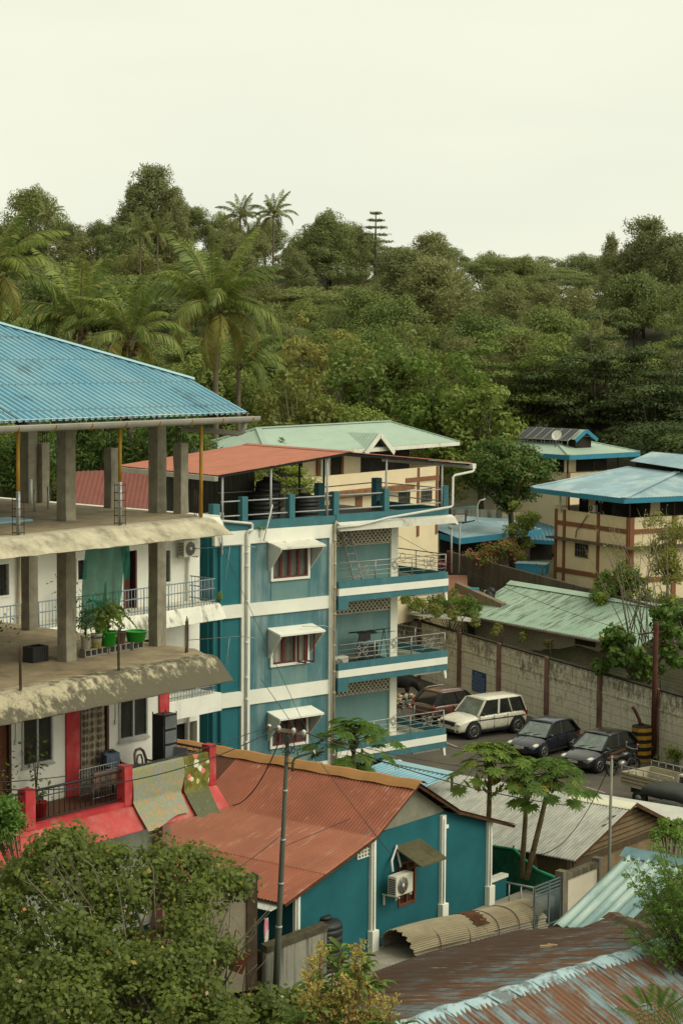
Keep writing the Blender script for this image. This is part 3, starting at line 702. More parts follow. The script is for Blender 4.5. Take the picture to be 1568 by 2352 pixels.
# balconies
mbt = [MB(), MB(), MB()]
for k, zt in enumerate((8.82, 5.70, 2.59)):
    z1, z2, z3 = zt - .26, zt - .54, zt - .78; xr = 5.72
    b = MB().box(.14, xr - .002, -.10, 1.24, z3 + .1, z3 + .28).box(4.32, xr - .002, 1.26, 4.6, z3 + .1, z3 + .28).build('balcony_floor', M['dirty_white'], tb)
    MB().box(.12, xr, -.22, -.10, z1, zt).box(xr - .12, xr, -.098, 4.6, z1, zt).build('blue_stripe', M['teal_trim'], b)
    MB().box(.12, xr + .02, -.235, -.09, z2, z1 - .001).box(xr - .12, xr + .02, -.09, 4.6, z2, z1 - .001).build('white_stripe', M['cream_white'], b)
    MB().box(.12, xr + .04, -.21, -.10, z3, z2 - .001).box(xr - .12, xr + .04, -.1, 4.6, z3, z2 - .001).build('blue_stripe', M['teal_trim'], b)
    MB().box(.12, .6, -.22, 1.2, z3 - .3, z3 - .002).build('balcony_beam', M['teal_trim'], b)
    MB().prism([(xr - .12, -.16, z3 - .002), (xr + .03, -.16, z3 - .002), (xr + .06, -.16, z3 - .35), (xr - .02, -.16, z3 - .35)], (0, .09, 0)).box(xr - 1.6, xr - .02, -.06, 4.4, z3 - .1, z3 - .003).build('soffit_edge', M['cream_white'], b)
    # railing
    mb = MB(); top = zt + .70
    for zz, r in ((top, .022), (top - .2, .012), (top - .37, .012), (top - .54, .012)):
        mb.tube([(.2, -.16, zz), (xr - .08, -.16, zz), (xr - .06, 4.4, zz)], r, 6)
    for x in (1.98, 3.87, xr - .08): mb.tube([(x, -.16, zt - .01), (x, -.16, top)], .022, 6)
    for y in (1.6, 3.2): mb.tube([(xr - .06, y, zt - .01), (xr - .06, y, top)], .022, 6)
    for cx in (1.35, 4.75):
        for dx_, s_ in ((-.16, 1), (.16, -1)):
            mb.tube([(cx + dx_ + .13 * math.cos(t) * (1 - t / 14), -.16, zt + .4 + s_ * .2 * math.sin(t) * (1 - t / 14)) for t in np.linspace(0, 9, 26)], .012, 5)
        mb.beam((cx - .3, -.16, zt + .1), (cx + .3, -.16, zt + .6), .02); mb.beam((cx - .3, -.16, zt + .6), (cx + .3, -.16, zt + .1), .02)
    for t0 in np.linspace(.6, 4.2, 3): mb.tube([(xr - .06, t0 + .16 * math.cos(t), zt + .36 + .16 * math.sin(t)) for t in np.linspace(0, 2 * PI, 14)], .011, 5)
    mb.build('balcony_railing', M['stainless'], tb)
    mb = MB(); cx, cz = 4.13, zt + .25      # diamond ornament on the column
    for a_ in range(4):
        t0, t1 = a_ * PI / 2, (a_ + 1) * PI / 2; mb.beam((cx + .13 * math.cos(t0), 1.13, cz + .18 * math.sin(t0)), (cx + .13 * math.cos(t1), 1.13, cz + .18 * math.sin(t1)), .02)
    mb.tube([(cx + .2 * math.sin(t * 1.3), 1.12, cz - .3 + t * .1) for t in np.linspace(0, 6, 16)], .01, 5)
    mb.build('column_ornament', M['stainless'], tb)
# lattice strips
def lattice(z0, z1):
    mb = MB(); x0, x1, y = .16, 3.94, 1.17; s = .2; H = z1 - z0
    mb.box(x0, x1, y, y + .05, z0, z0 + .03); mb.box(x0, x1, y, y + .05, z1 - .03, z1)
    n = int((x1 - x0 + H) / s)
    for k in range(n):
        for sg in (1, -1):
            xa = x0 - H + k * s
            p, q = (xa, z0), (xa + H, z1)
            # clip to [x0, x1]
            if p[0] < x0: p = (x0, z0 + (x0 - xa))
            if q[0] > x1: q = (x1, z0 + (x1 - xa))
            if q[0] - p[0] < .03: continue
            if sg < 0: p, q = (x0 + x1 - p[0], p[1]), (x0 + x1 - q[0], q[1])
            mb.beam((p[0], y + .025 + .002 * sg, p[1]), (q[0], y + .025 + .002 * sg, q[1]), .05, .046)
    o = mb.build('lattice_strip', M['lattice'], tb)
    MB().box(x0, x1, y + .06, y + .07, z0, z1).build('shadow_gap', pm('dark_lattice_gap', (.06, .05, .03, 1), .9), o)
for z0, z1 in ((9.97, 10.6), (7.32, 8.02), (4.12, 4.86)): lattice(z0, z1)
MB().box(.2, 3.9, 1.2, 1.24, -.2, 1.6).build('garage_opening', M['dark'], tb)
# roof terrace
MB().box(-5.5, 4.3, .2, 6.9, 10.8, 11.0).box(4.3, 6.0, -.2, 6.9, 10.78, 11.0).build('terrace_floor', wm('stained_terrace_floor', (.13, .10, .07, 1), .9, .4, .8, (.05, .04, .03, 1), .45, .7, .6, (.8, .8, .8), .2), tb)
MB().box(-5.5, .13, -.0, .19, 11.002, 11.33).build('parapet', M['teal_trim'], tb)
MB().box(.14, 5.9, -.02, .17, 11.04, 11.36).box(5.74, 5.9, .17, 4.4, 11.04, 11.36).build('parapet', M['teal_trim'], tb)
mb = MB(); mb.prism([(.14, -.25, 10.74), (.14, -.25, 10.98), (.14, -.05, 11.06), (.14, .4, 11.06), (.14, .4, 10.74)], (5.9, 0, 0)).prism([(6.04, -.25, 10.98), (6.04, -.25, 10.74), (6.35, -.1, 10.62), (6.35, -.1, 10.72)], (0, 4.6, 0)); mb.build('roof_slab_edge', M['dirty_white'], tb)
PX = [-4.13, -1.94, .18, 2.7, 5.79]
for x in PX: MB().box(x - .13, x + .13, .02, .28, 11.33, 12.22).build('parapet_post', M['teal_trim'], tb, bevel=.01)
MB().box(-5.5, -5.2, .1, .4, 11.33, 12.0).build('parapet_post', M['teal_trim'], tb, bevel=.01)
for x, y in ((1.95, 3.2), (5.8, 4.2)): MB().box(x - .16, x + .16, y - .15, y + .15, 11.0, 12.28).build('parapet_post', M['teal_trim'], tb, bevel=.01)
mb = MB()
for a, b in zip([-5.3] + PX[:-1], PX):
    for z in (12.07, 11.54): mb.tube([(a + .15, .12, z), (b - .15, .12, z)], .028, 6)
mb.tube([(1.95, 3.2, 12.1), (5.8, 4.2, 12.1), (5.8, .2, 12.1)], .025, 6); mb.tube([(1.95, 3.2, 11.6), (5.8, 4.2, 11.6), (5.8, .2, 11.6)], .025, 6); mb.tube([(1.95, 3.2, 12.1), (-3, 3.2, 12.1)], .02, 6)
mb.build('terrace_rail', M['rail'], tb)
# canopy
c0 = [(-5.55, -.18, 13.06), (.62, -.18, 13.70), (.62, 6.2, 13.70), (-5.55, 6.2, 13.06)]
can = MB().corr(c0, (1, 0, .1), .18, .02, 'trap').build('terrace_canopy', M['rust_red'], tb)
MB().corr([(.62, -.18, 13.70), (7.0, -.18, 13.08), (7.0, 5.2, 13.08), (.62, 5.2, 13.70)], (-1, 0, .1), .18, .02, 'trap').build('canopy_sheet', M['rust_red'], can)
MB().prism([(.40, -.2, 13.71), (.62, -.2, 13.76), (.84, -.2, 13.71)], (0, 6.4, 0)).build('ridge_cap', M['rust_red'], can)
mb = MB()
for y in (0, 2.1, 4.2, 6.0): mb.beam((-5.5, y, 12.98), (.62, y, 13.62), .05, .07); mb.beam((.62, y, 13.62), (6.95, y, 13.0), .05, .07)
for x in np.arange(-5.2, 7, 1.1): mb.beam((x, -.1, 13.70 - abs(x - .62) * .1 - .04), (x, 5.2, 13.70 - abs(x - .62) * .1 - .04), .04, .04)
mb.build('canopy_frame', M['grille'], can)
mb = MB()
for x, y in ((-5.1, .1), (-2.91, .08), (-.24, .08), (2.72, .1), (5.63, .1)): mb.tube([(x, y, 11.3), (x, y, 13.66 - abs(x - .62) * .1)], .042, 8)
mb.build_each('canopy_post', M['rail'], can)
mb = MB()
for x, y in ((-3.0, 4.2), (1.9, 4.4), (2.5, 3.6)): mb.tube([(x, y, 11.0), (x, y, 13.64 - abs(x - .62) * .1)], .045, 8)
mb.build_each('canopy_post', M['grille'], can)
MB().box(-5.72, -5.55, -.25, 6.2, 12.86, 13.03).build('gutter', M['gutter'], can)
MB().box(6.95, 7.15, -.25, 5.2, 12.86, 13.05).build('gutter', M['dirty_white'], can)
MB().corr([(-5.5, 3.5, 11), (-1.04, 3.5, 11), (-1.04, 3.5, 13.5), (-5.5, 3.5, 13.0)], (0, 0, 1), .22, .04, 'trap').build('sheet_wall', wm('dark_olive_sheet', (.075, .075, .055, 1), .7, .2, 1.5, (.04, .035, .025, 1), .5, .7, .5), tb)
# drain pipes
def joints(mb, x, y, zs, r=.062):
    for z in zs: mb.tube([(x, y, z - .05), (x, y, z + .05)], r, 10)
mb = MB(); mb.tube([(-4.1, -.06, 0), (-4.1, -.06, 10.9), (-4.05, -.1, 11.0), (-3.9, -.12, 11.02)], .05, 10); joints(mb, -4.1, -.06, (1, 2.1, 3.2, 4.8, 5.6, 6.9, 8.4, 9.7, 10.2)); mb.build('drain_pipe', M['pvc'], tb)
mb = MB(); mb.tube([(.03, -.08, 0), (.03, -.08, 11.0), (.1, -.1, 11.12)], .055, 10); joints(mb, .03, -.08, (.8, 2.2, 3.3, 4.6, 5.4, 6.4, 7.6, 8.6, 9.5, 10.4)); mb.tube([(-.1, -.1, 0), (-.1, -.1, 10.3)], .03, 8); mb.build('drain_pipe', wm('brownish_drain_pipe', (.50, .45, .34, 1), .6, .25, 3, (.2, .15, .09, 1), .5, .7, .6, (5, 5, .7)), tb)
mb = MB(); mb.tube([(-.05, -.32, 10.90), (1.05, -.3, 10.93), (2.5, -.3, 11.14), (5.75, -.3, 11.4), (5.85, -.3, 11.46), (5.85, -.3, 12.58), (5.95, -.3, 12.64), (6.9, -.3, 12.75), (6.98, -.3, 12.8), (7.0, -.2, 13.0)], .05, 10); mb.build('drain_pipe', M['pvc'], tb)
mb = MB(); mb.tube([(-5.6, -.1, 11.45), (-3.95, -.1, 11.25), (-3.9, -.1, 11.2), (-3.9, -.1, 11.0), (-4.05, -.1, 10.93)], .05, 10); mb.tube([(-5.25, -.1, 10.2), (-5.25, -.1, 11.4)], .04, 8); mb.build('drain_pipe', M['pvc'], tb)
MB().tube([(-5.22, .02, 0), (-5.22, .02, 10.6)], .05, 10).build('drain_pipe', M['teal_dark'], tb)
mb = MB(); mb.tube([(-2.9, -.05, 10.2 + .2), (-3.4, -.15, 10.6), (-3.05, -.2, 11.9)], .028, 6); mb.build('loose_pipe', M['pvc'], tb)
mb = MB(); mb.tube([(-1.9, -.55, 7.36), (-1.2, -.5, 7.28), (-.7, -.3, 7.26), (-.35, -.12, 7.16), (.06, -.15, 6.95), (.1, -.16, 6.0), (.16, -.2, 5.75)], .013, 6); mb.build('hose', M['rail'], tb)

# ---- things on the building
def water_tank(F, p, r, h, label, grp, name='water_tank'):
    t_ = F.thing(name, label, 'water tank', p, 0, grp)
    prof = [(r * .98, 0)]
    nb = 6
    for k in range(nb):
        z = h * .84 * k / nb; prof += [(r, z + .01), (r, z + h * .11), (r * .965, z + h * .118), (r * .965, z + h * .135)]
    prof += [(r, h * .85), (r * .93, h * .92), (r * .45, h * .97), (r * .4, h * .975)]
    MB().lathe((0, 0, 0), prof, 28).build('tank_body', M['tank'], t_)
    MB().lathe((0, 0, h * .972), [(r * .42, 0), (r * .42, h * .05), (r * .36, h * .07)], 20).build('lid', M['tank'], t_)
    return t_
water_tank(TB, (-1.95, 1.75, 11.0), .56, 1.25, 'nearest black ribbed water tank on the terrace, left one under the canopy', 'black water tanks on the blue building terrace')
water_tank(TB, (-.95, 2.75, 11.0), .5, 1.6, 'tall black water tank standing behind the other two on the terrace', 'black water tanks on the blue building terrace')
water_tank(TB, (-.1, 1.6, 11.0), .56, 1.05, 'low black water tank, right one of the three on the terrace', 'black water tanks on the blue building terrace')
def ac_unit(F, p, rot, label, grp=None, sc=1.0):
    a = F.thing('air_conditioner', label, 'air conditioner', p, rot, grp)
    W, D, H = .82 * sc, .3 * sc, .58 * sc
    MB().box(-W / 2, W / 2, -D / 2, D / 2, 0, H).build('casing', M['ac'], a, bevel=.02)
    f = MB().tube([(-W * .12, -D / 2 - .004, H / 2), (-W * .12, -D / 2 - .02, H / 2)], H * .42, 24).build('fan_grille', pm('pale_fan_grille', (.30, .29, .24, 1), .6), a)
    mb = MB()
    for k in range(1, 6): mb.tube([(-W * .12 + H * .42 * k / 6 * math.cos(t), -D / 2 - .025, H / 2 + H * .42 * k / 6 * math.sin(t)) for t in np.linspace(0, 2 * PI, 20)], .006, 4)
    for k in range(8): mb.beam((-W * .12, -D / 2 - .026, H / 2), (-W * .12 + H * .42 * math.cos(k * PI / 4), -D / 2 - .026, H / 2 + H * .42 * math.sin(k * PI / 4)), .008)
    mb.build('grille_ring', M['grille'], f); MB().ell((-W * .12, -D / 2 - .028, H / 2), (.06, .015, .06)).build('hub', M['ac'], f)
    mb = MB()
    for k in range(9): mb.box(-W / 2 - .006, -W / 2 - .001, -D * .4, D * .4, .06 + k * (H - .12) / 9, .06 + k * (H - .12) / 9 + .03)
    mb.build('side_vent', M['grille'], a)
    mb = MB()
    for x in (-W * .35, W * .35): mb.beam((x, -D / 2 - .03, -.03), (x, D / 2 + .25, -.03), .04, .04); mb.beam((x, D / 2 + .2, -.03), (x, D / 2 + .2, -.32), .04, .04)
    mb.build('bracket', M['ac'], a)
    return a
ac_unit(TB, (-5.05, .75, 11.05), 0, 'beige air conditioner unit standing at the left end of the blue terrace')
ac_unit(TB, (.75, .55, 5.25), 0, 'white air conditioner unit on the middle balcony of the blue building')
# ladder
ld = TB.thing('ladder', 'grey ladder leaning against the wall of the top balcony', 'ladder', (1.9, .95, 8.3))
mb = MB(); mb.beam((-.2, -.35, 0), (-.55, .2, 2.2), .05, .07); mb.beam((.22, -.35, 0), (-.13, .2, 2.2), .05, .07); mb.build('side_rail', M['steel'], ld)
mb = MB()
for k in range(7): q = (k + .7) / 7.4; mb.beam((-.2 - .35 * q, -.35 + .55 * q, 2.2 * q), (.22 - .35 * q, -.35 + .55 * q, 2.2 * q), .035, .03)
mb.build('rung', M['steel'], ld)
# swing seat with canopy
sw = TB.thing('swing_seat', 'black metal swing seat with a torn dark canopy on the middle balcony', 'swing seat', (2.45, .55, 5.2))
mb = MB()
for x in (-.62, .62):
    mb.tube([(x, -.35, 0), (x, 0, 1.5), (x, .35, 0)], .022, 6)
mb.tube([(-.95, 0, 1.5), (.95, 0, 1.5)], .02, 6); mb.tube([(-.95, -.3, 1.42), (.95, -.3, 1.42)], .014, 6); mb.tube([(-.95, .3, 1.42), (.95, .3, 1.42)], .014, 6)
mb.build('frame', M['black_metal'], sw)
drape(12, 6, lambda a, b: (-.95 + 1.0 * a, -.32 + .62 * b, 1.45 + .07 * math.sin(b * PI) - .05 * math.sin(a * 7) ** 2)).build('canopy', M['black'], sw)
drape(6, 3, lambda a, b: (-.95 + 1.0 * a * .6, -.33, 1.45 - .28 * b + .03 * math.sin(a * 9))).build('canopy_flap', M['black'], sw)
MB().box(-.55, .55, -.2, .25, .38, .42).build('seat', M['black_metal'], sw); MB().box(-.55, .55, .25, .29, .45, .9).build('backrest', M['black_metal'], sw)
gr = TB.thing('clay_griddle_stand', 'low dark metal stand between the air conditioner and the swing seat', 'stand', (1.5, .6, 5.2))
mb = MB()
for x in (-.25, .25):
    for y in (-.15, .15): mb.tube([(x, y, 0), (x, y, .5)], .014, 5)
mb.build('leg', M['black_metal'], gr); MB().box(-.3, .3, -.2, .2, .5, .58).build('top', M['grey_plastic'], gr)
cl = TB.thing('broom', 'broom with a worn brush leaning in the corner of the top balcony', 'broom', (.42, .3, 8.3)); MB().tube([(0, 0, .1), (-.05, .5, 1.2)], .012, 6).build('handle', M['wood'], cl); MB().lathe((0, 0, .02), [(.12, 0), (.1, .12), (.03, .3)], 10).build('brush', wm('straw', (.35, .22, .10, 1), .95, .4, 20), cl)

# ================================================================== white building behind the concrete one
WB = Frame(-4.42, 69, 38.5)
wb = WB.thing('white_building', 'white apartment block with grey blue balcony railings behind the concrete frame', 'building')
mb = MB()
doors = [(-3.06, -2.45)]
wall_with_holes(mb, -13, .72, 1.3, 1.5, 8.75, 11.75, [(-8.95, -8.26, 9.75, 10.75), (-5.24, -4.85, 9.95, 10.6), (-3.08, -2.45, 8.75, 10.72), (-1.05, -.82, 9.5, 10.6)])
wall_with_holes(mb, -13, .72, 1.3, 1.5, 5.6, 8.74, [(-2.2, -1.5, 6.5, 7.6)])
wall_with_holes(mb, -13, .72, 1.3, 1.5, -.2, 5.59, [(-1.4, .6, 2.0, 4.4)])
mb.build('wall', M['white'], wb)
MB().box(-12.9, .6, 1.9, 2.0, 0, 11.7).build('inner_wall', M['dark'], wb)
MB().box(.72, .9, 1.5, 6, 0, 11.7).build('side_wall', M['white'], wb)
for (a, b, c, d) in ((-8.95, -8.26, 9.75, 10.75), (-5.24, -4.85, 9.95, 10.6), (-1.05, -.82, 9.5, 10.6), (-2.2, -1.5, 6.5, 7.6)):
    f = MB()
    for (x0, x1, c0, c1) in ((a - .06, b + .06, c - .06, c), (a - .06, b + .06, d, d + .06), (a - .06, a, c, d), (b, b + .06, c, d)): f.box(x0, x1, 1.25, 1.38, c0, c1)
    o = f.build('window', M['white'], wb); MB().box(a, b, 1.4, 1.41, c, d).build('pane', M['glass'], o)
    mb = MB()
    for k in range(1, 4): mb.tube([(lerp(a, b, k / 4), 1.36, c), (lerp(a, b, k / 4), 1.36, d)], .012, 5); mb.tube([(a, 1.36, lerp(c, d, k / 4)), (b, 1.36, lerp(c, d, k / 4))], .012, 5)
    mb.build('grille', M['grille'], o)
dd = MB().box(-3.0, -2.65, 1.42, 1.46, 8.75, 10.7).build('door', wm('maroon_panel_door', (.08, .025, .02, 1), .6, .2, 5), wb); MB().box(-3.08, -3.0, 1.28, 1.5, 8.75, 10.72).box(-2.53, -2.45, 1.28, 1.5, 8.75, 10.72).build('door_frame', pm('maroon_door_frame', (.06, .02, .015, 1)), dd)
for (zt, zb) in ((8.75, 8.2), (5.6, 4.98), (2.5, 1.95), (11.75, 11.3)):
    s_ = MB().box(-13, .35, .02, 1.3, zt - .18, zt - .003).build('balcony_floor', M['dirty_white'], wb)
    mb = MB(); lip_profile(mb, -13, .3, .02, zt, -.25, zb, jag=.008, n=60, xe=.1) if zt != 5.6 else mb.box(-13, .32, -.12, .02, zb, zt)
    mb.build('balcony_edge', wm('mould_streaked_white', (.74, .72, .60, 1), .9, .12, 2, (.12, .11, .07, 1), .53, .66, .85, (2.2, 2.2, .5), .1) if zt != 5.6 else M['white'], s_)
M['rail_blue'] = pm('grey_blue_railing', (.20, .25, .28, 1), .5)
for zt, zf in ((9.62, 8.75), (6.05, 5.6)):
    mb = MB()
    n = 88
    for z in (zt, zf + .12, lerp(zf, zt, .62)): mb.tube([(-12.9, 0, z), (.08, 0, z), (.14, 1.25, z)], .022, 6)
    for k in range(n): x = -12.9 + k * .148; mb.tube([(x, 0, zf), (x, 0, zt)], .024 if k % 8 == 0 else .011, 5)
    for k in range(1, 8): mb.tube([(.11, k * .16, zf), (.11, k * .16, zt)], .011, 5)
    mb.build('balcony_railing', M['rail_blue'], wb)
for x in (-7.9, -6.05, -5.9, .02):
    MB().tube([(x, 1.2, 2.5), (x, 1.2, 11.5)], .055, 8).build('drain_pipe', M['pvc'] if x != -7.9 else wm('tan_drain_pipe', (.42, .34, .22, 1), .6, .2, 3), wb)
mb = MB()
for z in (10.9, 7.7): mb.tube([(-.2, 1.0, z - .3), (1.0, -.4, z - .15), (1.2, -.9, z - .2)], .012, 5); mb.tube([(.75, -.1, z - .2), (.72, .1, z - 1.6)], .01, 5)
mb.build('drying_line_bracket', M['steel'], wb)
MB().box(-13, 1, .6, 12, 11.3, 11.74).build('roof_slab', M['dirty_white'], wb)
ac_unit(WB, (-.15, 1.0, 10.35), 0, 'white air conditioner unit high on the white wall beside the concrete column')
# clothes on hangers, white building lower balcony
for k, (col, lab, x) in enumerate((((.16, .015, .07, 1), 'magenta garment on a hanger at the end of the white building balcony', .12), ((.015, .02, .022, 1), 'dark garment on a hanger beside the magenta one', -.2), ((.5, .5, .47, 1), 'pale cloth drying left of the dark garment', -.75))):
    m_ = wm('garment_cloth', col, .95, .3, 6)
    c_ = drape(12, 8, lambda a, b: (x + (a - .5) * (.38 + .1 * b) , -.15 + .05 * math.sin(a * 12 + b * 3), 6.75 - .12 * abs(a - .5) * 2 - b * .62))
    o = c_.build('garment', m_, None, lab, 'clothes', 'clothes drying on the white building balcony'); o.location = WB.o; o.rotation_euler = (0, 0, WB.rz)
# items on the white building roof, seen between the columns
tub = WB.thing('plastic_tub', 'light blue plastic tub of bottles on the flat roof behind the columns', 'tub', (-5.0, 4.6, 11.75)); MB().lathe((0, 0, 0), [(.33, 0), (.40, .55), (.42, .55), (.42, .6), (.38, .6), (.36, .5)], 20).build('body', wm('light_blue_plastic', (.20, .42, .50, 1), .5, .2, 3), tub)
water_tank(WB, (-8.0, 7, 11.75), .5, .8, 'black water tank on the far left of the flat roof behind the concrete columns', None)
# maroon roof behind the columns
q0, q1 = at(140, 1205, 84.5), at(470, 1200, 88.5); q3, q2 = at(175, 1083, 91.5), at(345, 1088, 93.5); q1.z = q0.z; q2.z = q3.z
rh = thing('maroon_roofed_house', 'house with a dull maroon sheet roof behind the concrete columns', 'house', (q0.x, q0.y, 0))
o0 = Vector((q0.x, q0.y, 0)); sl_ = q3 - q0; q2 = q1 + sl_ - (q1 - q0) * .38; q3 = q0 + sl_
MB().corr([q0 - o0, q1 - o0, q2 - o0, q3 - o0], (sl_.x, sl_.y, sl_.z), .2, .025).build('roof', wm('dull_maroon_roof', (.22, .075, .055, 1), .7, .2, 1, (.10, .045, .035, 1), .5, .75, .5, (1, 1, 1)), rh)
ii = (q1 - q0) * .06 + sl_ * .08; w1 = (q1 - q0) * .86; MB().prism([Vector((p_.x - o0.x, p_.y - o0.y, 2.0)) for p_ in (q0 + ii, q0 + ii + w1, q0 + ii + w1 * .8 + sl_ * .8, q0 + ii + sl_ * .8)], (0, 0, q0.z - 1.95)).build('wall', M['dirty_white'], rh)
# ================================================================== red roofed blue house and the foreground yard
K16 = crop(2150, 3150, 2.6988); K17 = crop(1850, 3300, 3.136); KX = crop(850, 3350, 2.6133)
M['rh_wall'] = wm('petrol_blue_wall', (.015, .118, .137, 1), .78, .22, .7, (.035, .155, .165, 1), .5, .8, .4, (1.1, 1.1, .55), .08, 60, .2, 0.0, ((.05, .09, .085, 1), 1.3, .62, .5))
M['red_roof'] = wm('faded_red_corrugated_roof', (.32, .105, .057, 1), .7, .18, 1.0, (.44, .24, .17, 1), .56, .70, .75, (.35, 6, 6), 0, 30, .25)
M['red_roof2'] = wm('red_corrugated_roof_dusty', (.345, .125, .070, 1), .7, .18, .8, (.45, .26, .18, 1), .54, .70, .7, (.35, 5, 5), 0, 30, .25)
M['brown_roof'] = wm('dark_brown_old_roof', (.105, .042, .024, 1), .8, .25, 1, (.2, .09, .05, 1), .55, .75, .5, (.4, 5, 5), 0, 30)
M['ochre'] = wm('ochre_ridge_cap', (.40, .20, .068, 1), .7, .12, 2, (.25, .12, .04, 1), .55, .75, .5, (2, 2, 2), .05)
M['gable'] = wm('grey_plywood_gable', (.24, .23, .17, 1), .9, .2, 2, (.10, .095, .06, 1), .5, .7, .6, (4, 4, .5), .1)
M['rust_edge'] = wm('rusty_sheet_edge', (.10, .045, .022, 1), .85, .4, 4)
RH = Frame(.89, 54, 37.5)
rhs = RH.thing('red_roofed_house', 'petrol blue house with faded red corrugated roof and ochre ridge cap', 'house')
YB = 9.5
def prof_z(x):
    if x < -.23: return 3.42 + (x + 4.11) * .252
    if x < 1.87: return 4.39 + (x + .23) * .557
    if x < 3.9: return 5.55 - (x - 1.87) * .56
    return 4.41 - (x - 3.9) * .33
mb = MB()
pts = [(-3.42, 1.0)] + [(x, prof_z(x) - .05) for x in (-3.42, -.23)] + [(3.55, 4.36), (5.9, prof_z(5.9) - .06), (5.9, 1.0)]
# gable wall with a window hole: split in three vertical prisms
def gable_slice(xa, xb, z0=None, ztop=None):
    xs = [xa] + [q for q in (-.23, 3.55) if xa < q < xb] + [xb]
    top = [(x, 0, (ztop if ztop else min(prof_z(x) - .05, 4.40))) for x in xs]
    mb.prism([(xa, 0, z0 or .9), (xb, 0, z0 or .9)] + top[::-1], (0, .2, 0))
gable_slice(-3.42, 1.27); gable_slice(2.1, 5.9); gable_slice(1.27, 2.1, .9, 2.08); gable_slice(1.27, 2.1, 3.35)
mb.box(-3.42, -3.2, .2, YB, .9, prof_z(-3.42) - .1); mb.box(5.7, 5.9, .2, YB, .9, prof_z(5.9) - .1); mb.box(-3.42, 5.9, YB, YB + .2, .9, 3.4)
mb.build('wall', M['rh_wall'], rhs)
MB().prism([(-.3, .02, 4.402), (3.6, .02, 4.402), (1.87, .02, 5.44)], (0, .05, 0)).build('gable_board', M['gable'], rhs)
MB().box(1.1, 2.3, .8, .9, 1.2, 3.6).build('room', M['dark'], rhs)
# roof sheets
def rslope(xa, xb, ya, yb, lift=0.0, pitch=.115, amp=.034):
    m_ = MB(); m_.corr([(xa, ya, prof_z(xa) + lift), (xb, ya, prof_z(xb) + lift), (xb, yb, prof_z(xb) + lift), (xa, yb, prof_z(xa) + lift)], (xb - xa, 0, prof_z(xb - .001) - prof_z(xa + .001)), pitch, amp, 'sin', 2); return m_
BR = 6.25
ro = rslope(-.23, 1.87, -.32, BR, .02); rf = ro.build('roof', M['red_roof'], rhs)
rslope(-2.43, -.18, -.3, BR, .012).build('roof_sheet', M['red_roof2'], rf)
rslope(-4.11, -2.38, -.28, BR, .004).build('roof_sheet', M['red_roof'], rf)
rslope(-.23, 1.87, BR - .04, YB, .03).build('old_roof_sheet', M['brown_roof'], rf)
rslope(-4.11, -.18, BR - .04, YB, .0).build('old_roof_sheet', M['brown_roof'], rf)
mb = MB(); mb.corr([(1.87, -.32, 5.56), (3.9, -.32, 4.42), (3.9, YB, 4.42), (1.87, YB, 5.56)], (1, 0, -.56), .0762, .016); mb.corr([(3.85, -.3, 4.43), (6.98, -.3, 3.4), (6.98, YB, 3.4), (3.85, YB, 4.43)], (1, 0, -.33), .0762, .016)
mb.build('far_roof_sheet', M['rust_edge'], rf)
mb = MB()   # bent ochre ridge cap
n = 40
for i in range(n + 1):
    y = lerp(-.38, YB, i / n); wob = .03 * math.sin(i * 1.3) + (.05 * math.exp(-((y - 4.4) / .5) ** 2))
    for (dx_, dz) in ((-.34, -.125), (-.22, -.04), (-.06, .055), (.06, .055), (.30, -.09)): mb.v.append((1.87 + dx_, y, 5.58 + dz + wob * .5))
for i in range(n):
    for k in range(4): mb.f.append((i * 5 + k, i * 5 + k + 1, (i + 1) * 5 + k + 1, (i + 1) * 5 + k)); mb.sm.append(False)
mb.build('ridge_cap', M['ochre'], rf)
mb = MB()
for xa, xb in ((-4.05, -.23), (-.23, 1.85), (1.9, 3.9), (3.9, 6.9)): mb.beam((xa, -.24, prof_z(xa + .001) - .06), (xb, -.24, prof_z(xb - .001) - .06), .05, .09)
mb.build('barge_board', M['rust_edge'], rf)
MB().corr([(-4.45, -.1, 3.28), (-3.4, -.1, 3.40), (-3.4, 2.2, 3.40), (-4.45, 2.2, 3.28)], (1, 0, .1), .0762, .016).build('eave_sheet', wm('pale_zinc_sheet', (.5, .5, .43, 1), .6, .15, 3), rf)
# white posts with pedestals
for x, zt in ((-3.32, 3.5), (.0, 4.3), (3.38, 4.33), (5.82, 3.7)):
    b = MB().box(x - .10, x + .10, -.10, -.001, .9, zt).build('corner_post', M['cream_white'], rhs)
    zb = 1.75 if x > -1 else 1.6
    MB().box(x - .15, x + .15, -.19, -.101, .9, zb).box(x - .15, x - .101, -.1, -.002, .9, zb).box(x + .101, x + .15, -.1, -.002, .9, zb).build('pedestal', M['cream_white'], b, bevel=.015)
    MB().tube([(x - .03, -.125, zb), (x - .03, -.125, zt - .1)], .022, 6).build('conduit', M['pvc'], b)
MB().box(3.48, 3.62, -.09, -.002, 3.92, 4.02).build('junction_box', M['cream_white'], rhs)
# vent block
v = MB()
for k in range(4): v.box(-.66 + k * .135, -.60 + k * .135, -.03, -.002, 3.84, 4.18)
for k in range(4): v.box(-.66, -.12, -.028, -.003, 3.84 + k * .1, 3.87 + k * .1)
v.build('vent_block', M['dirty_white'], rhs)
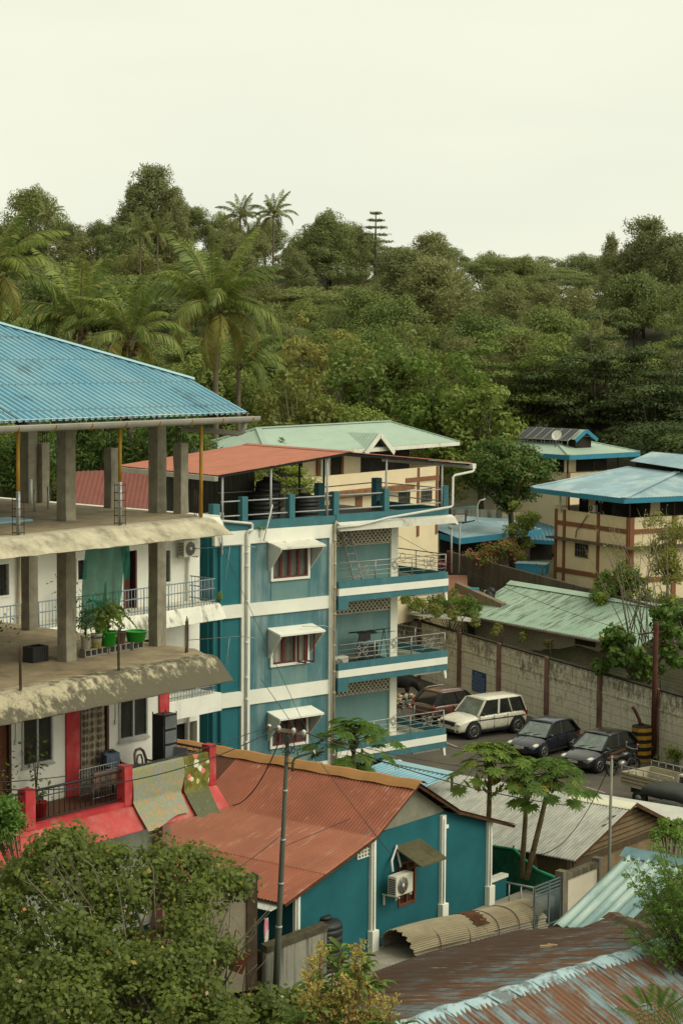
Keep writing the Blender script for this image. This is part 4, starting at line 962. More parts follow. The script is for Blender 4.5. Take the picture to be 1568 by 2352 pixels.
# window with hood
o = MB()
for (a, b, c, d) in ((1.27, 2.1, 2.08, 2.16), (1.27, 1.35, 2.16, 3.35), (2.02, 2.1, 2.16, 3.35), (1.65, 1.71, 2.16, 3.35), (1.35, 2.02, 3.27, 3.35)): o.box(a, b, -.03, .1, c, d)
o = o.build('window', M['wood'], rhs); MB().box(1.35, 2.02, .04, .05, 2.16, 3.27).build('pane', glassmat('dark_red_window', (.06, .035, .03, 1)), o)
for k in range(4): MB().tube([(1.42 + k * .17, .0, 2.16), (1.42 + k * .17, .0, 3.27)], .01, 5).build('window_bar', M['rebar'], o)
mb = MB(); mb.prism([(1.05, -.0, 3.82), (1.05, -.0, 3.86), (1.05, -.95, 3.46), (1.05, -.95, 3.42)], (1.25, 0, 0)); hood = mb.build('window_hood', wm('mossy_asbestos_sheet', (.13, .115, .06, 1), .95, .4, 3, (.05, .045, .02, 1), .45, .65, .8, (3, 3, 3), .3), rhs)
mb = MB(); mb.beam((2.1, -.02, 3.1), (2.15, -.8, 3.45), .04); mb.beam((1.25, -.02, 3.1), (1.2, -.8, 3.45), .04); mb.build('hood_bracket', M['wood'], hood)
ac_unit(RH, (.80, -.42, 2.66), 0, 'white air conditioner unit on the petrol blue wall beside the window', None, .98)
mb = MB(); mb.tube([(.6, -.3, 3.3), (.75, -.15, 3.55), (1.0, -.06, 3.72), (1.08, -.08, 3.9), (1.15, -.06, 3.7), (1.12, -.2, 3.3)], .035, 6); mb.build('insulated_hose', M['pvc'], rhs)
# low blue wall at the right end
MB().box(5.93, 6.9, .02, .2, .6, 1.76).build('low_wall', M['rh_wall'], rhs); MB().box(5.93, 6.95, -.02, .24, 1.762, 1.86).build('wall_coping', M['cream_white'], rhs)
MB().tube([(6.75, .9, .4), (6.75, .9, 3.4)], .045, 8).build('porch_post', M['steel'], rhs)
# pavement beside house
MB().box(-3.4, 9, -1.7, -.02, .6, 1.17).build('house_path', wm('pale_concrete_path', (.34, .31, .24, 1), .95, .25, 2, bump=.2), kind='structure', loc=RH.o, rz=RH.rz)
# ------------------------------------------------------------ rolled corrugated sheets
M['tan_sheet'] = wm('tan_plastic_sheet', (.32, .27, .17, 1), .7, .2, 1.5, (.17, .13, .075, 1), .5, .7, .6, (.5, 3, 3), .0, 30)
M['old_sheet'] = wm('dirty_zinc_sheet', (.28, .25, .19, 1), .75, .25, 2, (.10, .08, .05, 1), .45, .7, .8, (.6, 4, 4), 0, 30)
rl = RH.thing('rolled_roof_sheets', 'tan and grey corrugated sheets bent into a long tunnel beside the blue house', 'metal sheets', (.12, -.80, 1.15), -.23)
def half_tunnel(x0, x1, r, ang0, ang1, mat, nm, parent, off=0.0):
    mb = MB(); n = 150; L = 16
    for i in range(n + 1):
        t_ = lerp(ang0, ang1, i / n); rr = r + off + .011 * math.cos(i * 2 * PI / 5)
        for j in range(L + 1):
            x = lerp(x0, x1, j / L); jag = (.05 * math.sin(i * .35) if j in (0, L) else 0); sag = .035 * math.sin(x * 1.3)
            mb.v.append((x + jag, -rr * 1.18 * math.cos(t_) + .02 * math.sin(x * 2), (rr * 1.12 + sag) * math.sin(t_)))
    for i in range(n):
        for j in range(L): a = i * (L + 1) + j; mb.f.append((a, a + 1, a + L + 2, a + L + 1)); mb.sm.append(False)
    return mb.build(nm, M[mat], parent)
half_tunnel(.1, 5.1, .60, .0, PI, 'old_sheet', 'lower_sheet', rl)
half_tunnel(.0, 3.0, .60, .35, PI * .9, 'tan_sheet', 'upper_sheet', rl, .02)
half_tunnel(2.75, 5.05, .60, .45, PI * .92, 'tan_sheet', 'upper_sheet', rl, .03)
half_tunnel(2.45, 2.95, .60, .75, PI * .8, 'rust_edge', 'brown_patch', rl, .045)
for k, x in enumerate((.9, 2.0, 3.1, 3.9, 4.6)): MB().tube([(x + .15 * math.sin(t_ * 2), -.66 * 1.16 * math.cos(t_), .69 * math.sin(t_)) for t_ in np.linspace(0, PI, 20)], .012, 5).build('rope', M['black'], rl)
# ------------------------------------------------------------ low wall, tank, pole
M['mould_wall'] = wm('grey_mould_streaked_wall', (.30, .29, .23, 1), .95, .2, 1.5, (.075, .07, .05, 1), .48, .62, .85, (5, 5, .25), .2, 50)
LW = Frame(*RH.w(-5.1, -.5, 0).to_2d(), 37.5, .8)
lw = LW.thing('garden_wall', 'short grey garden wall with dark streaks and mossy top behind the utility pole', 'wall')
MB().box(.0, 2.5, -.0, .14, 0, 1.62).build('wall_face', M['mould_wall'], lw); MB().box(.0, .14, .142, 1.6, 0, 1.62).build('return_wall', wm('dark_brown_wall', (.05, .04, .025, 1), .95, .4, 2, bump=.2), lw)  # return wall is a far darker brown than the front face
mb = MB(); mb.prism([(0, -.03, 1.622), (0, -.03, 1.78), (0, .17, 1.84), (0, .17, 1.622)], (2.52, 0, 0)); mb.build('mossy_coping', wm('mossy_dark_coping', (.085, .075, .045, 1), .98, .4, 5, bump=.4), lw)
water_tank(LW, (3.05, .55, .3), .52, 1.45, 'black water tank between the garden wall and the petrol blue house', None)
PW = Frame(*at(590, 2012, 47.5).to_2d(), 62, 2.2)
nw = PW.thing('plaster_wall', 'tall tan plastered wall end with dark top beside the bougainvillea', 'wall')
MB().box(-2.2, -.28, 0, .2, 0, 2.72).build('wall_face', wm('tan_plaster', (.27, .23, .16, 1), .95, .2, 1.2, (.09, .07, .045, 1), .5, .72, .7, (2, 2, .4), .15), nw)
MB().box(-.278, 0, -.04, .24, 0, 2.72).build('pilaster', wm('shade_brown_pilaster', (.075, .05, .032, 1), .95, .4, 3, (.17, .07, .05, 1), .55, .7, .6, (3, 3, .4), .2), nw)  # dark brown holds the end face's shade; the reddish stains are its own
MB().box(-2.2, .02, -.06, .26, 2.722, 2.84).build('wall_top', wm('black_mould_top', (.045, .04, .028, 1), .95, .3, 3, bump=.3), nw)
cl = MB().v
o = drape(6, 10, lambda a, b: (a * .14 - .02 * b, .02 * math.sin(a * 9 + b * 4), -b * .75)).build('towel', wm('pink_and_white_cloth', (.75, .70, .62, 1), .95, .1, 3, (.62, .18, .25, 1), .5, .55, .9, (3, 3, 2), 0), None, 'pink and white towel hanging in the dark gap under the red roof eave', 'towel')
o.location = at(*KX(548, 850), 50.2); o.rotation_euler = (0, 0, RH.rz)
# debris boards near the plaster wall
for k, (q, q2, Y, lab) in enumerate((((0, 1330), (125, 1395), 44.5, 'pale wooden offcut lying below the plaster wall'), ((105, 1240), (350, 1330), 45.5, 'brown board leaning at the foot of the plaster wall'))):
    a, b = at(*KX(*q), Y), at(*KX(*q2), Y); mb = MB(); mb.beam(Vector((0, 0, 0)), b - a, .12 if k == 0 else .04, .07 if k == 0 else .5); o = mb.build('board', M['wood'] if k else wm('pale_wood', (.33, .21, .12, 1), .8, .3, 6), None, lab, 'board'); o.location = a
# utility pole
pb = at(632, 2262, 49.6); pt = at(660.5, 1690, 49.6); pb.z = g(pb.x, pb.y) - .1
up = thing('utility_pole', 'grey green tubular utility pole with crossarm in front of the red roof', 'utility pole', pb)
M['pole'] = wm('grey_green_pole_paint', (.085, .098, .070, 1), .7, .2, 2, (.06, .05, .035, 1), .5, .75, .6, (3, 3, .6), .1)
h = pt - pb
mb = MB(); mb.tube([(0, 0, 0), h * .30, h * .302, h * .62, h * .622, h], [.086, .082, .072, .066, .056, .05], 12); mb.build('pole', M['pole'], up)
mb = MB()
for f_ in (.30, .46, .62, .8): mb.tube([h * f_ - Vector((0, 0, .03)), h * f_ + Vector((0, 0, .03))], .1 - f_ * .04, 12)
mb.build_each('band', M['steel'], up)
ca, cb_ = at(*K15(430, 250), 49.3) - pb, at(*K15(770, 305), 49.9) - pb
arm = MB().beam(ca, cb_, .07, .09).build('crossarm', wm('weathered_crossarm', (.15, .12, .08, 1), .8, .3, 5), up)
INS = []
for k, q in enumerate(((440, 235), (525, 245), (658, 268), (750, 285))):
    p = at(*K15(*q), 49.45) - pb; INS.append(p + pb)
    MB().lathe(p - Vector((0, 0, .10)), [(.015, -.04), (.02, .02), (.055, .03), (.05, .07), (.06, .08), (.045, .13), (.02, .15)], 12).build('insulator', M['pvc'], arm)
mb = MB(); A_ = lambda x, y: at(*K15(x, y), 49.55) - pb
mb.tube([A_(648, 640), A_(652, 560), A_(668, 525), A_(720, 502), A_(820, 472), A_(940, 448)], .03, 8); mb.beam(A_(590, 560), A_(670, 572), .03); mb.build('lamp_arm', M['pole'], up)
MB().tube([A_(838, 470), A_(852, 464)], .05, 8).build('arm_cap', M['pvc'], up)
mb = MB()
for k in range(9):
    x0 = 590 + 20 * (k % 4); mb.tube([A_(x0 + 8 * math.sin(k), 300 + 12 * k), A_(x0 + 30 * math.sin(k * 2 + 1), 370 + 14 * k), A_(x0 - 50 * math.cos(k * 1.7), 440 + 8 * k), A_(610 + 5 * k, 500 - 9 * k)], .008, 5)
mb.tube([A_(690, 430), A_(712, 450), A_(718, 415)], .012, 5); mb.tube([A_(680, 480), A_(700, 500), A_(690, 450), A_(660, 430)], .01, 5)
mb.build('loose_cable', M['black'], up)
def wire(p, q, sag, r, label, n=24, mat='black'):
    p = Vector(p); q = Vector(q); m_ = MB()
    m_.tube([(p.lerp(q, t_) - p) - Vector((0, 0, 4 * sag * t_ * (1 - t_))) for t_ in np.linspace(0, 1, n)], r, 5)
    o = m_.build('overhead_cable', M[mat], None, label, 'cable', 'overhead cables'); o.location = p; return o
wire(INS[0], at(0, 1797, 40), .25, .010, 'thin cable sagging left from the crossarm in front of the blankets')
wire(INS[1], at(-20, 1812, 40), .5, .014, 'thicker cable hanging below the thin one in front of the blankets')
wire(INS[3], at(1600, 1850, 72), .8, .016, 'thick cable running right from the crossarm over the parked cars')
wire(INS[2], at(1600, 1745, 86), .9, .010, 'cable running right from the crossarm along the mouldy wall')
wire(at(600, 1560, 60), at(900, 1966, 52), .1, .010, 'thin diagonal cable crossing the red roof down to the air conditioner')
wire(INS[1] - Vector((0, 0, .4)), at(535, 1850, 52), .35, .016, 'black drooping cable from the pole over the brown roof section')
wire(at(650, 1945, 49.6), at(1210, 1690, 75), .1, .009, 'fine stay wire rising right from the pole towards the papaya trees')
wire(at(650, 1915, 49.6), at(450, 2060, 45), .05, .010, 'fine wire from the pole down to the bougainvillea')
wire(at(925, 1335, 95), at(1600, 1640, 88), .4, .010, 'cable across the mouldy wall above the parked cars')
wire(at(905, 1225, 100), at(1600, 1490, 85), .6, .011, 'thin upper cable passing the steel balcony rails')
wire(at(480, 1190, 70), at(840, 1960, 56), .1, .008, 'hair thin cable in front of the blue facade windows')
# ------------------------------------------------------------ grey sheds, gate, net
M['zinc'] = wm('pale_zinc_roof', (.43, .43, .36, 1), .6, .20, .8, (.22, .21, .165, 1), .44, .66, .75, (.35, 5, 5), 0, 25, .35)
M['zinc2'] = wm('rust_streaked_zinc_roof', (.50, .49, .42, 1), .6, .12, .8, (.27, .14, .07, 1), .60, .70, .8, (.35, 5, 5), 0, 25, .35)
GS = Frame(7.15, 60.5, 37.5)
gs = GS.thing('grey_shed', 'low shed with pale zinc gable roof and mud brown gable wall', 'shed')
ez, rz2, rx = 2.0, 3.1, 3.75
MB().corr([(0, -.1, ez), (rx, -.1, rz2), (rx, 8.8, rz2), (0, 8.8, ez)], (1, 0, .3), .115, .036).build('roof', M['zinc'], gs)
MB().corr([(0.02, -.12, ez + .02), (1.9, -.12, ez + .02 + 1.88 * .2933), (1.9, 8.8, ez + .02 + 1.88 * .2933), (.02, 8.8, ez + .02)], (1, 0, .2933), .115, .036).build('roof_sheet', M['zinc'], gs)
MB().corr([(rx, -.1, rz2), (7.3, -.1, 1.6), (7.3, 6, 1.6), (rx, 6, rz2)], (1, 0, -.42), .0762, .017).build('roof', M['zinc'], gs)
mb = MB(); mb.prism([(rx - .42, -.15, rz2 - .08), (rx - .38, -.15, rz2 - .05), (rx, -.15, rz2 + .06), (rx + .3, -.15, rz2 - .05)], (0, 2.3, 0)); mb.build('ridge_cap', wm('cream_ridge_sheet', (.74, .70, .52, 1), .6, .08, 2), gs)
mb = MB(); mb.beam((rx, -.14, rz2 + .01), (0, -.14, ez - .03), .03, .07); mb.beam((rx, -.14, rz2 + .01), (7.3, -.14, 1.56), .04, .12); mb.build('barge_board', M['rust_edge'], gs)
MB().prism([(.25, .15, -.3), (7.0, .15, -.3), (7.0, .15, 1.68), (rx, .15, 3.04), (.25, .15, 2.05)], (0, .15, 0)).build('gable_wall', wm('mud_brown_wall', (.20, .14, .075, 1), .95, .25, 1.2, (.27, .22, .14, 1), .5, .7, .6, (1, 1, 2), .2), gs)
mb = MB()
for k in range(6): mb.box(.9 + k * .3, 6.4 - k * .35, .12, .149, 2.0 + k * .17, 2.02 + k * .17)
mb.box(.3, 6.8, .1, .149, 1.72, 1.92); mb.build('gable_plank', wm('dark_plank', (.085, .062, .035, 1), .9, .3, 3), gs)
MB().box(.25, .4, .3, 8.6, -.3, 1.98).build('side_wall', wm('dark_mud_wall', (.11, .08, .045, 1), .95, .3, 1.5), gs)
for y in (1.3, 3.2): MB().tube([(.05, y, -.2), (.05, y, 2.0)], .05, 7).build('eave_post', M['wood'], gs)
l0 = at_z(*K9(1128, 201), 1.9); l1 = at_z(*K9(1640, 284), 1.9)
rr = thing('zinc_lean_to', 'pale zinc lean-to roof with brown rust lines behind the grey shed', 'shed', l0)
e = l1 - l0; dn_ = Vector((e.y, -e.x, 0)).normalized(); dn_ = (dn_ if dn_.y < 0 else -dn_) * 6 - Vector((0, 0, .75))
MB().corr([(0, 0, 0), e, e + dn_, dn_], dn_, .0762, .015).build('roof', M['zinc2'], rr)
MB().prism([e * .05 + dn_ * .9 - Vector((0, 0, .1)), e * .95 + dn_ * .9 - Vector((0, 0, .1)), e * .95 + dn_ * .9 - Vector((0, 0, 1.3)), e * .05 + dn_ * .9 - Vector((0, 0, 1.3))], dn_.normalized() * -.1).build('wall', M['wood'], rr)
tq0, tq1 = at(1397, 2012, 58.5), at(1404, 1735, 58.5)
tp_ = thing('thin_pole', 'thin pale grey pole standing in front of the mud brown gable', 'pole', (tq0.x, tq0.y, g(tq0.x, tq0.y)))
MB().tube([(0, 0, -.2), tq1 - tp_.location], [.055, .042], 9).build('shaft', wm('pale_grey_pole', (.27, .27, .21, 1), .7, .2, 2, (.10, .09, .06, 1), .5, .7, .6, (4, 4, .8)), tp_); q_ = tq1 - tp_.location
mb = MB(); mb.beam(q_ + Vector((-.05, 0, .02)), q_ + Vector((.42, .05, .18)), .06); mb.beam(q_ + Vector((-.12, -.02, -.1)), q_ + Vector((.2, 0, -.08)), .05); mb.build('bracket', M['rustpole0'] if 'rustpole0' in M else M['rust_edge'], tp_)
wire(tq1 - Vector((0, 0, .1)), at(1020, 1710, 66), .25, .009, 'cable from the thin pale pole across the papaya crowns')
wire(tq1 - Vector((0, 0, .15)), at(1210, 1960, 59.8), .9, .012, 'dark cable looping low from the thin pale pole over the grey shed roof')
# picket fence and stuff right of the shed
fn = thing('picket_fence', 'grey wooden picket fence at the right edge behind the teal roof', 'fence', at(*K16(1500, 620), 60), math.radians(30))
for k in range(9): MB().box(-.9 + k * .2, -.78 + k * .2, 0, .02, -1.3, .25 + .04 * math.sin(k * 2)).build('picket', M['gable'], fn)
MB().box(-1, 1, .021, .05, -.1, .0).build('rail', M['gable'], fn)
# gate in front of the green net
GT = Frame(5.57, 55.93, 37.5)
M['gate'] = pm('blue_grey_gate_paint', (.10, .135, .135, 1), .55)
gt = GT.thing('metal_gate', 'blue grey double metal gate of thin vertical bars', 'gate', (0, 0, 1.15))
for k, (x0, x1) in enumerate(((.02, .78), (.82, 1.42))):
    f = MB(); zt = 1.28
    for (p, q) in (((x0, 0, 0), (x0, 0, zt)), ((x1, 0, 0), (x1, 0, zt)), ((x0, 0, .03), (x1, 0, .03)), ((x0, 0, zt), (x1, 0, zt)), ((x0, 0, .98), (x1, 0, .98)), ((x0, 0, 1.08), (x1, 0, 1.08)), ((x0, 0, 1.18), (x1, 0, 1.18))): f.beam(p, q, .035, .035)
    leaf = f.build('gate_leaf', M['gate'], gt); mb = MB(); nb = 13
    for j in range(1, nb): x = lerp(x0, x1, j / nb); mb.tube([(x, 0, .03), (x, 0, .98)], .010, 5)
    mb.build('bars', M['gate'], leaf)
wl = GT.thing('gate_wall', 'short white wall with a mossy top next to the metal gate', 'wall', (1.45, -.02, .9))
M['gatepost'] = wm('grey_weathered_post', (.20, .17, .12, 1), .95, .3, 3, (.07, .06, .04, 1), .5, .7, .7, (4, 4, .6), .2)
MB().box(0, .28, -.06, .22, 0, 1.68).build('gate_post', M['gatepost'], wl); MB().box(2.05, 2.3, -.05, .2, 0, 1.66).build('gate_post', M['gatepost'], wl)
MB().box(.281, 2.049, 0, .15, 0, 1.38).build('wall_face', wm('cream_plaster', (.62, .55, .42, 1), .9, .1, 1, (.2, .17, .1, 1), .62, .8, .6, (5, 5, .6), .05), wl)
MB().box(.281, 2.049, -.04, .19, 1.382, 1.56).build('mossy_coping', wm('mossy_grey_coping', (.16, .14, .09, 1), .98, .4, 4, (.05, .045, .025, 1), .45, .65, .8, (5, 5, 1), .4), wl)
# green net
t = NT('green_shade_net'); c = t.mix(t.ramp(t.noise(2, 4), .35, .65), (.008, .10, .045, 1), (.014, .17, .08, 1)); c = t.mix(t.ramp(t.noise(9, 4, .6), .5, .7, 0, .5), c, (.01, .05, .02, 1))
t.b.inputs['Alpha'].default_value = .93; M['net'] = t.done(c, .8)
NP = [((655, 455), 61.5), ((770, 470), 61.0), ((820, 520), 60.5), ((880, 570), 60.0), ((960, 602), 59.6)]
top = [at(*K9(*q), Y) for q, Y in NP]
def net_fn(a, b):
    f = a * (len(top) - 1); i = min(int(f), len(top) - 2); p = top[i].lerp(top[i + 1], f - i); z0 = g(p.x, p.y) + .05
    return Vector((p.x + .08 * math.sin(a * 14 + b * 2) * b, p.y - .25 * b + .12 * math.sin(a * 9) * b, lerp(p.z, z0, b))) - top[0]
o = drape(40, 16, net_fn).build('shade_net_fence', M['net'], None, 'dark green shade net hung as a fence beside the blue house', 'net'); o.location = top[0]
o = MB().tube([p - top[0] + Vector((0, -.03, .02)) for p in top], .05, 6).build('net_edge', pm('bright_green_net_edge', (.01, .24, .11, 1), .8), o)
mb = MB()
for k, i in enumerate((1, 3)): p = top[i] - top[0]; mb.tube([p + Vector((0, .1, .1)), Vector((p.x, p.y + .1, g(*top[i].to_2d()) - top[0].z))], .03, 6)
mb.build('net_post', M['rebar'], o.parent)
fp = thing('pipe_fence', 'thin galvanised pipe rail between the low blue wall and the gate', 'fence', at(*K17(540, 720), 57.5))
b_ = at(*K17(890, 790), 56.3) - fp.location
MB().tube([(0, 0, 0), b_], .028, 7).build('rail', M['steel'], fp)
for f_ in (.12, .55, .99): MB().tube([b_ * f_, b_ * f_ - Vector((0, 0, 1.0 if f_ > .5 else .8))], .022, 6).build('post', M['steel'], fp)
# ------------------------------------------------------------ teal translucent roof
t = NT('teal_translucent_sheet'); mp = t.n('ShaderNodeMapping'); mp.inputs['Rotation'].default_value = (0, 0, -math.atan2(3.0, 2.38)); t.link(t.co, mp.inputs['Vector'])
n1 = t.noise(1.0, 6, .65, t.mapping((.22, 3.4, .5), co=mp.outputs[0])); c = t.mix(t.ramp(n1, .36, .64), (.12, .225, .22, 1), (.34, .44, .38, 1)); c = t.mix(t.ramp(t.noise(.8, 4), .45, .65, 0, .5), c, (.10, .19, .19, 1)); c = t.mix(t.ramp(n1, .60, .72, 0, .6), c, (.55, .58, .47, 1)); M['teal_sheet'] = t.done(c, .45, 0, .5)
A, B_, C_ = at(*K16(985, 700), 53), at(*K16(1620, 806), 51.9), at(*K16(160, 1490), 50)
B_.z = A.z; tr = thing('teal_roof_shed', 'shed with a pale teal translucent corrugated roof at right', 'shed', C_)
D_ = C_ + (B_ - A)
MB().corr([C_ - C_, D_ - C_, B_ - C_, A - C_], A - C_, .30, .075, 'sin').build('roof', M['teal_sheet'], tr)
mb = MB(); u = (B_ - A).normalized(); dn = (C_ - A).normalized()
mb.add([A - C_ + dn * .35 + Vector((0, 0, .05)) - u * .12, A - C_ + Vector((0, 0, .14)) - u * .12, B_ - C_ + Vector((0, 0, .14)), B_ - C_ + dn * .35 + Vector((0, 0, .05))], [(0, 1, 2, 3)])
mb.add([A - C_ + Vector((0, 0, .14)) - u * .12, A - C_ - dn * .3 + Vector((0, 0, -.05)), B_ - C_ - dn * .3 + Vector((0, 0, -.05)), B_ - C_ + Vector((0, 0, .14))], [(0, 1, 2, 3)])
mb.build('ridge_cap', wm('blue_grey_ridge', (.16, .27, .29, 1), .6, .3, 3), tr)
mb = MB()
for p in (C_ + (A - C_) * .08 + u * .2, A + u * .2 - Vector((0, 0, .2)), D_ + (B_ - D_) * .08): mb.tube([p - C_ - Vector((0, 0, .02)), Vector((p.x - C_.x, p.y - C_.y, g(p.x, p.y) - C_.z - .1))], .05, 7)
mb.build('post', M['wood'], tr)
# ------------------------------------------------------------ rusty roof in the foreground
def rustmat(name, vec_scale, base, rot=0):
    t = NT(name); n1 = t.noise(1.0, 8, .7, t.mapping(vec_scale)); n2 = t.noise(1.6, 5, .6); n3 = t.noise(1.0, 6, .7, t.mapping((vec_scale[0] * 2.2, vec_scale[1] * 1.4, 1)))
    c = t.mix(t.ramp(n2, .35, .65), base, dk(base, .6))
    c = t.mix(t.ramp(t.math('ADD', t.math('MULTIPLY', n1, .7), t.math('MULTIPLY', n2, .35)), .44, .57), c, (.185, .095, .052, 1))
    sy_ = t.n('ShaderNodeSeparateXYZ'); t.link(t.co, sy_.inputs[0])
    if rot: c = t.mix(t.ramp(t.math('ADD', sy_.outputs['Y'], t.math('MULTIPLY', n2, 3.0)), 2.2, 5.2, 0, .86), c, (.085, .052, .034, 1))
    c = t.mix(t.ramp(n3, .5, .66, 0, .85), c, (.085, .035, .018, 1)); c = t.mix(t.ramp(n3, .40, .33, 0, .7), c, (.36, .40, .37, 1))
    return t.done(c, .75, 0, .25)
RRo = at_z(*K9(290, 1280), 6.0); RR = Frame(RRo.x, RRo.y, 47)
rs = RR.thing('rusty_roof_house', 'foreground house roof of rusty blue corrugated sheets', 'house')
M['rustA'] = rustmat('rusty_blue_sheet', (6, .45, 1), (.19, .255, .265, 1), 1); M['rustB'] = rustmat('rusty_blue_sheet_near', (6.5, .6, 1), (.21, .30, .32, 1))
S_ = -.25; S2_ = -.37
far = [(-2.5, 0), (7.35, 0), (8.77, 3.55), (8.76, 5.43), (5.74, 5.72), (4.08, 5.33), (-2.5, 4.9)]
rr_ = MB().corr([(x, y, 6 + S_ * y) for x, y in far], (0, 1, S_), .13, .034, 'sin', 4, .02).build('roof', M['rustA'], rs)
for k, (ya, yb) in enumerate(((0, -1.95), (-1.8, -3.9), (-3.75, -6))):
    za, zb_ = 6.0 - S2_ * ya + .014 * (2 - k), 6.0 - S2_ * yb + .014 * (2 - k)
    MB().corr([(-2.5, ya, za), (7.6, ya, za), (7.6, yb, zb_), (-2.5, yb, zb_)], (0, -1, S2_), .13, .034, 'sin', 3, .02).build('near_sheet', M['rustB'], rr_)
MB().corr([(7.35, 0, 6.0), (10.3, 3.86, 5.06), (8.77, 3.6, 5.1)], (0, 1, S_), .1, .02).build('side_sheet', M['rustA'], rr_)
MB().corr([(7.35, 0, 6.0), (10.3, 3.86, 5.06), (13.5, 1.5, 4.0), (9.5, -3, 4.6)], (1, -.8, -.3), .1, .02).build('side_sheet', M['rustA'], rr_)
mb = MB(); pa, pb2 = Vector((10.3, 3.9, 5.1)), Vector((7.3, -.05, 6.05)); n = 14
for i in range(n + 1):
    p = pa.lerp(pb2, i / n) + Vector((0, 0, .02 * math.sin(i * 2)))
    for o_ in ((-.2, .16, -.1), (-.06, .05, .03), (.06, -.05, .03), (.2, -.16, -.1)): mb.v.append(tuple(p + Vector(o_)))
for i in range(n):
    for k in range(3): mb.f.append((i * 4 + k, i * 4 + k + 1, i * 4 + k + 5, i * 4 + k + 4)); mb.sm.append(False)
mb.build('hip_cap', wm('brown_moss_cap', (.10, .07, .045, 1), .95, .35, 3, (.2, .09, .045, 1), .5, .7, .6, (3, 3, 3), .3), rr_)
mb = MB(); n = 60
for i in range(n + 1):
    x = lerp(-2.5, 7.45, i / n); w_ = .015 * math.sin(i * 1.9) + .02 * math.sin(i * .7); step = .012 * (i // 11 % 2)
    for (y, z) in ((-.27, -.075), (-.24, -.055), (-.10, .04), (.0, .07), (.12, .03), (.24, -.045)): mb.v.append((x, y + w_ * .5, 6.0 + z + step + w_ * .6))
for i in range(n):
    for k in range(5): mb.f.append((i * 6 + k, i * 6 + k + 1, i * 6 + k + 7, i * 6 + k + 6)); mb.sm.append(False)
t = NT('peeling_blue_ridge'); c = t.mix(t.ramp(t.noise(2.2, 7, .7), .47, .60), (.33, .45, .47, 1), (.13, .16, .16, 1)); c = t.mix(t.ramp(t.noise(5, 5, .7), .60, .70, 0, .8), c, (.14, .06, .03, 1)); mb.build('ridge_cap', t.done(c, .6, 0, .3), rr_)
mb = MB()
for k in range(16):
    x = -2.3 + k * .6 + random.uniform(-.03, .03); mb.beam((x, -.05, 6.07), (x + .12, -.26, 5.96), .10, .012)
mb.build_each('ridge_tab', wm('pale_blue_tab', (.30, .42, .44, 1), .6, .2, 5), rr_)
MB().box(-2.3, 7, -5.4, 4.5, 2.5, 4.0).build('wall', M['dark'], rs)
o = MB().cbox((0, 0, 0), (.34, .05, .05), .2).cbox((.1, .03, .02), (.2, .04, .03), -.3).build('wood_scrap', wm('pale_scrap_wood', (.5, .35, .2, 1), .9, .2, 5), None, 'small pale wood scrap lying on the rusty foreground roof', 'scrap'); o.location = RR.w(6.6, 2.6, 6 - .25 * 2.6 + .05)
# ================================================================== parking yard, boundary wall, vehicles
YW = Frame(13.3, 85.6, -25)          # x runs back along the wall, y towards the yard
M['asphalt'] = wm('worn_asphalt', (.105, .092, .072, 1), .95, .25, .5, (.16, .13, .09, 1), .5, .7, .6, (.4, .4, .4), .3, 30)
pk = MB()
nx, ny = 24, 30
for j in range(ny + 1):
    for i in range(nx + 1):
        x, y = lerp(-1, 22, i / nx), lerp(66, 125, j / ny); q = Vector((x, y, 0)); s_ = (x - 13.3) * .906 + (y - 85.6) * .423
        if s_ > -.05: x -= (s_ + .05) * .906; y -= (s_ + .05) * .423
        pk.v.append((x, y, .03 if g(x, y) < .05 else g(x, y) + .03))
for j in range(ny):
    for i in range(nx): a = j * (nx + 1) + i; pk.f.append((a, a + 1, a + nx + 2, a + nx + 1)); pk.sm.append(False)
pk.build('parking_yard', M['asphalt'], kind='structure')
ML = MB()
for (q, q2) in ((K13(545, 765), K13(670, 815)), (K12(735, 855), K12(900, 905))):
    a, b = at_z(*q, .045), at_z(*q2, .045); n = (b - a).cross(Vector((0, 0, 1))).normalized() * .06; ML.add([a + n, b + n, b - n, a - n], [(0, 1, 2, 3)])
ML.build('parking_line', wm('faded_white_line', (.34, .31, .25, 1), .9, .2, 3), kind='structure')
# boundary wall -----------------------------------------------------------------
t = NT('mould_blotched_wall')
n1 = t.noise(1.0, 10, .78, t.mapping((3.6, 3.6, 2.0))); n2 = t.noise(.45, 5, .6); n3 = t.noise(1.0, 7, .7, t.mapping((4, 4, .7)))
sz = t.n('ShaderNodeSeparateXYZ'); t.link(t.co, sz.inputs[0])
hgt = t.ramp(sz.outputs['Z'], .0, 3.3, -.10, .05)
base = t.mix(t.ramp(n2, .35, .65), (.58, .54, .41, 1), (.70, .66, .52, 1)); base = t.mix(t.ramp(n3, .5, .72, 0, .7), base, (.27, .20, .11, 1))
mould = t.math('ADD', t.math('ADD', t.math('MULTIPLY', n1, .7), t.math('MULTIPLY', n2, .3)), hgt)
c = t.mix(t.ramp(mould, .485, .60, 0, .76), base, (.08, .07, .042, 1)); c = t.mix(t.ramp(t.noise(11, 6, .8), .50, .64, 0, .62), c, (.07, .062, .04, 1))
bw = t.n('ShaderNodeTexWave', wave_type='BANDS', bands_direction='Z'); bw.inputs['Scale'].default_value = .8; bw.inputs['Distortion'].default_value = .4; t.link(t.co, bw.inputs['Vector'])
c = t.mix(t.ramp(bw.outputs['Fac'], .93, 1.0, 0, .35), c, (.12, .10, .06, 1)); t.bump(n1, .4, .03)
M['bwall'] = t.done(c, .95, 0, .1)
M['pinkpil'] = wm('faded_maroon_pilaster', (.26, .145, .115, 1), .95, .35, 3, (.075, .045, .032, 1), .45, .65, .8, (3, 3, 1), .3)
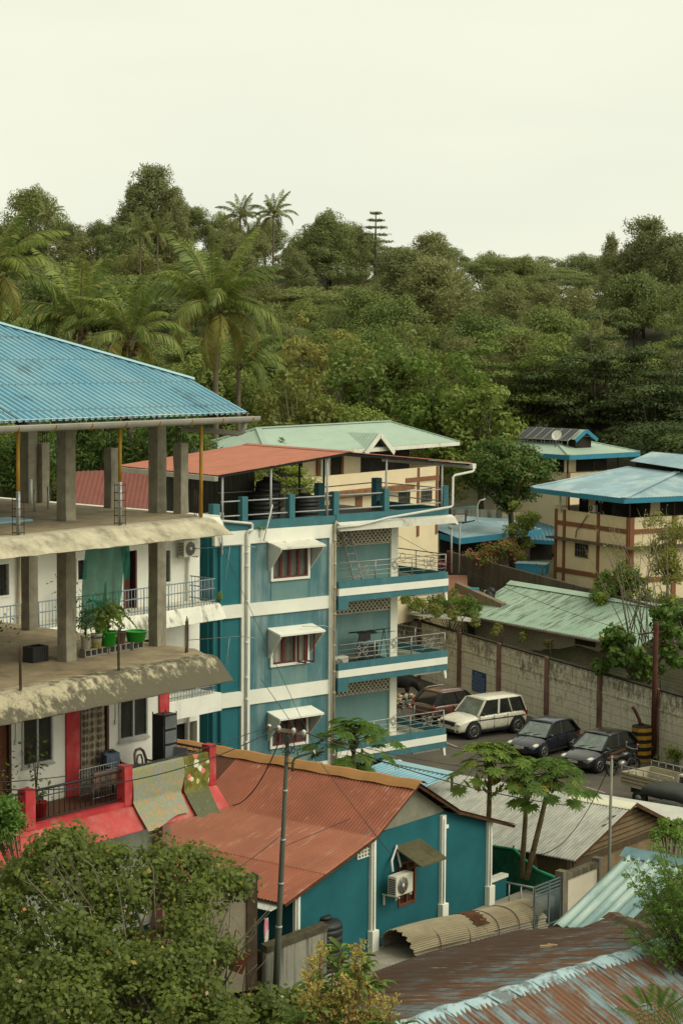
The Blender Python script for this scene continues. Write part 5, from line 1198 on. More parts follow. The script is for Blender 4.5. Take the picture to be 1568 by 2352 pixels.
bwt = YW.thing('boundary_wall', 'long tall mould blotched boundary wall with faded pink pilasters behind the parked cars', 'wall')
MB().box(-14, 33, -.2, .0, -.3, 3.02).build('wall_face', M['bwall'], bwt)
MB().box(-14, 33, -.22, .03, 3.022, 3.09).build('coping', wm('black_coping', (.04, .035, .022, 1), .98, .4, 2, bump=.3), bwt)
MB().box(-14, 33, .002, .03, 2.18, 2.27).build('string_course', M['bwall'], bwt)
for x in (-9.6, -5.2, -.76, 3.8, 8.41, 12.98, 17.06, 21.5, 26):
    p = MB().box(x - .15, x + .15, .002, .1, -.3, 3.12).build('pilaster', M['pinkpil'], bwt)
    mb = MB(); mb.tube([(x, -.1, 3.0), (x, -.1, 3.75)], .03, 5); mb.tube([(x, -.1, 3.72), (x + .35, -.1, 4.0)], .025, 5); mb.tube([(x, -.1, 3.72), (x - .35, -.1, 4.0)], .025, 5); mb.build('wire_post', M['rebar'], p)
mb = MB()
for k, z in enumerate((3.25, 3.4, 3.55, 3.7)): mb.tube([(x, -.1, z + .03 * math.sin(x * 3 + k)) for x in np.linspace(-13, 32, 60)], .007, 3)
mb.build('barbed_wire', M['rebar'], bwt)
# blue notice board on the wall: rows of small white strokes that cannot be read in the photo
sg = YW.thing('notice_board', 'blue notice board with rows of small white writing on the mouldy wall', 'sign', (14.98, .03, .35))
MB().box(-.68, .68, 0, .03, 0, 1.05).build('panel', wm('blue_sign_paint', (.025, .065, .17, 1), .6, .2, 3), sg)
mb = MB(); rr_s = random.Random(3)
for r in range(10):
    z = .95 - r * .095; x = -.6 if r not in (0, 1) else -.35
    while x < (.55 if r not in (0, 1) else .35):
        wd = rr_s.uniform(.04, .14); mb.box(x, x + wd, .031, .034, z - .035, z); x += wd + rr_s.uniform(.02, .04)
mb.build('lettering', wm('chalky_sign_letters', (.22, .29, .38, 1), .8, .3, 9), sg)
# rusty pole with small crossarm at right
bp = at_z(1498, 1748, 0); br = thing('rusty_pole', 'tall reddish brown rusty pole rising beside the striped pillar', 'pole', bp)
ht = at(1501, 1428, bp.y).z
M['rustpole'] = wm('reddish_rust', (.085, .032, .022, 1), .9, .3, 3, bump=.2)
MB().tube([(0, 0, -.1), (.02, 0, ht)], .115, 10).build('shaft', M['rustpole'], br); MB().beam((-.75, -.05, ht - .55), (.35, .05, ht - .42), .06).build('crossarm', M['rustpole'], br)
# striped pillar
sp = thing('striped_pillar', 'squat octagonal pillar painted in yellow and black bands by the wall', 'pillar', at_z(1471, 1748, 0), .3)
yb = wm('chipped_yellow_paint', (.40, .20, .015, 1), .8, .25, 4, (.10, .07, .02, 1), .55, .75, .6, (3, 3, 3)); bb_ = wm('black_band_paint', (.022, .021, .019, 1), .8, .3, 4)
for k in range(9): MB().lathe((0, 0, 0), [(.45, k * .165), (.45, k * .165 + .163)], 8, False).build('band', yb if k % 2 == 0 else bb_, sp)
MB().lathe((0, 0, 1.486), [(.45, 0), (.40, .06), (.2, .06)], 8, False).build('cap', bb_, sp)
MB().tube([(-.05, 0, 1.5), (-.1, 0, 1.75), (-.3, .05, 2.2), (-.42, .05, 2.35)], .075, 8).tube([(.2, .1, 1.5), (.05, .1, 1.62)], .05, 6).build('bent_pipe', M['rustpole'], sp)

# vehicles -----------------------------------------------------------------------
M['tyre'] = pm('tyre_rubber', (.018, .018, .017, 1), .85); M['alloy'] = pm('alloy_wheel', (.30, .29, .26, 1), .35, .7); M['arch'] = pm('wheel_arch_dark', (.008, .008, .008, 1), .9)
M['carglass'] = glassmat('car_side_glass', (.02, .022, .02, 1), .05, .8); M['screen'] = glassmat('windscreen_glass', (.16, .19, .165, 1), .08, .8)
M['lamp'] = pm('headlamp_glass', (.62, .60, .50, 1), .15, 0, .7); M['tail'] = pm('red_lamp', (.30, .012, .012, 1), .25); M['plate'] = pm('blank_number_plate', (.55, .53, .42, 1), .5)
M['black_trim'] = pm('black_trim_plastic', (.02, .02, .02, 1), .6)
def paint(name, col, coat=.6):
    m = pm(name, col, .28, 0, .5); m.node_tree.nodes['Principled BSDF'].inputs['Coat Weight'].default_value = coat; return m
def loft(mb, secs, smooth=True, caps=True):
    n = len(secs[0]); base = len(mb.v)
    vs = [p for s_ in secs for p in s_]; fs = []
    for i in range(len(secs) - 1):
        for k in range(n): fs.append((i * n + k, i * n + (k + 1) % n, (i + 1) * n + (k + 1) % n, (i + 1) * n + k))
    if caps: fs += [tuple(range(n - 1, -1, -1)), tuple((len(secs) - 1) * n + k for k in range(n))]
    mb.add(vs, fs, smooth)
def car(p, heading, label, L, W, H, kind, mat, extras=()):
    """local x = forward"""
    c = thing('parked_car', label, 'car', p, heading, 'cars parked in the yard')
    suv = kind == 'suv'; hw = W / 2
    zb = .28 if suv else .22; belt = H * (.60 if suv else .61); hood = H * (.56 if suv else .52); tail = H * (.58 if suv else .62)
    r = .38 if suv else .31; wx = (L * .30, -L * .335)
    st = [(L / 2, zb + .12, zb + .30, hw * .70), (L / 2 - .05, zb + .02, hood - .22, hw * .86), (L / 2 - .22, zb, hood - .10, hw * .95), (L / 2 - .55, zb, hood - .02, hw * .99), (L * .26, zb, hood + .04, hw), (L * .17, zb, belt, hw), (0, zb, belt + .01, hw), (-L * .3, zb, belt + .03, hw), (-L / 2 + .35, zb + .02, belt + .02, hw * .98), (-L / 2 + .1, zb + .08, tail, hw * .93), (-L / 2, zb + .16, tail - .1, hw * .85)]
    secs = []
    for (x, z0, z1, w_) in st:
        h_ = z1 - z0
        half = [(.0, z0), (w_ * .88, z0), (w_ * .985, z0 + .25 * h_), (w_, z0 + .55 * h_), (w_ * .985, z0 + .82 * h_), (w_ * .93, z1 - .015), (w_ * .55, z1 + .02), (0, z1 + .03)]
        secs.append([(x, y, z) for y, z in half] + [(x, -y, z) for y, z in half[-2:0:-1]])
    mb = MB(); loft(mb, secs); body = mb.build('body', mat, c); 
    sub = body.modifiers.new('sub', 'SUBSURF'); sub.levels = 1; sub.render_levels = 2
    # greenhouse
    if suv: xs = (L * .235, L * .10, -L * .425, -L * .475)
    else: xs = (L * .235, L * .04, -L * .34, -L * .47)
    zt = H - .06; bw_, tw = hw * .93, hw * .74
    P = lambda x, y, z: Vector((x, y, z))
    fb, ft, rt_, rb = xs
    for nm, m_, pts in (('windscreen', 'screen', [P(fb, -bw_ * .96, belt - .01), P(fb, bw_ * .96, belt - .01), P(ft, tw, zt), P(ft, -tw, zt)]),
                        ('rear_window', 'carglass', [P(rb, bw_ * .93, belt + .02), P(rb, -bw_ * .93, belt + .02), P(rt_, -tw, zt), P(rt_, tw, zt)])):
        m2 = MB(); ce = sum(pts, Vector()) / 4; m2.poly(pts); m2.build(nm, M[m_], c)
    zs = .78
    for sg_ in (1, -1):
        y0, y1 = sg_ * bw_ * .985, sg_ * tw * 1.01
        pts = [P(fb - .05, y0, belt), P(rb + .05, y0, belt + .02), P(rt_ + .02, y1, zt), P(ft, y1, zt)]
        m2 = MB(); m2.poly(pts if sg_ < 0 else pts[::-1]); m2.build('side_window', M['carglass'], c)
        m2 = MB(); off = Vector((0, sg_ * .012, 0))
        m2.beam(P(fb - .02, y0, belt - .02) + off, P(ft, y1, zt) + off, .09, .05); m2.beam(P(rb + .02, y0, belt) + off, P(rt_, y1, zt) + off, .20 if suv else .26, .05)
        for f_ in ((.42, .70) if suv else (.46,)):
            xb = lerp(fb, rb, f_); xt = lerp(ft, rt_, f_ * .9); m2.beam(P(xb, y0, belt) + off * 1.1, P(xt, y1, zt) + off * 1.1, .10 if suv else .07, .04)
        m2.build_each('window_pillar', mat if suv else M['black_trim'], c)
    secs = []
    n = 9
    for i in range(n):
        f_ = i / (n - 1); x = lerp(ft + .04, rt_ - .03, f_); cr = .07 * math.sin(PI * min(1, max(0, f_ * .9 + .08))); w_ = tw * (1.02 if 0 < i < n - 1 else .98)
        half = [(0, zt - .02), (w_, zt - .02), (w_ * 1.01, zt + .01), (w_ * .93, zt + .03 + cr * .45), (w_ * .5, zt + .035 + cr * .85), (0, zt + .035 + cr)]
        secs.append([(x, y, z) for y, z in half] + [(x, -y, z) for y, z in half[-2:0:-1]])
    m2 = MB(); loft(m2, secs); m2.build('roof', mat, c)
    # wheels
    for x in wx:
        for sg_ in (1, -1):
            y = sg_ * (hw - .09)
            m2 = MB(); m2.tube([(x, sg_ * (hw - .35), r + .02), (x, sg_ * (hw + .012), r + .02)], r * 1.17, 26); m2.build('wheel_arch', M['arch'], c)
            wh = MB().tube([(x, y - sg_ * .10, r), (x, y - sg_ * .02, r), (x, y + sg_ * .09, r), (x, y + sg_ * .115, r)], [r, r, r, r * .9], 26).build('wheel', M['tyre'], c)
            m2 = MB(); m2.tube([(x, y + sg_ * .10, r), (x, y + sg_ * .122, r)], r * .22, 12)
            for k in range(8 if suv else 6):
                a = k * 2 * PI / (8 if suv else 6); m2.beam((x, y + sg_ * .12, r), (x + r * .64 * math.cos(a), y + sg_ * .12, r + r * .64 * math.sin(a)), .05, .02)
            m2.tube([(x + r * .64 * math.cos(a), y + sg_ * .12, r + r * .64 * math.sin(a)) for a in np.linspace(0, 2 * PI, 20)], .022, 5)
            m2.build('rim', M['alloy'], wh)
    # lamps, grille, plate, mirrors, bumper
    for sg_ in (1, -1):
        if suv:
            MB().ell((L / 2 - .10, sg_ * hw * .70, hood - .26), (.13, .20, .075)).build('headlight', M['lamp'], c)
            MB().ell((L / 2 - .08, sg_ * hw * .72, zb + .14), (.08, .09, .06)).build('fog_lamp', M['black_trim'], c)
        else:
            m2 = MB(); m2.ell((L / 2 - .36, sg_ * hw * .80, hood - .16), (.30, .12, .095)); m2.build('headlight', M['lamp'], c)
        MB().ell((-L / 2 + .09, sg_ * hw * .86, belt - .10), (.09, .09, .17 if suv else .15)).build('tail_light', M['tail'], c)
        MB().ell((L * .19, sg_ * (hw + .10), belt + .07), (.08, .11, .075)).build('mirror', mat if not suv else M['black_trim'], c)
        for x in (L * .02, -L * .16): MB().box(x - .09, x + .09, sg_ * hw - .02, sg_ * hw + .02, belt - .14, belt - .11).build('door_handle', mat, c)
    MB().prism([(L / 2 - .10, -hw * .5, hood - .36), (L / 2 - .10, hw * .5, hood - .36), (L / 2 - .10, hw * .56, hood - .17), (L / 2 - .10, -hw * .56, hood - .17)], (.115, 0, .0)).build('grille', M['black_trim'], c)
    MB().box(L / 2 - .2, L / 2 + .0, -hw * .55, hw * .55, zb + .05, zb + .18).build('lower_grille', M['black_trim'], c)
    MB().box(L / 2 - .02, L / 2 + .03, -.25, .25, zb + .24, zb + .35).build('number_plate', M['plate'], c)
    m2 = MB(); m2.tube([(fb - .03, -.45, belt + .04), (fb - .2, .1, belt + .12)], .012, 5); m2.tube([(fb - .03, .05, belt + .04), (fb - .2, .55, belt + .12)], .012, 5); m2.build_each('wiper', M['black_trim'], c)
    sm_ = MB()
    for sg_ in (1, -1):
        ys = sorted((sg_ * (hw - .03), sg_ * (hw + .003)))
        for x in (L * .215, L * .005, -L * .19): sm_.box(x - .006, x + .006, ys[0], ys[1], zb + .12, belt - .05)
        sm_.box(-L * .20, L * .20, ys[0], ys[1], zb + .0, zb + .09)
    sm_.build_each('door_seam', M['arch'], c)
    if 'stripe' in extras:
        for sg_ in (1, -1): MB().box(-L * .44, L * .33, sg_ * (hw - .02), sg_ * (hw + .008), belt - .23, belt - .19).build('side_moulding', M['black_trim'], c)
    if 'spare' in extras: MB().tube([(-L / 2 - .16, .15, .95), (-L / 2 + .02, .15, .95)], .34, 22).build('spare_wheel', M['tyre'], c)
    if 'rails' in extras:
        for sg_ in (1, -1): MB().tube([(ft - .1, sg_ * tw * .93, zt + .07), (ft - .3, sg_ * tw * .93, zt + .12), (rt_ + .3, sg_ * tw * .93, zt + .12), (rt_ + .05, sg_ * tw * .93, zt + .06)], .022, 6).build('roof_rail', M['alloy'], c)
    if 'sticker' in extras: MB().add([(ft + .22, -.45, zt - .22), (ft + .22, -.36, zt - .22), (ft + .16, -.36, zt - .13), (ft + .16, -.45, zt - .13)], [(0, 1, 2, 3)]).build('windscreen_sticker', M['plate'], c)
    return c
def heading(deg): return math.radians(deg)    # 180 = facing left, 270 = facing the camera
car((6.50, 90.3, .03), heading(180 + 36), 'white boxy sport utility car with black side line, biggest car in the yard', 4.1, 1.76, 1.72, 'suv', paint('white_car_paint', (.72, .68, .54, 1)), ('stripe', 'spare'))
car((8.85, 86.2, .03), heading(180 + 50), 'dark blue hatchback parked in front of the white car', 3.6, 1.62, 1.43, 'hatch', paint('dark_blue_car_paint', (.007, .011, .022, 1)))
car((10.95, 83.4, .03), heading(180 + 47), 'charcoal black hatchback next to the striped pillar', 3.7, 1.65, 1.47, 'hatch', paint('charcoal_car_paint', (.013, .013, .012, 1)), ('sticker',))
car((5.35, 93.7, .03), heading(38), 'reddish brown hatchback seen from the rear behind the white car', 3.9, 1.72, 1.52, 'hatch', paint('red_brown_car_paint', (.125, .048, .028, 1)), ('rails',))
# pick-up truck with a pale tray
tk = thing('pickup_truck', 'flatbed pickup truck with pale wooden tray and ladder sides at right', 'truck', (13.2, 75.1, .05), math.radians(-52))
M['tray'] = wm('faded_cream_tray_panel', (.44, .39, .27, 1), .85, .2, 3, (.22, .12, .05, 1), .55, .72, .6, (.5, 3, 6), .1)
LT, WT = 2.7, 1.7
mb = MB(); mb.box(-2.6, .1, -WT / 2, WT / 2, .72, .78); mb.box(-2.6, .1, -WT / 2, -WT / 2 + .04, .782, 1.25); mb.box(-2.6, .1, WT / 2 - .04, WT / 2, .782, 1.25); mb.box(-2.64, -2.602, -WT / 2, WT / 2, .73, 1.24); mb.build('tray', M['tray'], tk)
for z in (.86, 1.0, 1.14): MB().box(-2.6, .1, -WT / 2 - .012, -WT / 2 - .001, z, z + .03).build('tray_rib', wm('brown_tray_stripe', (.2, .12, .05, 1), .8, .3, 5), tk)
for y in (-WT / 2 + .02, WT / 2 - .02):
    mb = MB(); mb.tube([(-2.6, y, 1.48), (.1, y, 1.48)], .025, 6)
    for k in range(8): mb.tube([(-2.6 + k * .385, y, 1.24), (-2.6 + k * .385, y, 1.48)], .02, 5)
    mb.build('side_rail', M['steel'], tk)
mb = MB(); mb.box(.15, 1.55, -WT / 2 + .04, WT / 2 - .04, .45, 1.05); mb.prism([(.2, -WT / 2 + .08, 1.051), (1.2, -WT / 2 + .08, 1.051), (.95, -WT / 2 + .12, 1.62), (.25, -WT / 2 + .12, 1.62)], (0, WT - .2, 0)); mb.box(1.551, 2.2, -WT / 2 + .06, WT / 2 - .06, .45, .95)
mb.build('cab', paint('cream_cab_paint', (.62, .58, .45, 1)), tk)
MB().prism([(.32, -WT / 2 + .07, 1.1), (1.1, -WT / 2 + .07, 1.1), (.92, -WT / 2 + .11, 1.55), (.32, -WT / 2 + .11, 1.55)], (0, .008, 0)).build('side_window', M['carglass'], tk)
for x in (-1.7, 1.4):
    for sg_ in (1, -1):
        wh = MB().tube([(x, sg_ * .62, .33), (x, sg_ * .82, .33)], .33, 22).build('wheel', M['tyre'], tk); MB().tube([(x, sg_ * .80, .33), (x, sg_ * .83, .33)], .16, 14).build('rim', M['alloy'], wh)
MB().box(-2.5, 2.0, -.4, .4, .4, .7).build('chassis', M['black_trim'], tk)
# soft top jeep
jp = thing('soft_top_jeep', 'jeep with a dark grey canvas roof in front of the pickup', 'car', (12.65, 71.3, .05), math.radians(-50))
mb = MB(); secs = []
for x, w_, z in ((-1.7, .70, 1.62), (-1.6, .78, 1.72), (0, .80, 1.78), (.45, .78, 1.74), (.55, .7, 1.66)):
    half = [(0, z - .34), (w_, z - .34), (w_ * 1.02, z - .12), (w_ * .9, z - .02), (w_ * .5, z + .03), (0, z + .045)]
    secs.append([(x, y, zz) for y, zz in half] + [(x, -y, zz) for y, zz in half[-2:0:-1]])
loft(mb, secs); mb.build('canvas_roof', wm('dark_grey_canvas', (.06, .062, .055, 1), .9, .2, 3), jp)
MB().box(-1.75, 1.5, -.78, .78, .5, 1.0).build('body', paint('black_jeep_paint', (.02, .02, .02, 1)), jp); MB().box(1.0, 1.9, -.6, .6, .55, 1.05).build('bonnet', paint('black_jeep_paint2', (.02, .02, .02, 1)), jp)
for sg_ in (1, -1):
    MB().tube([(1.9, sg_ * .45, .9), (1.98, sg_ * .45, .9)], .10, 14).build('headlight', M['lamp'], jp); MB().ell((.9, sg_ * .86, 1.12), (.05, .12, .09)).build('mirror', M['alloy'], jp)
    MB().tube([(1.55, sg_ * .7, 1.0), (1.62, sg_ * .7, 1.0)], .06, 10).build('turn_signal', pm('orange_lens', (.5, .18, .02, 1), .3), jp)
    MB().tube([(.5, sg_ * .72, 1.0), (.45, sg_ * .7, 1.65)], .025, 6).build('windscreen_post', M['black_trim'], jp)
    for x in (-1.1, 1.3): MB().tube([(x, sg_ * .58, .36), (x, sg_ * .80, .36)], .36, 22).build('wheel', M['tyre'], jp)
# motorcycle
mc = thing('motorcycle', 'black motorcycle with red tail lamp parked beside the charcoal hatchback', 'motorcycle', (11.75, 81.9, .05), math.radians(35))
for x in (-.62, .66):
    m2 = MB(); m2.tube([(x + .28 * math.cos(a), 0, .30 + .28 * math.sin(a)) for a in np.linspace(0, 2 * PI, 24)], .05, 6); w_ = m2.build('wheel', M['tyre'], mc); m2 = MB()
    for k in range(6): m2.beam((x, 0, .3), (x + .26 * math.cos(k * PI / 3), 0, .3 + .26 * math.sin(k * PI / 3)), .015)
    m2.build('spoke', M['alloy'], w_)
MB().tube([(.66, 0, .3), (.5, 0, .85), (.46, 0, 1.0)], .035, 6).tube([(-.62, 0, .3), (-.2, 0, .35), (.2, 0, .35), (.45, 0, .8)], .05, 6).build('frame', M['black_metal'], mc)
MB().ell((.15, 0, .78), (.30, .13, .13)).build('tank', paint('black_bike_paint', (.02, .02, .022, 1)), mc); MB().ell((-.35, 0, .76), (.42, .13, .07)).build('seat', M['black'], mc)
MB().ell((-.05, 0, .42), (.25, .16, .18)).build('engine', M['alloy'], mc); MB().tube([(.46, -.36, 1.05), (.5, -.1, 1.0), (.5, .1, 1.0), (.46, .36, 1.05)], .02, 6).build('handlebar', M['steel'], mc)
for sg_ in (1, -1): MB().ell((.48, sg_ * .34, 1.22), (.02, .06, .045)).tube([(.47, sg_ * .3, 1.04), (.48, sg_ * .34, 1.2)], .01, 5).build('mirror', M['steel'], mc)
MB().ell((-.8, 0, .74), (.05, .09, .06)).build('tail_light', M['tail'], mc); MB().box(-.86, -.84, -.1, .1, .5, .62).build('number_plate', M['plate'], mc)
# cow
def skin_mesh(name, verts, edges, radii, mat, parent, root=0, sub=2):
    me = bpy.data.meshes.new(name); me.from_pydata(verts, edges, []); me.materials.append(mat)
    o = bpy.data.objects.new(name, me); COL.objects.link(o); o.parent = parent
    o.modifiers.new('skin', 'SKIN'); sv_ = me.skin_vertices[0].data
    for i, r in enumerate(radii): sv_[i].radius = (r, r) if not isinstance(r, tuple) else r
    sv_[root].use_root = True
    s_ = o.modifiers.new('sub', 'SUBSURF'); s_.levels = sub; s_.render_levels = sub
    for p in me.polygons: p.use_smooth = True
    return o
cw = thing('cow', 'black cow standing at the rubbish heap behind the balcony column', 'cow', (2.78, 98.3, .05), math.radians(-8))
hide = wm('black_cow_hide', (.016, .014, .012, 1), .75, .4, 5)
V_ = [(0, 0, .98), (.35, 0, .97), (.62, 0, 1.0), (.85, 0, .98), (1.05, 0, .78), (1.28, 0, .48), (1.42, 0, .28), (-.4, 0, 1.0), (-.68, 0, 1.04), (-.84, 0, .98)]
E_ = [(0, 1), (1, 2), (2, 3), (3, 4), (4, 5), (5, 6), (0, 7), (7, 8), (8, 9)]; R_ = [(.30, .36), (.29, .35), (.25, .31), (.16, .22), (.14, .18), (.12, .14), (.075, .08), (.27, .31), (.22, .24), (.12, .14)]
def leg(base, x, sy, hind):
    k = len(V_)
    pts = [(x, sy * .15, .72), (x + (.06 if hind else 0), sy * .17, .52), (x - (.09 if hind else -.02), sy * .17, .34 if hind else .36), (x - (.03 if hind else 0), sy * .17, .09), (x + .03, sy * .17, .03)]
    V_.extend(pts); R_.extend([.13, .09, .055, .042, .055]); E_.append((base, k)); E_.extend([(k + i, k + i + 1) for i in range(4)])
for sy in (1, -1): leg(2, .55, sy, False); leg(8, -.66, sy, True)
skin_mesh('body', V_, E_, R_, hide, cw)
for sy in (1, -1):
    MB().ell((1.16, sy * .21, .68), (.05, .12, .045)).build('ear', hide, cw); MB().tube([(1.12, sy * .09, .72), (1.13, sy * .17, .82), (1.16, sy * .16, .92)], [.03, .022, .008], 6).build('horn', M['grey_plastic'], cw)
MB().tube([(-.86, 0, 1.02), (-.97, 0, .8), (-.98, 0, .45), (-.97, 0, .3)], [.03, .02, .02, .045], 6).build('tail', hide, cw)
# rubbish heap
def rubbish(cx, cy, n, sx_, sy_, hh):
    t = NT('mixed_rubbish'); rd = t.n('ShaderNodeNewGeometry').outputs['Random Per Island']; rp_ = t.n('ShaderNodeValToRGB'); rp_.color_ramp.interpolation = 'CONSTANT'
    cols = [(.5, .48, .42), (.05, .12, .06), (.42, .05, .04), (.45, .42, .36), (.10, .07, .04), (.03, .03, .035), (.42, .25, .06), (.10, .22, .17), (.5, .3, .28), (.2, .17, .12)]
    for i in range(len(cols) - 2): rp_.color_ramp.elements.new(.5)
    for i, cc_ in enumerate(cols): rp_.color_ramp.elements[i].position = i / len(cols); rp_.color_ramp.elements[i].color = (*cc_, 1)
    t.link(rd, rp_.inputs[0]); m_ = t.done(rp_.outputs[0], .6)
    mb = MB()
    for _ in range(n):
        x, y = random.gauss(0, sx_), random.gauss(0, sy_); h_ = max(.04, hh * math.exp(-(x / sx_) ** 2 * .6 - (y / sy_) ** 2 * .6)) * random.uniform(.2, 1); s_ = random.uniform(.05, .17)
        c_ = Vector((x, y, h_)); mb.ell(c_, (s_ * random.uniform(.5, 1.2), s_ * random.uniform(.5, 1.2), s_ * random.uniform(.3, .9)), 5, 4)
        mb.sm[-20:] = [False] * 20
    o = mb.build('rubbish_heap', m_, None, 'heap of mixed rubbish bags and bottles at the corner of the yard', 'rubbish', None, 'stuff'); o.location = (cx, cy, .05)
rubbish(3.2, 97.6, 330, .8, .55, .5)
bn = thing('white_drum_light', 'small white dome fitting above the ridge of the blue shed roof', 'lamp', at(915, 1748, 70)); MB().lathe((0, 0, -.1), [(.16, -.15), (.17, .05), (.10, .13), (.02, .15)], 14).build('dome', M['pvc'], bn); MB().tube([(0, 0, -.25), (0, 0, -2.2)], .03, 6).build('stem', M['steel'], bn)
# sky blue shed behind the red house
sb = thing('blue_roof_shed', 'small shed with sky blue sheet roof behind the red house', 'shed', at(930, 1752, 68))
o_ = sb.location; P4 = [at(*K8(*q), Y) - o_ for q, Y in (((960, 330), 66), ((1168, 255), 69), ((1520, 328), 66.5), ((1400, 470), 62))]
MB().corr([P4[0], P4[1], P4[2], P4[0] + P4[2] - P4[1]], P4[0] - P4[1], .2, .03, 'trap').build('roof', M['blue_roof'], sb)
e_ = (P4[2] - P4[1]); dn2 = (P4[0] - P4[1]).normalized()
MB().add([P4[1] + dn2 * .35 + Vector((0, 0, .06)), P4[1] + Vector((0, 0, .12)), P4[2] + Vector((0, 0, .12)), P4[2] + dn2 * .35 + Vector((0, 0, .06))], [(0, 1, 2, 3)]).build('ridge_cap', M['blue_cap'], sb)
mb = MB()
for p in (P4[0], P4[1], P4[2]): mb.tube([p * .97 - Vector((0, 0, .05)), Vector((p.x * .97, p.y * .97, .2 - o_.z))], .05, 6)
mb.build('post', M['rebar'], sb)
# ================================================================== houses behind the wall
M['ycream'] = wm('warm_cream_wall', (.72, .60, .385, 1), .85, .08, .8, (.4, .3, .17, 1), .62, .8, .5, (1, 1, .3), .03)
M['ybrown'] = wm('red_brown_trim_paint', (.23, .10, .05, 1), .85, .15, 2)
M['blue_old'] = wm('weathered_light_blue_roof', (.27, .40, .44, 1), .55, .22, .5, (.45, .54, .52, 1), .48, .66, .7, (.6, .6, .6), 0, 25, .4)
M['blue_fascia'] = wm('bright_blue_fascia', (.04, .22, .32, 1), .7, .12, 1)
M['pale_green'] = wm('pale_green_roof_sheet', (.36, .46, .36, 1), .6, .10, .5, (.27, .36, .28, 1), .5, .7, .5, (.5, 2, 2), 0, 25, .3)
M['mint'] = wm('mint_roof_streaked', (.38, .50, .39, 1), .6, .12, .8, (.11, .13, .08, 1), .50, .66, .75, (5, .25, 5), 0, 25, .3)
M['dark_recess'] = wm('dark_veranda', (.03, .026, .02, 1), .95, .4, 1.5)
def hip_roof(parent, x0, x1, y0, y1, ze, zr, ra, rb, ym, mat, fascia=None, pitch=.25, amp=.02, fh=.22):
    """hip roof: eave rectangle, ridge from x=ra to x=rb at y=ym"""
    R1, R2 = Vector((ra, ym, zr)), Vector((rb, ym, zr)); a, b, c, d = [Vector((x, y, ze)) for x, y in ((x0, y0), (x1, y0), (x1, y1), (x0, y1))]
    mb = MB()
    mb.corr([a, b, R2, R1], (0, 1, (zr - ze) / max(.1, ym - y0)), pitch, amp); mb.corr([c, d, R1, R2], (0, -1, (zr - ze) / max(.1, y1 - ym)), pitch, amp)
    mb.corr([d, a, R1], (1, 0, (zr - ze) / max(.1, ra - x0)), pitch, amp); mb.corr([b, c, R2], (-1, 0, (zr - ze) / max(.1, x1 - rb)), pitch, amp)
    o = mb.build('roof', M[mat], parent)
    mb = MB()
    for p, q in ((a, R1), (d, R1), (b, R2), (c, R2), (R1, R2)): mb.beam(p + Vector((0, 0, .03)), q + Vector((0, 0, .03)), .28, .05)
    mb.build('ridge_cap', M[mat], o)
    if fascia:
        mb = MB()
        for p, q in ((a, b), (b, c), (c, d), (d, a)): mb.beam(p - Vector((0, 0, fh * .5)), q - Vector((0, 0, fh * .5)), .05, fh)
        mb.build('fascia', M[fascia], o)
    return o
def grille_window(parent, F_, plane, a, b, c, d, k=5):
    """window with grille on plane 'x' or 'y' = 0 side"""
    f = MB(); T = (lambda u, w, o: (o, u, w)) if plane == 'x' else (lambda u, w, o: (u, o, w))
    f.poly([T(a, c, -.012), T(b, c, -.012), T(b, d, -.012), T(a, d, -.012)]); o = f.build('window', M['dark'], parent); mb = MB()
    for i in range(k + 1): u = lerp(a, b, i / k); mb.beam(T(u, c, -.03), T(u, d, -.03), .03)
    for i in range(3): z = lerp(c, d, i / 2); mb.beam(T(a, z, -.035), T(b, z, -.035), .03)
    mb.build('grille', M['gatepost'], o)
# --- yellow house at right
YH = Frame(15.57, 108, 59)
yh = YH.thing('cream_house', 'two storey cream house with brown bands and weathered blue roof at the right edge', 'house')
MB().box(.02, 9, .02, 6.6, 3.2, 8.2).build('wall', M['ycream'], yh)
MB().box(.02, 9, .02, .16, 8.201, 8.38).box(.02, .16, .161, 5.8, 8.201, 8.38).box(.3, .44, 5.801, 6.7, 8.2, 8.5).build('parapet', M['ycream'], yh)
MB().box(.5, 9, 6.6, 7.3, 3.2, 8.5).build('side_wall', M['ycream'], yh)
mb = MB()
for y in (0.0, 2.57, 5.65, 6.42): mb.box(-.05, .018, y, y + .2, 4.2, 8.39)
for x in (.0, 3.0, 6.2): mb.box(x + .02, x + .32, -.05, .018, 3.6, 8.39)
for (z0, z1) in ((7.5, 7.75), (4.82, 5.08)): mb.box(-.035, .017, .2, 6.6, z0, z1); mb.box(.34, 9, -.035, .017, z0, z1)
mb.build_each('brown_band', M['ybrown'], yh)
MB().box(-.45, .017, -.45, 6.9, 6.72, 6.82).box(.017, 9, -.45, .017, 6.72, 6.82).build('floor_ledge', wm('mossy_ledge', (.16, .12, .075, 1), .95, .4, 3, (.05, .045, .025, 1), .45, .65, .8, (3, 3, 3), .3), yh)
grille_window(yh, YH, 'x', 3.55, 4.7, 5.86, 6.6)
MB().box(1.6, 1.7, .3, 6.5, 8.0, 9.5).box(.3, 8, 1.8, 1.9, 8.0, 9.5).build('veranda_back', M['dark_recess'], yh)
MB().box(1.56, 1.599, 2.2, 3.1, 8.3, 9.6).box(1.57, 1.6, 5.0, 5.6, 8.3, 9.5).box(2.5, 3.6, 1.76, 1.799, 8.3, 9.6).build_each('veranda_door', M['ycream'], yh)
for (x, y) in ((.09, .09), (.09, 5.5), (.09, 2.6), (3.2, .09), (6.2, .09)): MB().tube([(x, y, 8.3), (x, y, 9.6)], .05, 6).build('veranda_post', M['rebar'], yh)
mb = MB()   # clipped hip roof
ze, S = 9.52, .30
A_, B_, C_, D_ = Vector((-.95, -.65, ze)), Vector((10.5, -.9, ze)), Vector((10.5, 9, ze)), Vector((-.75, 7.9, ze))
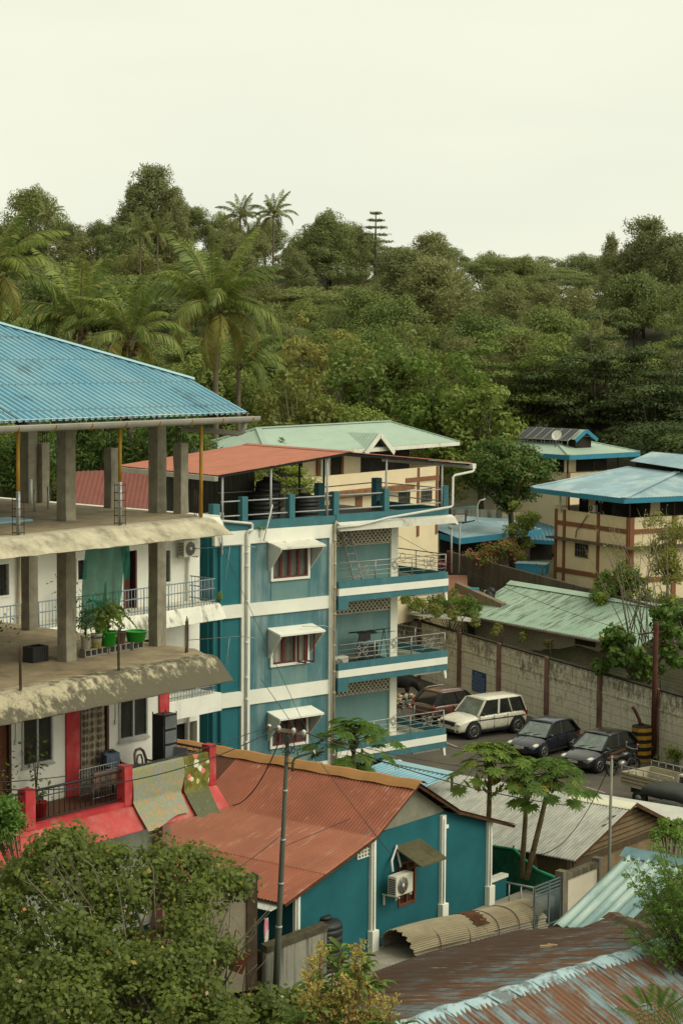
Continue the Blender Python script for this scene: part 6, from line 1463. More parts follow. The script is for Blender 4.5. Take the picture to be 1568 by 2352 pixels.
r1, r2, r1b = Vector((5.9, 3.1, 10.5)), Vector((10.4, 3.1, 10.5)), Vector((6.3, 7.8, 10.5))
mb.corr([A_, B_, r2, r1], (0, 1, .26), .2, .03); mb.corr([D_, A_, r1, r1b], (1, 0, .14), .2, .03); mb.corr([C_, D_, r1b, Vector((10.4, 7.8, 10.5))], (0, -1, .2), .2, .03); yr_ = mb.build('roof', M['blue_old'], yh)
mb = MB(); mb.beam(A_ + Vector((0, 0, .05)), r1 + Vector((0, 0, .05)), .35, .05); mb.beam(D_ + Vector((0, 0, .05)), r1b + Vector((0, 0, .05)), .3, .05); mb.build('hip_cap', M['blue_old'], yr_)
mb = MB()
for p, q in ((A_, B_), (D_, A_)): mb.beam(p - Vector((0, 0, .14)), q - Vector((0, 0, .14)), .05, .26)
mb.build('fascia', M['blue_fascia'], yr_)
mb = MB()
mb.corr([(5.6, 2.2, 10.75), (7.7, 3.4, 11.38), (7.9, 7.8, 11.38), (6.3, 7.7, 10.75)], (1, 0, .33), .2, .03); mb.corr([(5.6, 2.2, 10.75), (9.9, 2.0, 10.75), (7.7, 3.4, 11.38)], (0, 1, .4), .2, .03); mb.corr([(9.9, 2.0, 10.75), (9.9, 7.7, 10.75), (7.9, 7.8, 11.38), (7.7, 3.4, 11.38)], (-1, 0, .33), .2, .03)
mb.build('cap_roof', M['blue_old'], yr_); MB().box(6.5, 9.5, 3.2, 7.5, 10.3, 10.8).build('cap_wall', M['dark_recess'], yr_)
MB().tube([(.1, 6.3, 6.9), (.1, 6.3, 9.5)], .05, 6).build('downpipe', M['pvc'], yh)
MB().tube([(-.08, 4.6, 6.9), (-.08, 4.55, 7.3), (-.08, 3.9, 7.9), (-.06, 3.6, 8.25)], .035, 5).build('cable', M['gatepost'], yh)
ac_unit(YH, (.35, 3.6, 8.42), -1.57, 'pale air conditioner unit on the veranda of the cream house', None, .7)
for k, (y, col, lab) in enumerate(((2.95, (.5, .5, .46, 1), 'pale shirt hanging on the veranda of the cream house'), (4.4, (.10, .08, .07, 1), 'dark cloth hanging on the veranda of the cream house'))):
    o = drape(6, 6, lambda a, b: (.5 + .03 * math.sin(a * 9), y + a * .4, 9.45 - .5 * b)).build('garment', wm('veranda_cloth', col, .95), None, lab, 'clothes'); o.location = YH.o; o.rotation_euler = (0, 0, YH.rz)
# --- far house with solar panels
F2 = Frame(14.53, 128, 48)
h2 = F2.thing('solar_house', 'far house with pale green hip roof, blue fascia and solar panels', 'house')
hip_roof(h2, 0, 7.0, 0, 8.5, 10.6, 11.55, 3.0, 4.0, 4.2, 'pale_green', 'blue_fascia', .25, .02, .3)
MB().box(1.0, 6.2, 1.0, 7.5, 4, 9.35).build('wall', M['ycream'], h2); MB().box(1.6, 5.8, 1.8, 7, 9.351, 10.4).build('veranda_back', M['dark_recess'], h2)
MB().box(1.5, 2.6, 1.72, 1.79, 9.36, 10.3).build('veranda_wall', M['ycream'], h2)
mb = MB(); mb.box(.9, 1.2, .95, .999, 4, 9.36); mb.box(.95, .999, 1, 7.5, 8.6, 8.85); mb.box(1.2, 6.2, .95, .999, 8.6, 8.85); mb.build_each('brown_band', M['ybrown'], h2)
for x, y in ((1.1, 1.1), (3.6, 1.1), (6.1, 1.1), (1.1, 4.2)): MB().tube([(x, y, 9.3), (x, y, 10.5)], .06, 6).build('veranda_post', M['rebar'], h2)
cap = MB().corr([(1.9, 1.15, 11.5), (2.92, 1.15, 12.12), (2.92, 5.5, 12.12), (1.9, 5.5, 11.5)], (1, 0, .6), .25, .02).corr([(3.95, 1.15, 11.5), (2.92, 1.15, 12.12), (2.92, 5.5, 12.12), (3.95, 5.5, 11.5)], (-1, 0, .6), .25, .02).build('cap_roof', M['pale_green'], h2)
mb = MB(); mb.beam((1.85, 1.12, 11.42), (2.92, 1.12, 12.06), .06, .24); mb.beam((4.0, 1.12, 11.42), (2.92, 1.12, 12.06), .06, .24); mb.build_each('gable_board', M['blue_fascia'], cap)
MB().box(2.15, 3.7, 1.4, 5.4, 10.7, 11.62).build('cap_wall', M['dark_recess'], cap)
sol = glassmat('solar_cell_glass', (.035, .036, .034, 1), .4, .3)
for k in range(6):
    y = 1.5 + k * .76; a = Vector((1.55, y, 11.42)); u = Vector((0, .70, 0)); v_ = Vector((1.15, 0, .66))
    pn = bpy.data.objects.new('solar_panel', None); COL.objects.link(pn); pn.parent = h2; pn.location = a
    nn_ = v_.cross(u).normalized() * .03; nn_ = nn_ if nn_.z > 0 else -nn_
    MB().prism([nn_, u + nn_, u + v_ + nn_, v_ + nn_], nn_).build('glass', sol, pn)
    mb = MB(); mb.beam(nn_, u + nn_, .05, .06); mb.beam(v_ + nn_, u + v_ + nn_, .05, .06); mb.beam(nn_, v_ + nn_, .05, .06); mb.beam(u + nn_, u + v_ + nn_, .05, .06); mb.build('frame', M['alu'], pn)
    mb = MB()
    for q in (Vector((.06, .1, .03)), Vector((.06, .6, .03))): mb.tube([q, q - Vector((0, 0, .35))], .025, 5)
    mb.build('stand', M['steel'], pn)
ds = thing('satellite_dish', 'pale satellite dish on a bracket in front of the solar panels', 'satellite dish', at(1278, 1000, 127.4) - Vector((0, 0, .75)))
mb = MB(); n_ = Vector((-.45, -.8, .42)).normalized(); a_ = n_.cross(Vector((0, 0, 1))).normalized(); b_ = a_.cross(n_)
for i in range(5):
    r_ = .34 * i / 4
    for k in range(20): mb.v.append(tuple(Vector((0, 0, .75)) + (a_ * math.cos(k * PI / 10) + b_ * math.sin(k * PI / 10)) * r_ + n_ * (r_ * r_ * .5)))
for i in range(4):
    for k in range(20): mb.f.append((i * 20 + k, i * 20 + (k + 1) % 20, (i + 1) * 20 + (k + 1) % 20, (i + 1) * 20 + k)); mb.sm.append(True)
mb.build('reflector', M['cream_white'], ds); MB().tube([(-.1, .1, 0), (0, 0, .72)], .035, 6).build('mast', M['steel'], ds); MB().tube([Vector((0, 0, .5)), Vector((0, 0, .75)) + n_ * .45], .015, 5).build('feed_arm', M['steel'], ds)
# --- green roofed house with dormer
G1 = Frame(2.57, 108.4, 35)
gh = G1.thing('green_roof_house', 'cream house with large pale green hip roof and small dormer behind the terrace canopy', 'house')
hip_roof(gh, -14.5, 2.65, -2.8, 2.8, 12.4, 13.5, -11.7, -.05, 0, 'pale_green', 'dirty_white', .22, .02, .2)
dm = MB(); dm.corr([(-6.75, -3.05, 12.2), (-5.44, -3.05, 13.12), (-5.44, -.9, 13.12), (-6.75, -2.6, 12.45)], (-1, 0, -.7), .22, .02); dm.corr([(-4.15, -3.05, 12.15), (-5.44, -3.05, 13.12), (-5.44, -.9, 13.12), (-4.15, -2.6, 12.45)], (1, 0, -.7), .22, .02); dmo = dm.build('dormer', M['pale_green'], gh)
mb = MB(); mb.beam((-6.75, -3.06, 12.12), (-5.44, -3.06, 13.06), .06, .22); mb.beam((-4.15, -3.06, 12.08), (-5.44, -3.06, 13.06), .06, .22); mb.build('dormer_board', M['dirty_white'], dmo)
MB().prism([(-6.4, -2.75, 12.25), (-4.5, -2.75, 12.25), (-5.44, -2.75, 12.98)], (0, .04, 0)).build('dormer_front', M['dark_recess'], dmo)
MB().box(-11.5, .9, -2.6, 2, 3, 10.35).build('wall', M['ycream'], gh)
MB().box(-11.5, .9, -2.62, -2.45, 10.351, 11.15).box(.76, .9, -2.449, 2, 10.351, 11.15).build('parapet', M['ycream'], gh)
MB().box(-14, .5, -1.0, 2.4, 10.352, 12.4).build('upper_wall', M['ycream'], gh)
mb = MB(); mb.box(-12.2, -9.4, -1.05, -1.001, 10.4, 12.2); mb.box(-6.9, -5.9, -1.06, -1.001, 10.4, 12.0); mb.box(-4.2, .4, -1.05, -1.001, 10.4, 12.3); mb.build_each('veranda_shade', M['dark_recess'], gh)
MB().box(-7.85, -7.15, -1.10, -1.01, 10.4, 11.9).build('door', M['cream_white'], gh)
mb = MB()
for x in (-1.16, .7, -8.1, -6.0): mb.box(x - .1, x + .1, -2.66 if x > -3 else -1.12, -2.601 if x > -3 else -1.02, 7.5 if x > -3 else 10.4, 11.15 if x > -3 else 12.2)
mb.box(-2.4, .9, -2.655, -2.601, 10.42, 10.66); mb.build_each('brown_band', M['ybrown'], gh)
MB().box(-9.6, -2.2, -3.1, -2.63, 10.1, 10.34).build('ledge', wm('brown_crumbling_ledge', (.27, .13, .06, 1), .95, .4, 3, (.08, .06, .03, 1), .5, .7, .7, (2, 2, 2), .4), gh)
for (a, b) in ((-3.0, -2.0), (-.85, .15)):
    f = MB().box(a, b, -2.63, -2.605, 9.3, 10.0).build('window', M['dark'], gh); mb = MB()
    for i in range(7): mb.beam((lerp(a, b, i / 6), -2.65, 9.3), (lerp(a, b, i / 6), -2.65, 10.0), .03)
    for z in (9.3, 9.65, 10): mb.beam((a, -2.655, z), (b, -2.655, z), .03)
    mb.build('grille', M['gatepost'], f)
MB().box(-7.0, -6.4, -2.64, -2.605, 8, 10).build('lower_door', M['ybrown'], gh)
# --- low blue roof
hb = thing('low_blue_roof_house', 'low house with a weathered light blue sheet roof behind the steel balcony rails', 'house', (7.07, 119.88, 6.0))
C0 = Vector((0, 0, 0)); L0 = Vector((-3.6, 11.0, 0)); R0 = Vector((5.6, 6.4, 0)); T0 = L0 + R0 + Vector((0, 0, .55))
L1 = L0 + Vector((0, 0, .5)); mb = MB(); mb.corr([C0, R0, T0, L1 - Vector((0, 0, .5))], R0, .25, .03); bo = mb.build('roof', M['blue_old'], hb)
mb = MB(); mb.beam(C0 - Vector((0, 0, .16)), L0 - Vector((0, 0, .16)), .06, .36); mb.beam(C0 - Vector((0, 0, .16)), R0 - Vector((0, 0, .16)), .06, .36); mb.build('fascia', M['blue_fascia'], bo)
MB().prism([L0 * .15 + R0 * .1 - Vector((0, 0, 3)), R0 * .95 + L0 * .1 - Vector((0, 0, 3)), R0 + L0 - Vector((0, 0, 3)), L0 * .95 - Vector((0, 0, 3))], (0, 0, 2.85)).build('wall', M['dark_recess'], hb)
mb = MB()
for f_ in (.35, .55, .75): p = L0 * f_ + R0 * .06; mb.prism([p - Vector((0, 0, 3)), p + L0 * .13 - Vector((0, 0, 3)), p + L0 * .13 + R0 * .02 - Vector((0, 0, 3)), p + R0 * .02 - Vector((0, 0, 3))], (0, 0, 2.8))
mb.build('cream_panel', M['ycream'], hb)
for f_ in (.02, .3, .48): p = L0 * f_ + R0 * .02; MB().tube([p - Vector((0, 0, 3)), p], .06, 6).build('post', M['rebar'], hb)
h4 = thing('small_blue_roof_house', 'small house part with darker blue roof right of the low blue roof', 'house', at(1205, 1228, 128))
MB().corr([(-2.2, 0, -.2), (2.0, -.6, -.35), (2.4, 3.5, .6), (-1.8, 4, .6)], (0, 1, .2), .25, .03).build('roof', wm('darker_blue_roof', (.10, .22, .27, 1), .6, .2, .8), h4); MB().box(-1.8, 1.8, .5, 3.4, -3.5, -.25).build('wall', M['dark_recess'], h4)
mb = MB(); mb.beam((-2.2, 0, -.32), (2.0, -.6, -.47), .05, .22); mb.build('fascia', M['blue_fascia'], h4)
# retaining wall, low walls
rw = thing('retaining_wall', 'long dark weathered wall sloping down behind the green roofed shed', 'wall', (6.5, 116.2, 3.6), 0)
d_ = Vector((12.6, 105.8, 0)) - Vector((6.5, 116.2, 0)); d2_ = d_ * 2.1; nrm = Vector((d_.y, -d_.x, 0)).normalized() * .2; zd = Vector((0, 0, -.62 * 2.1))
up_ = Vector((0, 0, 2.0))
M['dwall'] = wm('dark_brown_grey_wall', (.115, .095, .07, 1), .95, .25, 1, (.05, .045, .03, 1), .45, .65, .7, (4, 4, .4), .2)
MB().prism([(0, 0, -2), d2_ + zd + Vector((0, 0, -2)), d2_ + zd + up_, up_], nrm).build('wall_face', M['dwall'], rw)
MB().box(-.35, .05, -.2, .2, -.3, 2.05).build('end_post', wm('dark_red_post', (.13, .035, .028, 1), .9, .3, 2), rw)
for f_ in (.35, .62, .85):
    p = d2_ * f_ + zd * f_ + up_; mb = MB(); mb.tube([p, p + Vector((0, 0, .45))], .035, 5); mb.tube([p + Vector((0, 0, .4)), p + Vector((.4, .1, .65))], .03, 5); mb.tube([p + Vector((0, 0, .4)), p + Vector((-.4, -.1, .65))], .03, 5); mb.build('wire_post', M['rebar'], rw)
lw2 = thing('grey_compound_wall', 'pale streaked grey wall below the big round tree', 'wall', at(1060, 1205, 131), math.radians(-6))
MB().box(-.7, 2.6, 0, .25, -1, 1.0).build('wall_face', M['mould_wall'], lw2); MB().box(-4.4, -.72, .3, .5, -1, 1.2).build('wall_face', M['dwall'], lw2); MB().box(2.62, 8, .9, 1.1, -1, .8).build('wall_face', M['ycream'], lw2); MB().box(2.62, 8, .86, .899, -1, -.45).build('brown_band', M['ybrown'], lw2)
# --- green roofed shed right behind the wall
eL, eR = at_z(*K7(388, 277), 3.25), at_z(*K7(1185, 425), 3.25); rL, rR = at_z(*K7(650, 108), 4.6), None
gs2 = thing('green_roof_shed', 'long shed with mint green streaked sheet roof right behind the mouldy wall', 'shed', eL)
z0_ = eL; ext = (eR - eL).normalized() * 2.0
rR = rL + (eR - eL)
t = NT('mint_roof_streaked'); ax = (eR - eL).normalized(); rot = math.atan2(ax.y, ax.x)
n1 = t.noise(1.0, 7, .7, t.mapping((5.5, .35, .35), (0, 0, 0), None)); 
mp = t.n('ShaderNodeMapping'); mp.inputs['Rotation'].default_value = (0, 0, -rot); t.link(t.co, mp.inputs['Vector']); n1 = t.noise(1.0, 7, .7, t.mapping((4.5, .28, .3), co=mp.outputs[0])); n2 = t.noise(.5, 4, .6)
c = t.mix(t.ramp(n2, .35, .65), (.27, .385, .28, 1), (.34, .45, .34, 1)); c = t.mix(t.ramp(t.math('ADD', t.math('MULTIPLY', n1, .75), t.math('MULTIPLY', n2, .3)), .51, .64, 0, .8), c, (.085, .10, .06, 1)); M['mint2'] = t.done(c, .6)
ro = MB().corr([(0, 0, 0), eR - z0_ + ext, rR - z0_ + ext, rL - z0_], (rL - eL), .22, .035, 'trap', 2).build('roof', M['mint2'], gs2)
dn3 = (eL - rL).normalized(); e3 = rR - rL + ext; bk = Vector((-dn3.x, -dn3.y, dn3.z))
MB().add([rL - z0_ + dn3 * .4 + Vector((0, 0, .08)), rL - z0_ + Vector((0, 0, .14)), rL - z0_ + e3 + Vector((0, 0, .14)), rL - z0_ + e3 + dn3 * .4 + Vector((0, 0, .08))], [(0, 1, 2, 3)]).build('ridge_cap', wm('mint_ridge', (.42, .56, .43, 1), .6, .1, 1), ro)
MB().corr([rL - z0_, rL - z0_ + e3, rL - z0_ + e3 + bk * 4.5, rL - z0_ + bk * 4.5], bk, .22, .035, 'trap').build('roof', M['mint2'], gs2)
dxy = Vector((dn3.x, dn3.y, 0)).normalized(); p0 = -dxy * .7; p1 = eR - z0_ + ext - dxy * .7
MB().prism([p0 + ax * .5 + Vector((0, 0, -2.6)), p1 + Vector((0, 0, -2.6)), p1 - Vector((0, 0, .02)), p0 + ax * .5 - Vector((0, 0, .02))], -dxy * .15).build('wall', wm('grey_shed_wall', (.25, .235, .18, 1), .95, .15, 1.5, (.14, .12, .08, 1), .55, .75, .5, (2, 2, .4)), gs2)
L_ = (p1 - p0).length
for f_, w_ in ((.62, 1.5), (.86, 1.4)):
    c_ = p0 + ax * (L_ * f_); MB().prism([c_ + dxy * .012 - Vector((0, 0, .55)), c_ + dxy * .012 + ax * w_ - Vector((0, 0, .55)), c_ + dxy * .012 + ax * w_ - Vector((0, 0, .12)), c_ + dxy * .012 - Vector((0, 0, .12))], dxy * .01).build('window_gap', M['dark'], gs2)
mb = MB(); mb.tube([Vector((0, 0, -.06)), eR - z0_ + ext - Vector((0, 0, .06))], .08, 8)
mb.build('gutter', wm('grey_old_gutter', (.22, .20, .15, 1), .8, .2, 3), ro)
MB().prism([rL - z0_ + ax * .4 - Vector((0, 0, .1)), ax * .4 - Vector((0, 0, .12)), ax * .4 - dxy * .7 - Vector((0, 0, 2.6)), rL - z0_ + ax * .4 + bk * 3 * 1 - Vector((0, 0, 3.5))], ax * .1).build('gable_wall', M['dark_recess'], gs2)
# --- terracotta roof left of it, pale zinc strip on the wall
pr = thing('terracotta_roof_house', 'house with flat looking terracotta pink roof below the top balcony', 'house', at(960, 1380, 110))
o_ = pr.location
P = [at(*K10(*q), Y) - o_ for q, Y in (((20, 1110), 107), ((940, 1060), 107), ((945, 880), 111), ((700, 780), 114), ((20, 800), 114))]
z1 = P[0].z; mb = MB(); A0, B0 = P[0], Vector((P[1].x, P[1].y, P[0].z)); sl = Vector((0.4, 7, 1.0)); mb.corr([A0, B0, B0 + sl, A0 + sl], sl, .25, .012).build('roof', wm('terracotta_pink_roof', (.30, .14, .09, 1), .85, .15, .7, (.2, .1, .07, 1), .5, .7, .5, (.8, .8, .8)), pr)
MB().beam(B0 + sl * .3 + Vector((-.6, 0, .65)), B0 + sl * .1 + Vector((1.8, -1.6, .1)), .35, .5).build('verge_beam', wm('grey_brown_beam', (.22, .18, .12, 1), .95, .25, 2), pr)
MB().prism([A0 + Vector((0, .3, -.1)), B0 + Vector((-.2, .3, -.1)), B0 + Vector((-.2, .3, -3)), A0 + Vector((0, .3, -3))], (0, 5, 0)).build('wall', M['ycream'], pr)
zs = thing('zinc_strip_roof', 'narrow zinc roof strip lying behind the vines on the boundary wall', 'shed', at(*K10(450, 1230), 103))
MB().corr([at(*K10(190, 1190), 105) - zs.location, at(*K10(1100, 1300), 100.5) - zs.location, at(*K10(1000, 1235), 102.5) - zs.location, at(*K10(330, 1160), 107) - zs.location], Vector((.5, 1, .3)), .15, .03).build('roof', M['zinc'], zs)
jb = thing('junk_cabinet', 'blue cabinet with black wrapped bundle beside the retaining wall', 'cabinet', at(*K10(980, 1010), 108) - Vector((0, 0, .3)))
MB().box(-.1, .45, 0, .5, 0, .95).build('cabinet', M['blue_fascia'], jb); MB().ell((.95, -.1, .45), (.35, .3, .5)).ell((1.1, -.1, .8), (.25, .2, .25)).build('bundle', M['black'], jb); MB().beam((.45, -.2, .2), (.75, -.3, .9), .18, .06).build('lid', M['steel'], jb)
fl = thing('floodlight_post', 'thin post carrying a square floodlight in front of the low blue roof', 'street lamp', at(1054, 1275, 113))
a, b = at(1056, 1200, 113) - fl.location, at(1054, 1195, 113) - fl.location
MB().tube([(0, 0, -1), a], .04, 6).build('post', M['steel'], fl); MB().cbox(a + Vector((0, 0, .25)), (.75, .12, .5), .4).build('lamp_head', M['grille'], fl); MB().cbox(a + Vector((-.03, -.08, .25)), (.62, .02, .40), .4).build('lens', M['alu'], fl); MB().beam(a + Vector((.1, 0, -.05)), a + Vector((.85, .1, .12)), .07).build('arm', M['grille'], fl)
p2 = thing('bare_post', 'thin bare grey post left of the floodlight', 'post', at(1037, 1275, 113)); MB().tube([(0, 0, -1), at(1036, 1212, 113) - p2.location], .06, 6).build('shaft', M['steel'], p2); MB().ell(at(1034, 1211, 113) - p2.location, (.14, .1, .1)).build('cap', M['steel'], p2)
p3 = thing('white_lamp_post', 'white curved lamp post by the wall under the round tree', 'street lamp', at(1096, 1240, 128)); MB().tube([(0, 0, -1), at(1096, 1160, 128) - p3.location, at(1101, 1150, 128) - p3.location, at(1114, 1146, 128) - p3.location], .05, 6).build('post', M['pvc'], p3)
rc = car(tuple(at_z(965, 1318, 2.6)), heading(8), 'red car half hidden behind the top balcony railing', 3.9, 1.7, 1.5, 'hatch', paint('red_car_paint', (.24, .02, .022, 1))); rc['group'] = 'cars parked beyond the wall'
rc.location = at(968, 1300, 118) ; rc.location.z -= .55
bc = car(tuple(rc.location + Vector((-2.4, -1.2, -.25))), heading(-25), 'dark grey car nose in front of the red car by the low blue roof', 3.9, 1.7, 1.45, 'hatch', paint('grey_car_paint', (.10, .095, .08, 1))); bc['group'] = 'cars parked beyond the wall'
bt = thing('blue_crate', 'turquoise metal bin beside the orange flowers', 'bin', at(1222, 1302, 112) - Vector((0, 0, .35)), -.3); MB().prism([(-.8, -.4, 0), (.8, -.4, 0), (.9, -.45, .55), (-.9, -.45, .55)], (0, .85, 0)).build('body', M['blue_fascia'], bt); MB().box(-.92, .92, -.5, .5, .551, .6).build('lid', M['blue_old'], bt)
fb = thing('flower_bed_box', 'orange red planter box with plants by the low blue roof', 'planter', at(930, 1275, 121)); MB().box(-.9, 1.0, -.3, .3, -.9, -.2).build('box', wm('orange_red_brick', (.35, .08, .04, 1), .9, .3, 5), fb); MB().box(-1.2, .8, -.5, -.35, -1.3, -.9).build('ledge', wm('yellow_ledge', (.5, .36, .10, 1), .9), fb)
# ================================================================== vegetation
def leaf_mesh(name, C, N, size, mat, tone, width=.5, jitter=.5, droop=0.0, axis=None, fold=False):
    """C (n,3) leaf positions, N (n,3) facing; builds one quad (rhombus) per leaf"""
    n = len(C); C = np.asarray(C); N = np.asarray(N) + rng.normal(0, jitter, (n, 3)); N /= np.linalg.norm(N, axis=1)[:, None] + 1e-9
    R = rng.normal(0, 1, (n, 3)) if axis is None else np.asarray(axis) + rng.normal(0, .25, (n, 3))
    R[:, 2] -= droop
    A = R - N * (R * N).sum(1)[:, None]; A /= np.linalg.norm(A, axis=1)[:, None] + 1e-9; B = np.cross(N, A)
    s = (np.asarray(size) * rng.uniform(.65, 1.35, n))[:, None]
    V = np.stack([C - A * s * .5, C + B * s * width * .5 + A * s * .05, C + A * s * .5, C - B * s * width * .5 + A * s * .05], 1).reshape(-1, 3)
    return quads(name, V, mat, np.repeat(tone, 4))
def quads(name, V, mat, tone):
    n = len(V) // 4; me = bpy.data.meshes.new(name)
    me.vertices.add(4 * n); me.vertices.foreach_set('co', V.astype(np.float32).ravel())
    me.loops.add(4 * n); me.loops.foreach_set('vertex_index', np.arange(4 * n, dtype=np.int32))
    me.polygons.add(n); me.polygons.foreach_set('loop_start', np.arange(0, 4 * n, 4, dtype=np.int32)); me.polygons.foreach_set('loop_total', np.full(n, 4, dtype=np.int32))
    a = me.attributes.new('tone', 'FLOAT', 'POINT'); a.data.foreach_set('value', np.clip(tone, 0, 1).astype(np.float32))
    me.materials.append(mat); me.update(calc_edges=True); me.validate(); return me
def obj(name, me, parent=None, loc=None, rz=0, sc=None):
    o = bpy.data.objects.new(name, me); COL.objects.link(o); o.parent = parent
    if loc is not None: o.location = loc
    o.rotation_euler = (0, 0, rz)
    if sc: o.scale = sc if isinstance(sc, tuple) else (sc, sc, sc)
    return o
def clump_cloud(clumps, per, shell=.55, up=.35):
    """points spread in ellipsoid clumps (cx,cy,cz,rx,ry,rz); normals outward, tone per clump with brighter tops"""
    P, N, T = [], [], []
    for (cx, cy, cz, rx, ry, rz) in clumps:
        n = int(per * (rx * ry * rz) ** (1 / 3.) ** 1 * 1.0) if per > 0 else -per
        d = rng.normal(0, 1, (n, 3)); d /= np.linalg.norm(d, axis=1)[:, None]
        r = rng.uniform(shell ** 2, 1.08, n) ** .5
        P.append(np.array([cx, cy, cz]) + d * r[:, None] * np.array([rx, ry, rz])); nn = d + np.array([0, 0, up]); N.append(nn)
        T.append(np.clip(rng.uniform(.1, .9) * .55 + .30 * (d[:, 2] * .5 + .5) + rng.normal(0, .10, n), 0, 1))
    return np.concatenate(P), np.concatenate(N), np.concatenate(T)
M['bark'] = wm('grey_brown_bark', (.10, .08, .055, 1), .95, .35, 4, (.05, .04, .028, 1), .5, .7, .6, (6, 6, 1), .3)
M['bark_pale'] = wm('pale_grey_bark', (.23, .20, .14, 1), .95, .3, 4, (.09, .075, .05, 1), .5, .7, .6, (6, 6, 1), .3)
def trunk_mb(h, r, limbs, lean=.0, branch=5, top=.75, bark_r=.35):
    mb = MB(); pts = [(lean * h * (k / 5) ** 2, .03 * h * math.sin(k), h * k / 5 - .3 * (k == 0)) for k in range(6)]
    mb.tube(pts, [r * (1 - .13 * k) for k in range(6)], 8)
    for (x, y, z) in limbs:
        z0 = random.uniform(.45, .95) * h; p0 = Vector((lean * z0, 0, z0)); p1 = Vector((x, y, z)); m = p0.lerp(p1, .5) + Vector((0, 0, .08 * (p1 - p0).length))
        mb.tube([p0, m, p1], [r * .42, r * .28, r * .10], 6)
    return mb
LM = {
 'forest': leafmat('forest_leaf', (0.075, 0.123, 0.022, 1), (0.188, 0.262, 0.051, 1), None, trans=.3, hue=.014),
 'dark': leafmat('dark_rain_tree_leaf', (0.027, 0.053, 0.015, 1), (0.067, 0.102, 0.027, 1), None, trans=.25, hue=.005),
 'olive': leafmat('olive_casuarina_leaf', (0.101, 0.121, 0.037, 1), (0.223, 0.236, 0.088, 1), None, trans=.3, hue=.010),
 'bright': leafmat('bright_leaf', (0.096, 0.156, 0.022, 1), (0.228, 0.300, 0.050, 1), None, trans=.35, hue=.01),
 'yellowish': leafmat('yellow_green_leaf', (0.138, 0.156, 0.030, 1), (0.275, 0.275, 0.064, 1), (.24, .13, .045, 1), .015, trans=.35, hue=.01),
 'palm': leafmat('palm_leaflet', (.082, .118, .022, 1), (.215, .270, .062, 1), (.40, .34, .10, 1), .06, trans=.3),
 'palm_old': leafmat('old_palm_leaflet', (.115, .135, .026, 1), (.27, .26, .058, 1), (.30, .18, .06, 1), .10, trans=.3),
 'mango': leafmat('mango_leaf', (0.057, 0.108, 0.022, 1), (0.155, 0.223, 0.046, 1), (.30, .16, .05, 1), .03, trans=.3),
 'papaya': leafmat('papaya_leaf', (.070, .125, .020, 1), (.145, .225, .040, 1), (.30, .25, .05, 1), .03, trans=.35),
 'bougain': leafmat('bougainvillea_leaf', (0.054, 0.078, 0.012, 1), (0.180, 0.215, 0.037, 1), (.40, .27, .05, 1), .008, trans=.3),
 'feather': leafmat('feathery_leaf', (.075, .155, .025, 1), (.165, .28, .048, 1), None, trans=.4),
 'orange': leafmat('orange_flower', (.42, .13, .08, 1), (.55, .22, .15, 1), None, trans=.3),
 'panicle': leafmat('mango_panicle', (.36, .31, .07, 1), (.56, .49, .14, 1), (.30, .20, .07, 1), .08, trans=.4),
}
# ---- crown prototypes for the hillside (shared meshes)
def broad_crown(R, H, ncl, leaf, per, mat, seed, flat=1.0):
    random.seed(seed); cl = []
    for k in range(ncl):
        a = random.uniform(0, 2 * PI); q = math.sqrt(random.random()); zz = random.uniform(-.5, 1)
        lim = math.sqrt(max(.05, 1 - zz * zz * .9)); r = R * q * lim * .85; s_ = random.uniform(.24, .42) * R
        cl.append((r * math.cos(a), r * math.sin(a), H + zz * R * .62 * flat, s_, s_, s_ * .75))
    for k in range(ncl // 5):
        a = random.uniform(0, 2 * PI); r = R * random.uniform(.85, 1.15); s_ = random.uniform(.16, .26) * R; cl.append((r * math.cos(a), r * math.sin(a), H + random.uniform(-.5, .55) * R * .7, s_, s_, s_ * .7))
    cl.append((random.uniform(-.3, .3) * R, random.uniform(-.3, .3) * R, H + R * .72, R * .2, R * .2, R * .24))
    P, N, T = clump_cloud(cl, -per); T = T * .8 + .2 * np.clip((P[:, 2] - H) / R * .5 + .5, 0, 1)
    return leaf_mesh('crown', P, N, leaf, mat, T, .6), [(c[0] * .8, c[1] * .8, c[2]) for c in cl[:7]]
def layered_crown(R, H, nl, leaf, per, mat, seed):
    random.seed(seed); cl = []
    for k in range(nl):
        a = random.uniform(0, 2 * PI); q = math.sqrt(random.random()) * R; zz = H + random.uniform(-.32, .42) * R * (1 - .5 * q / R)
        s_ = random.uniform(.18, .34) * R; cl.append((q * math.cos(a), q * math.sin(a), zz, s_ * 1.25, s_ * 1.25, s_ * .28))
    P, N, T = clump_cloud(cl, -per, .3, 1.2)
    return leaf_mesh('crown', P, N, leaf, mat, T, .6, .35), [(c[0] * .8, c[1] * .8, c[2] - .2) for c in cl[:9]]
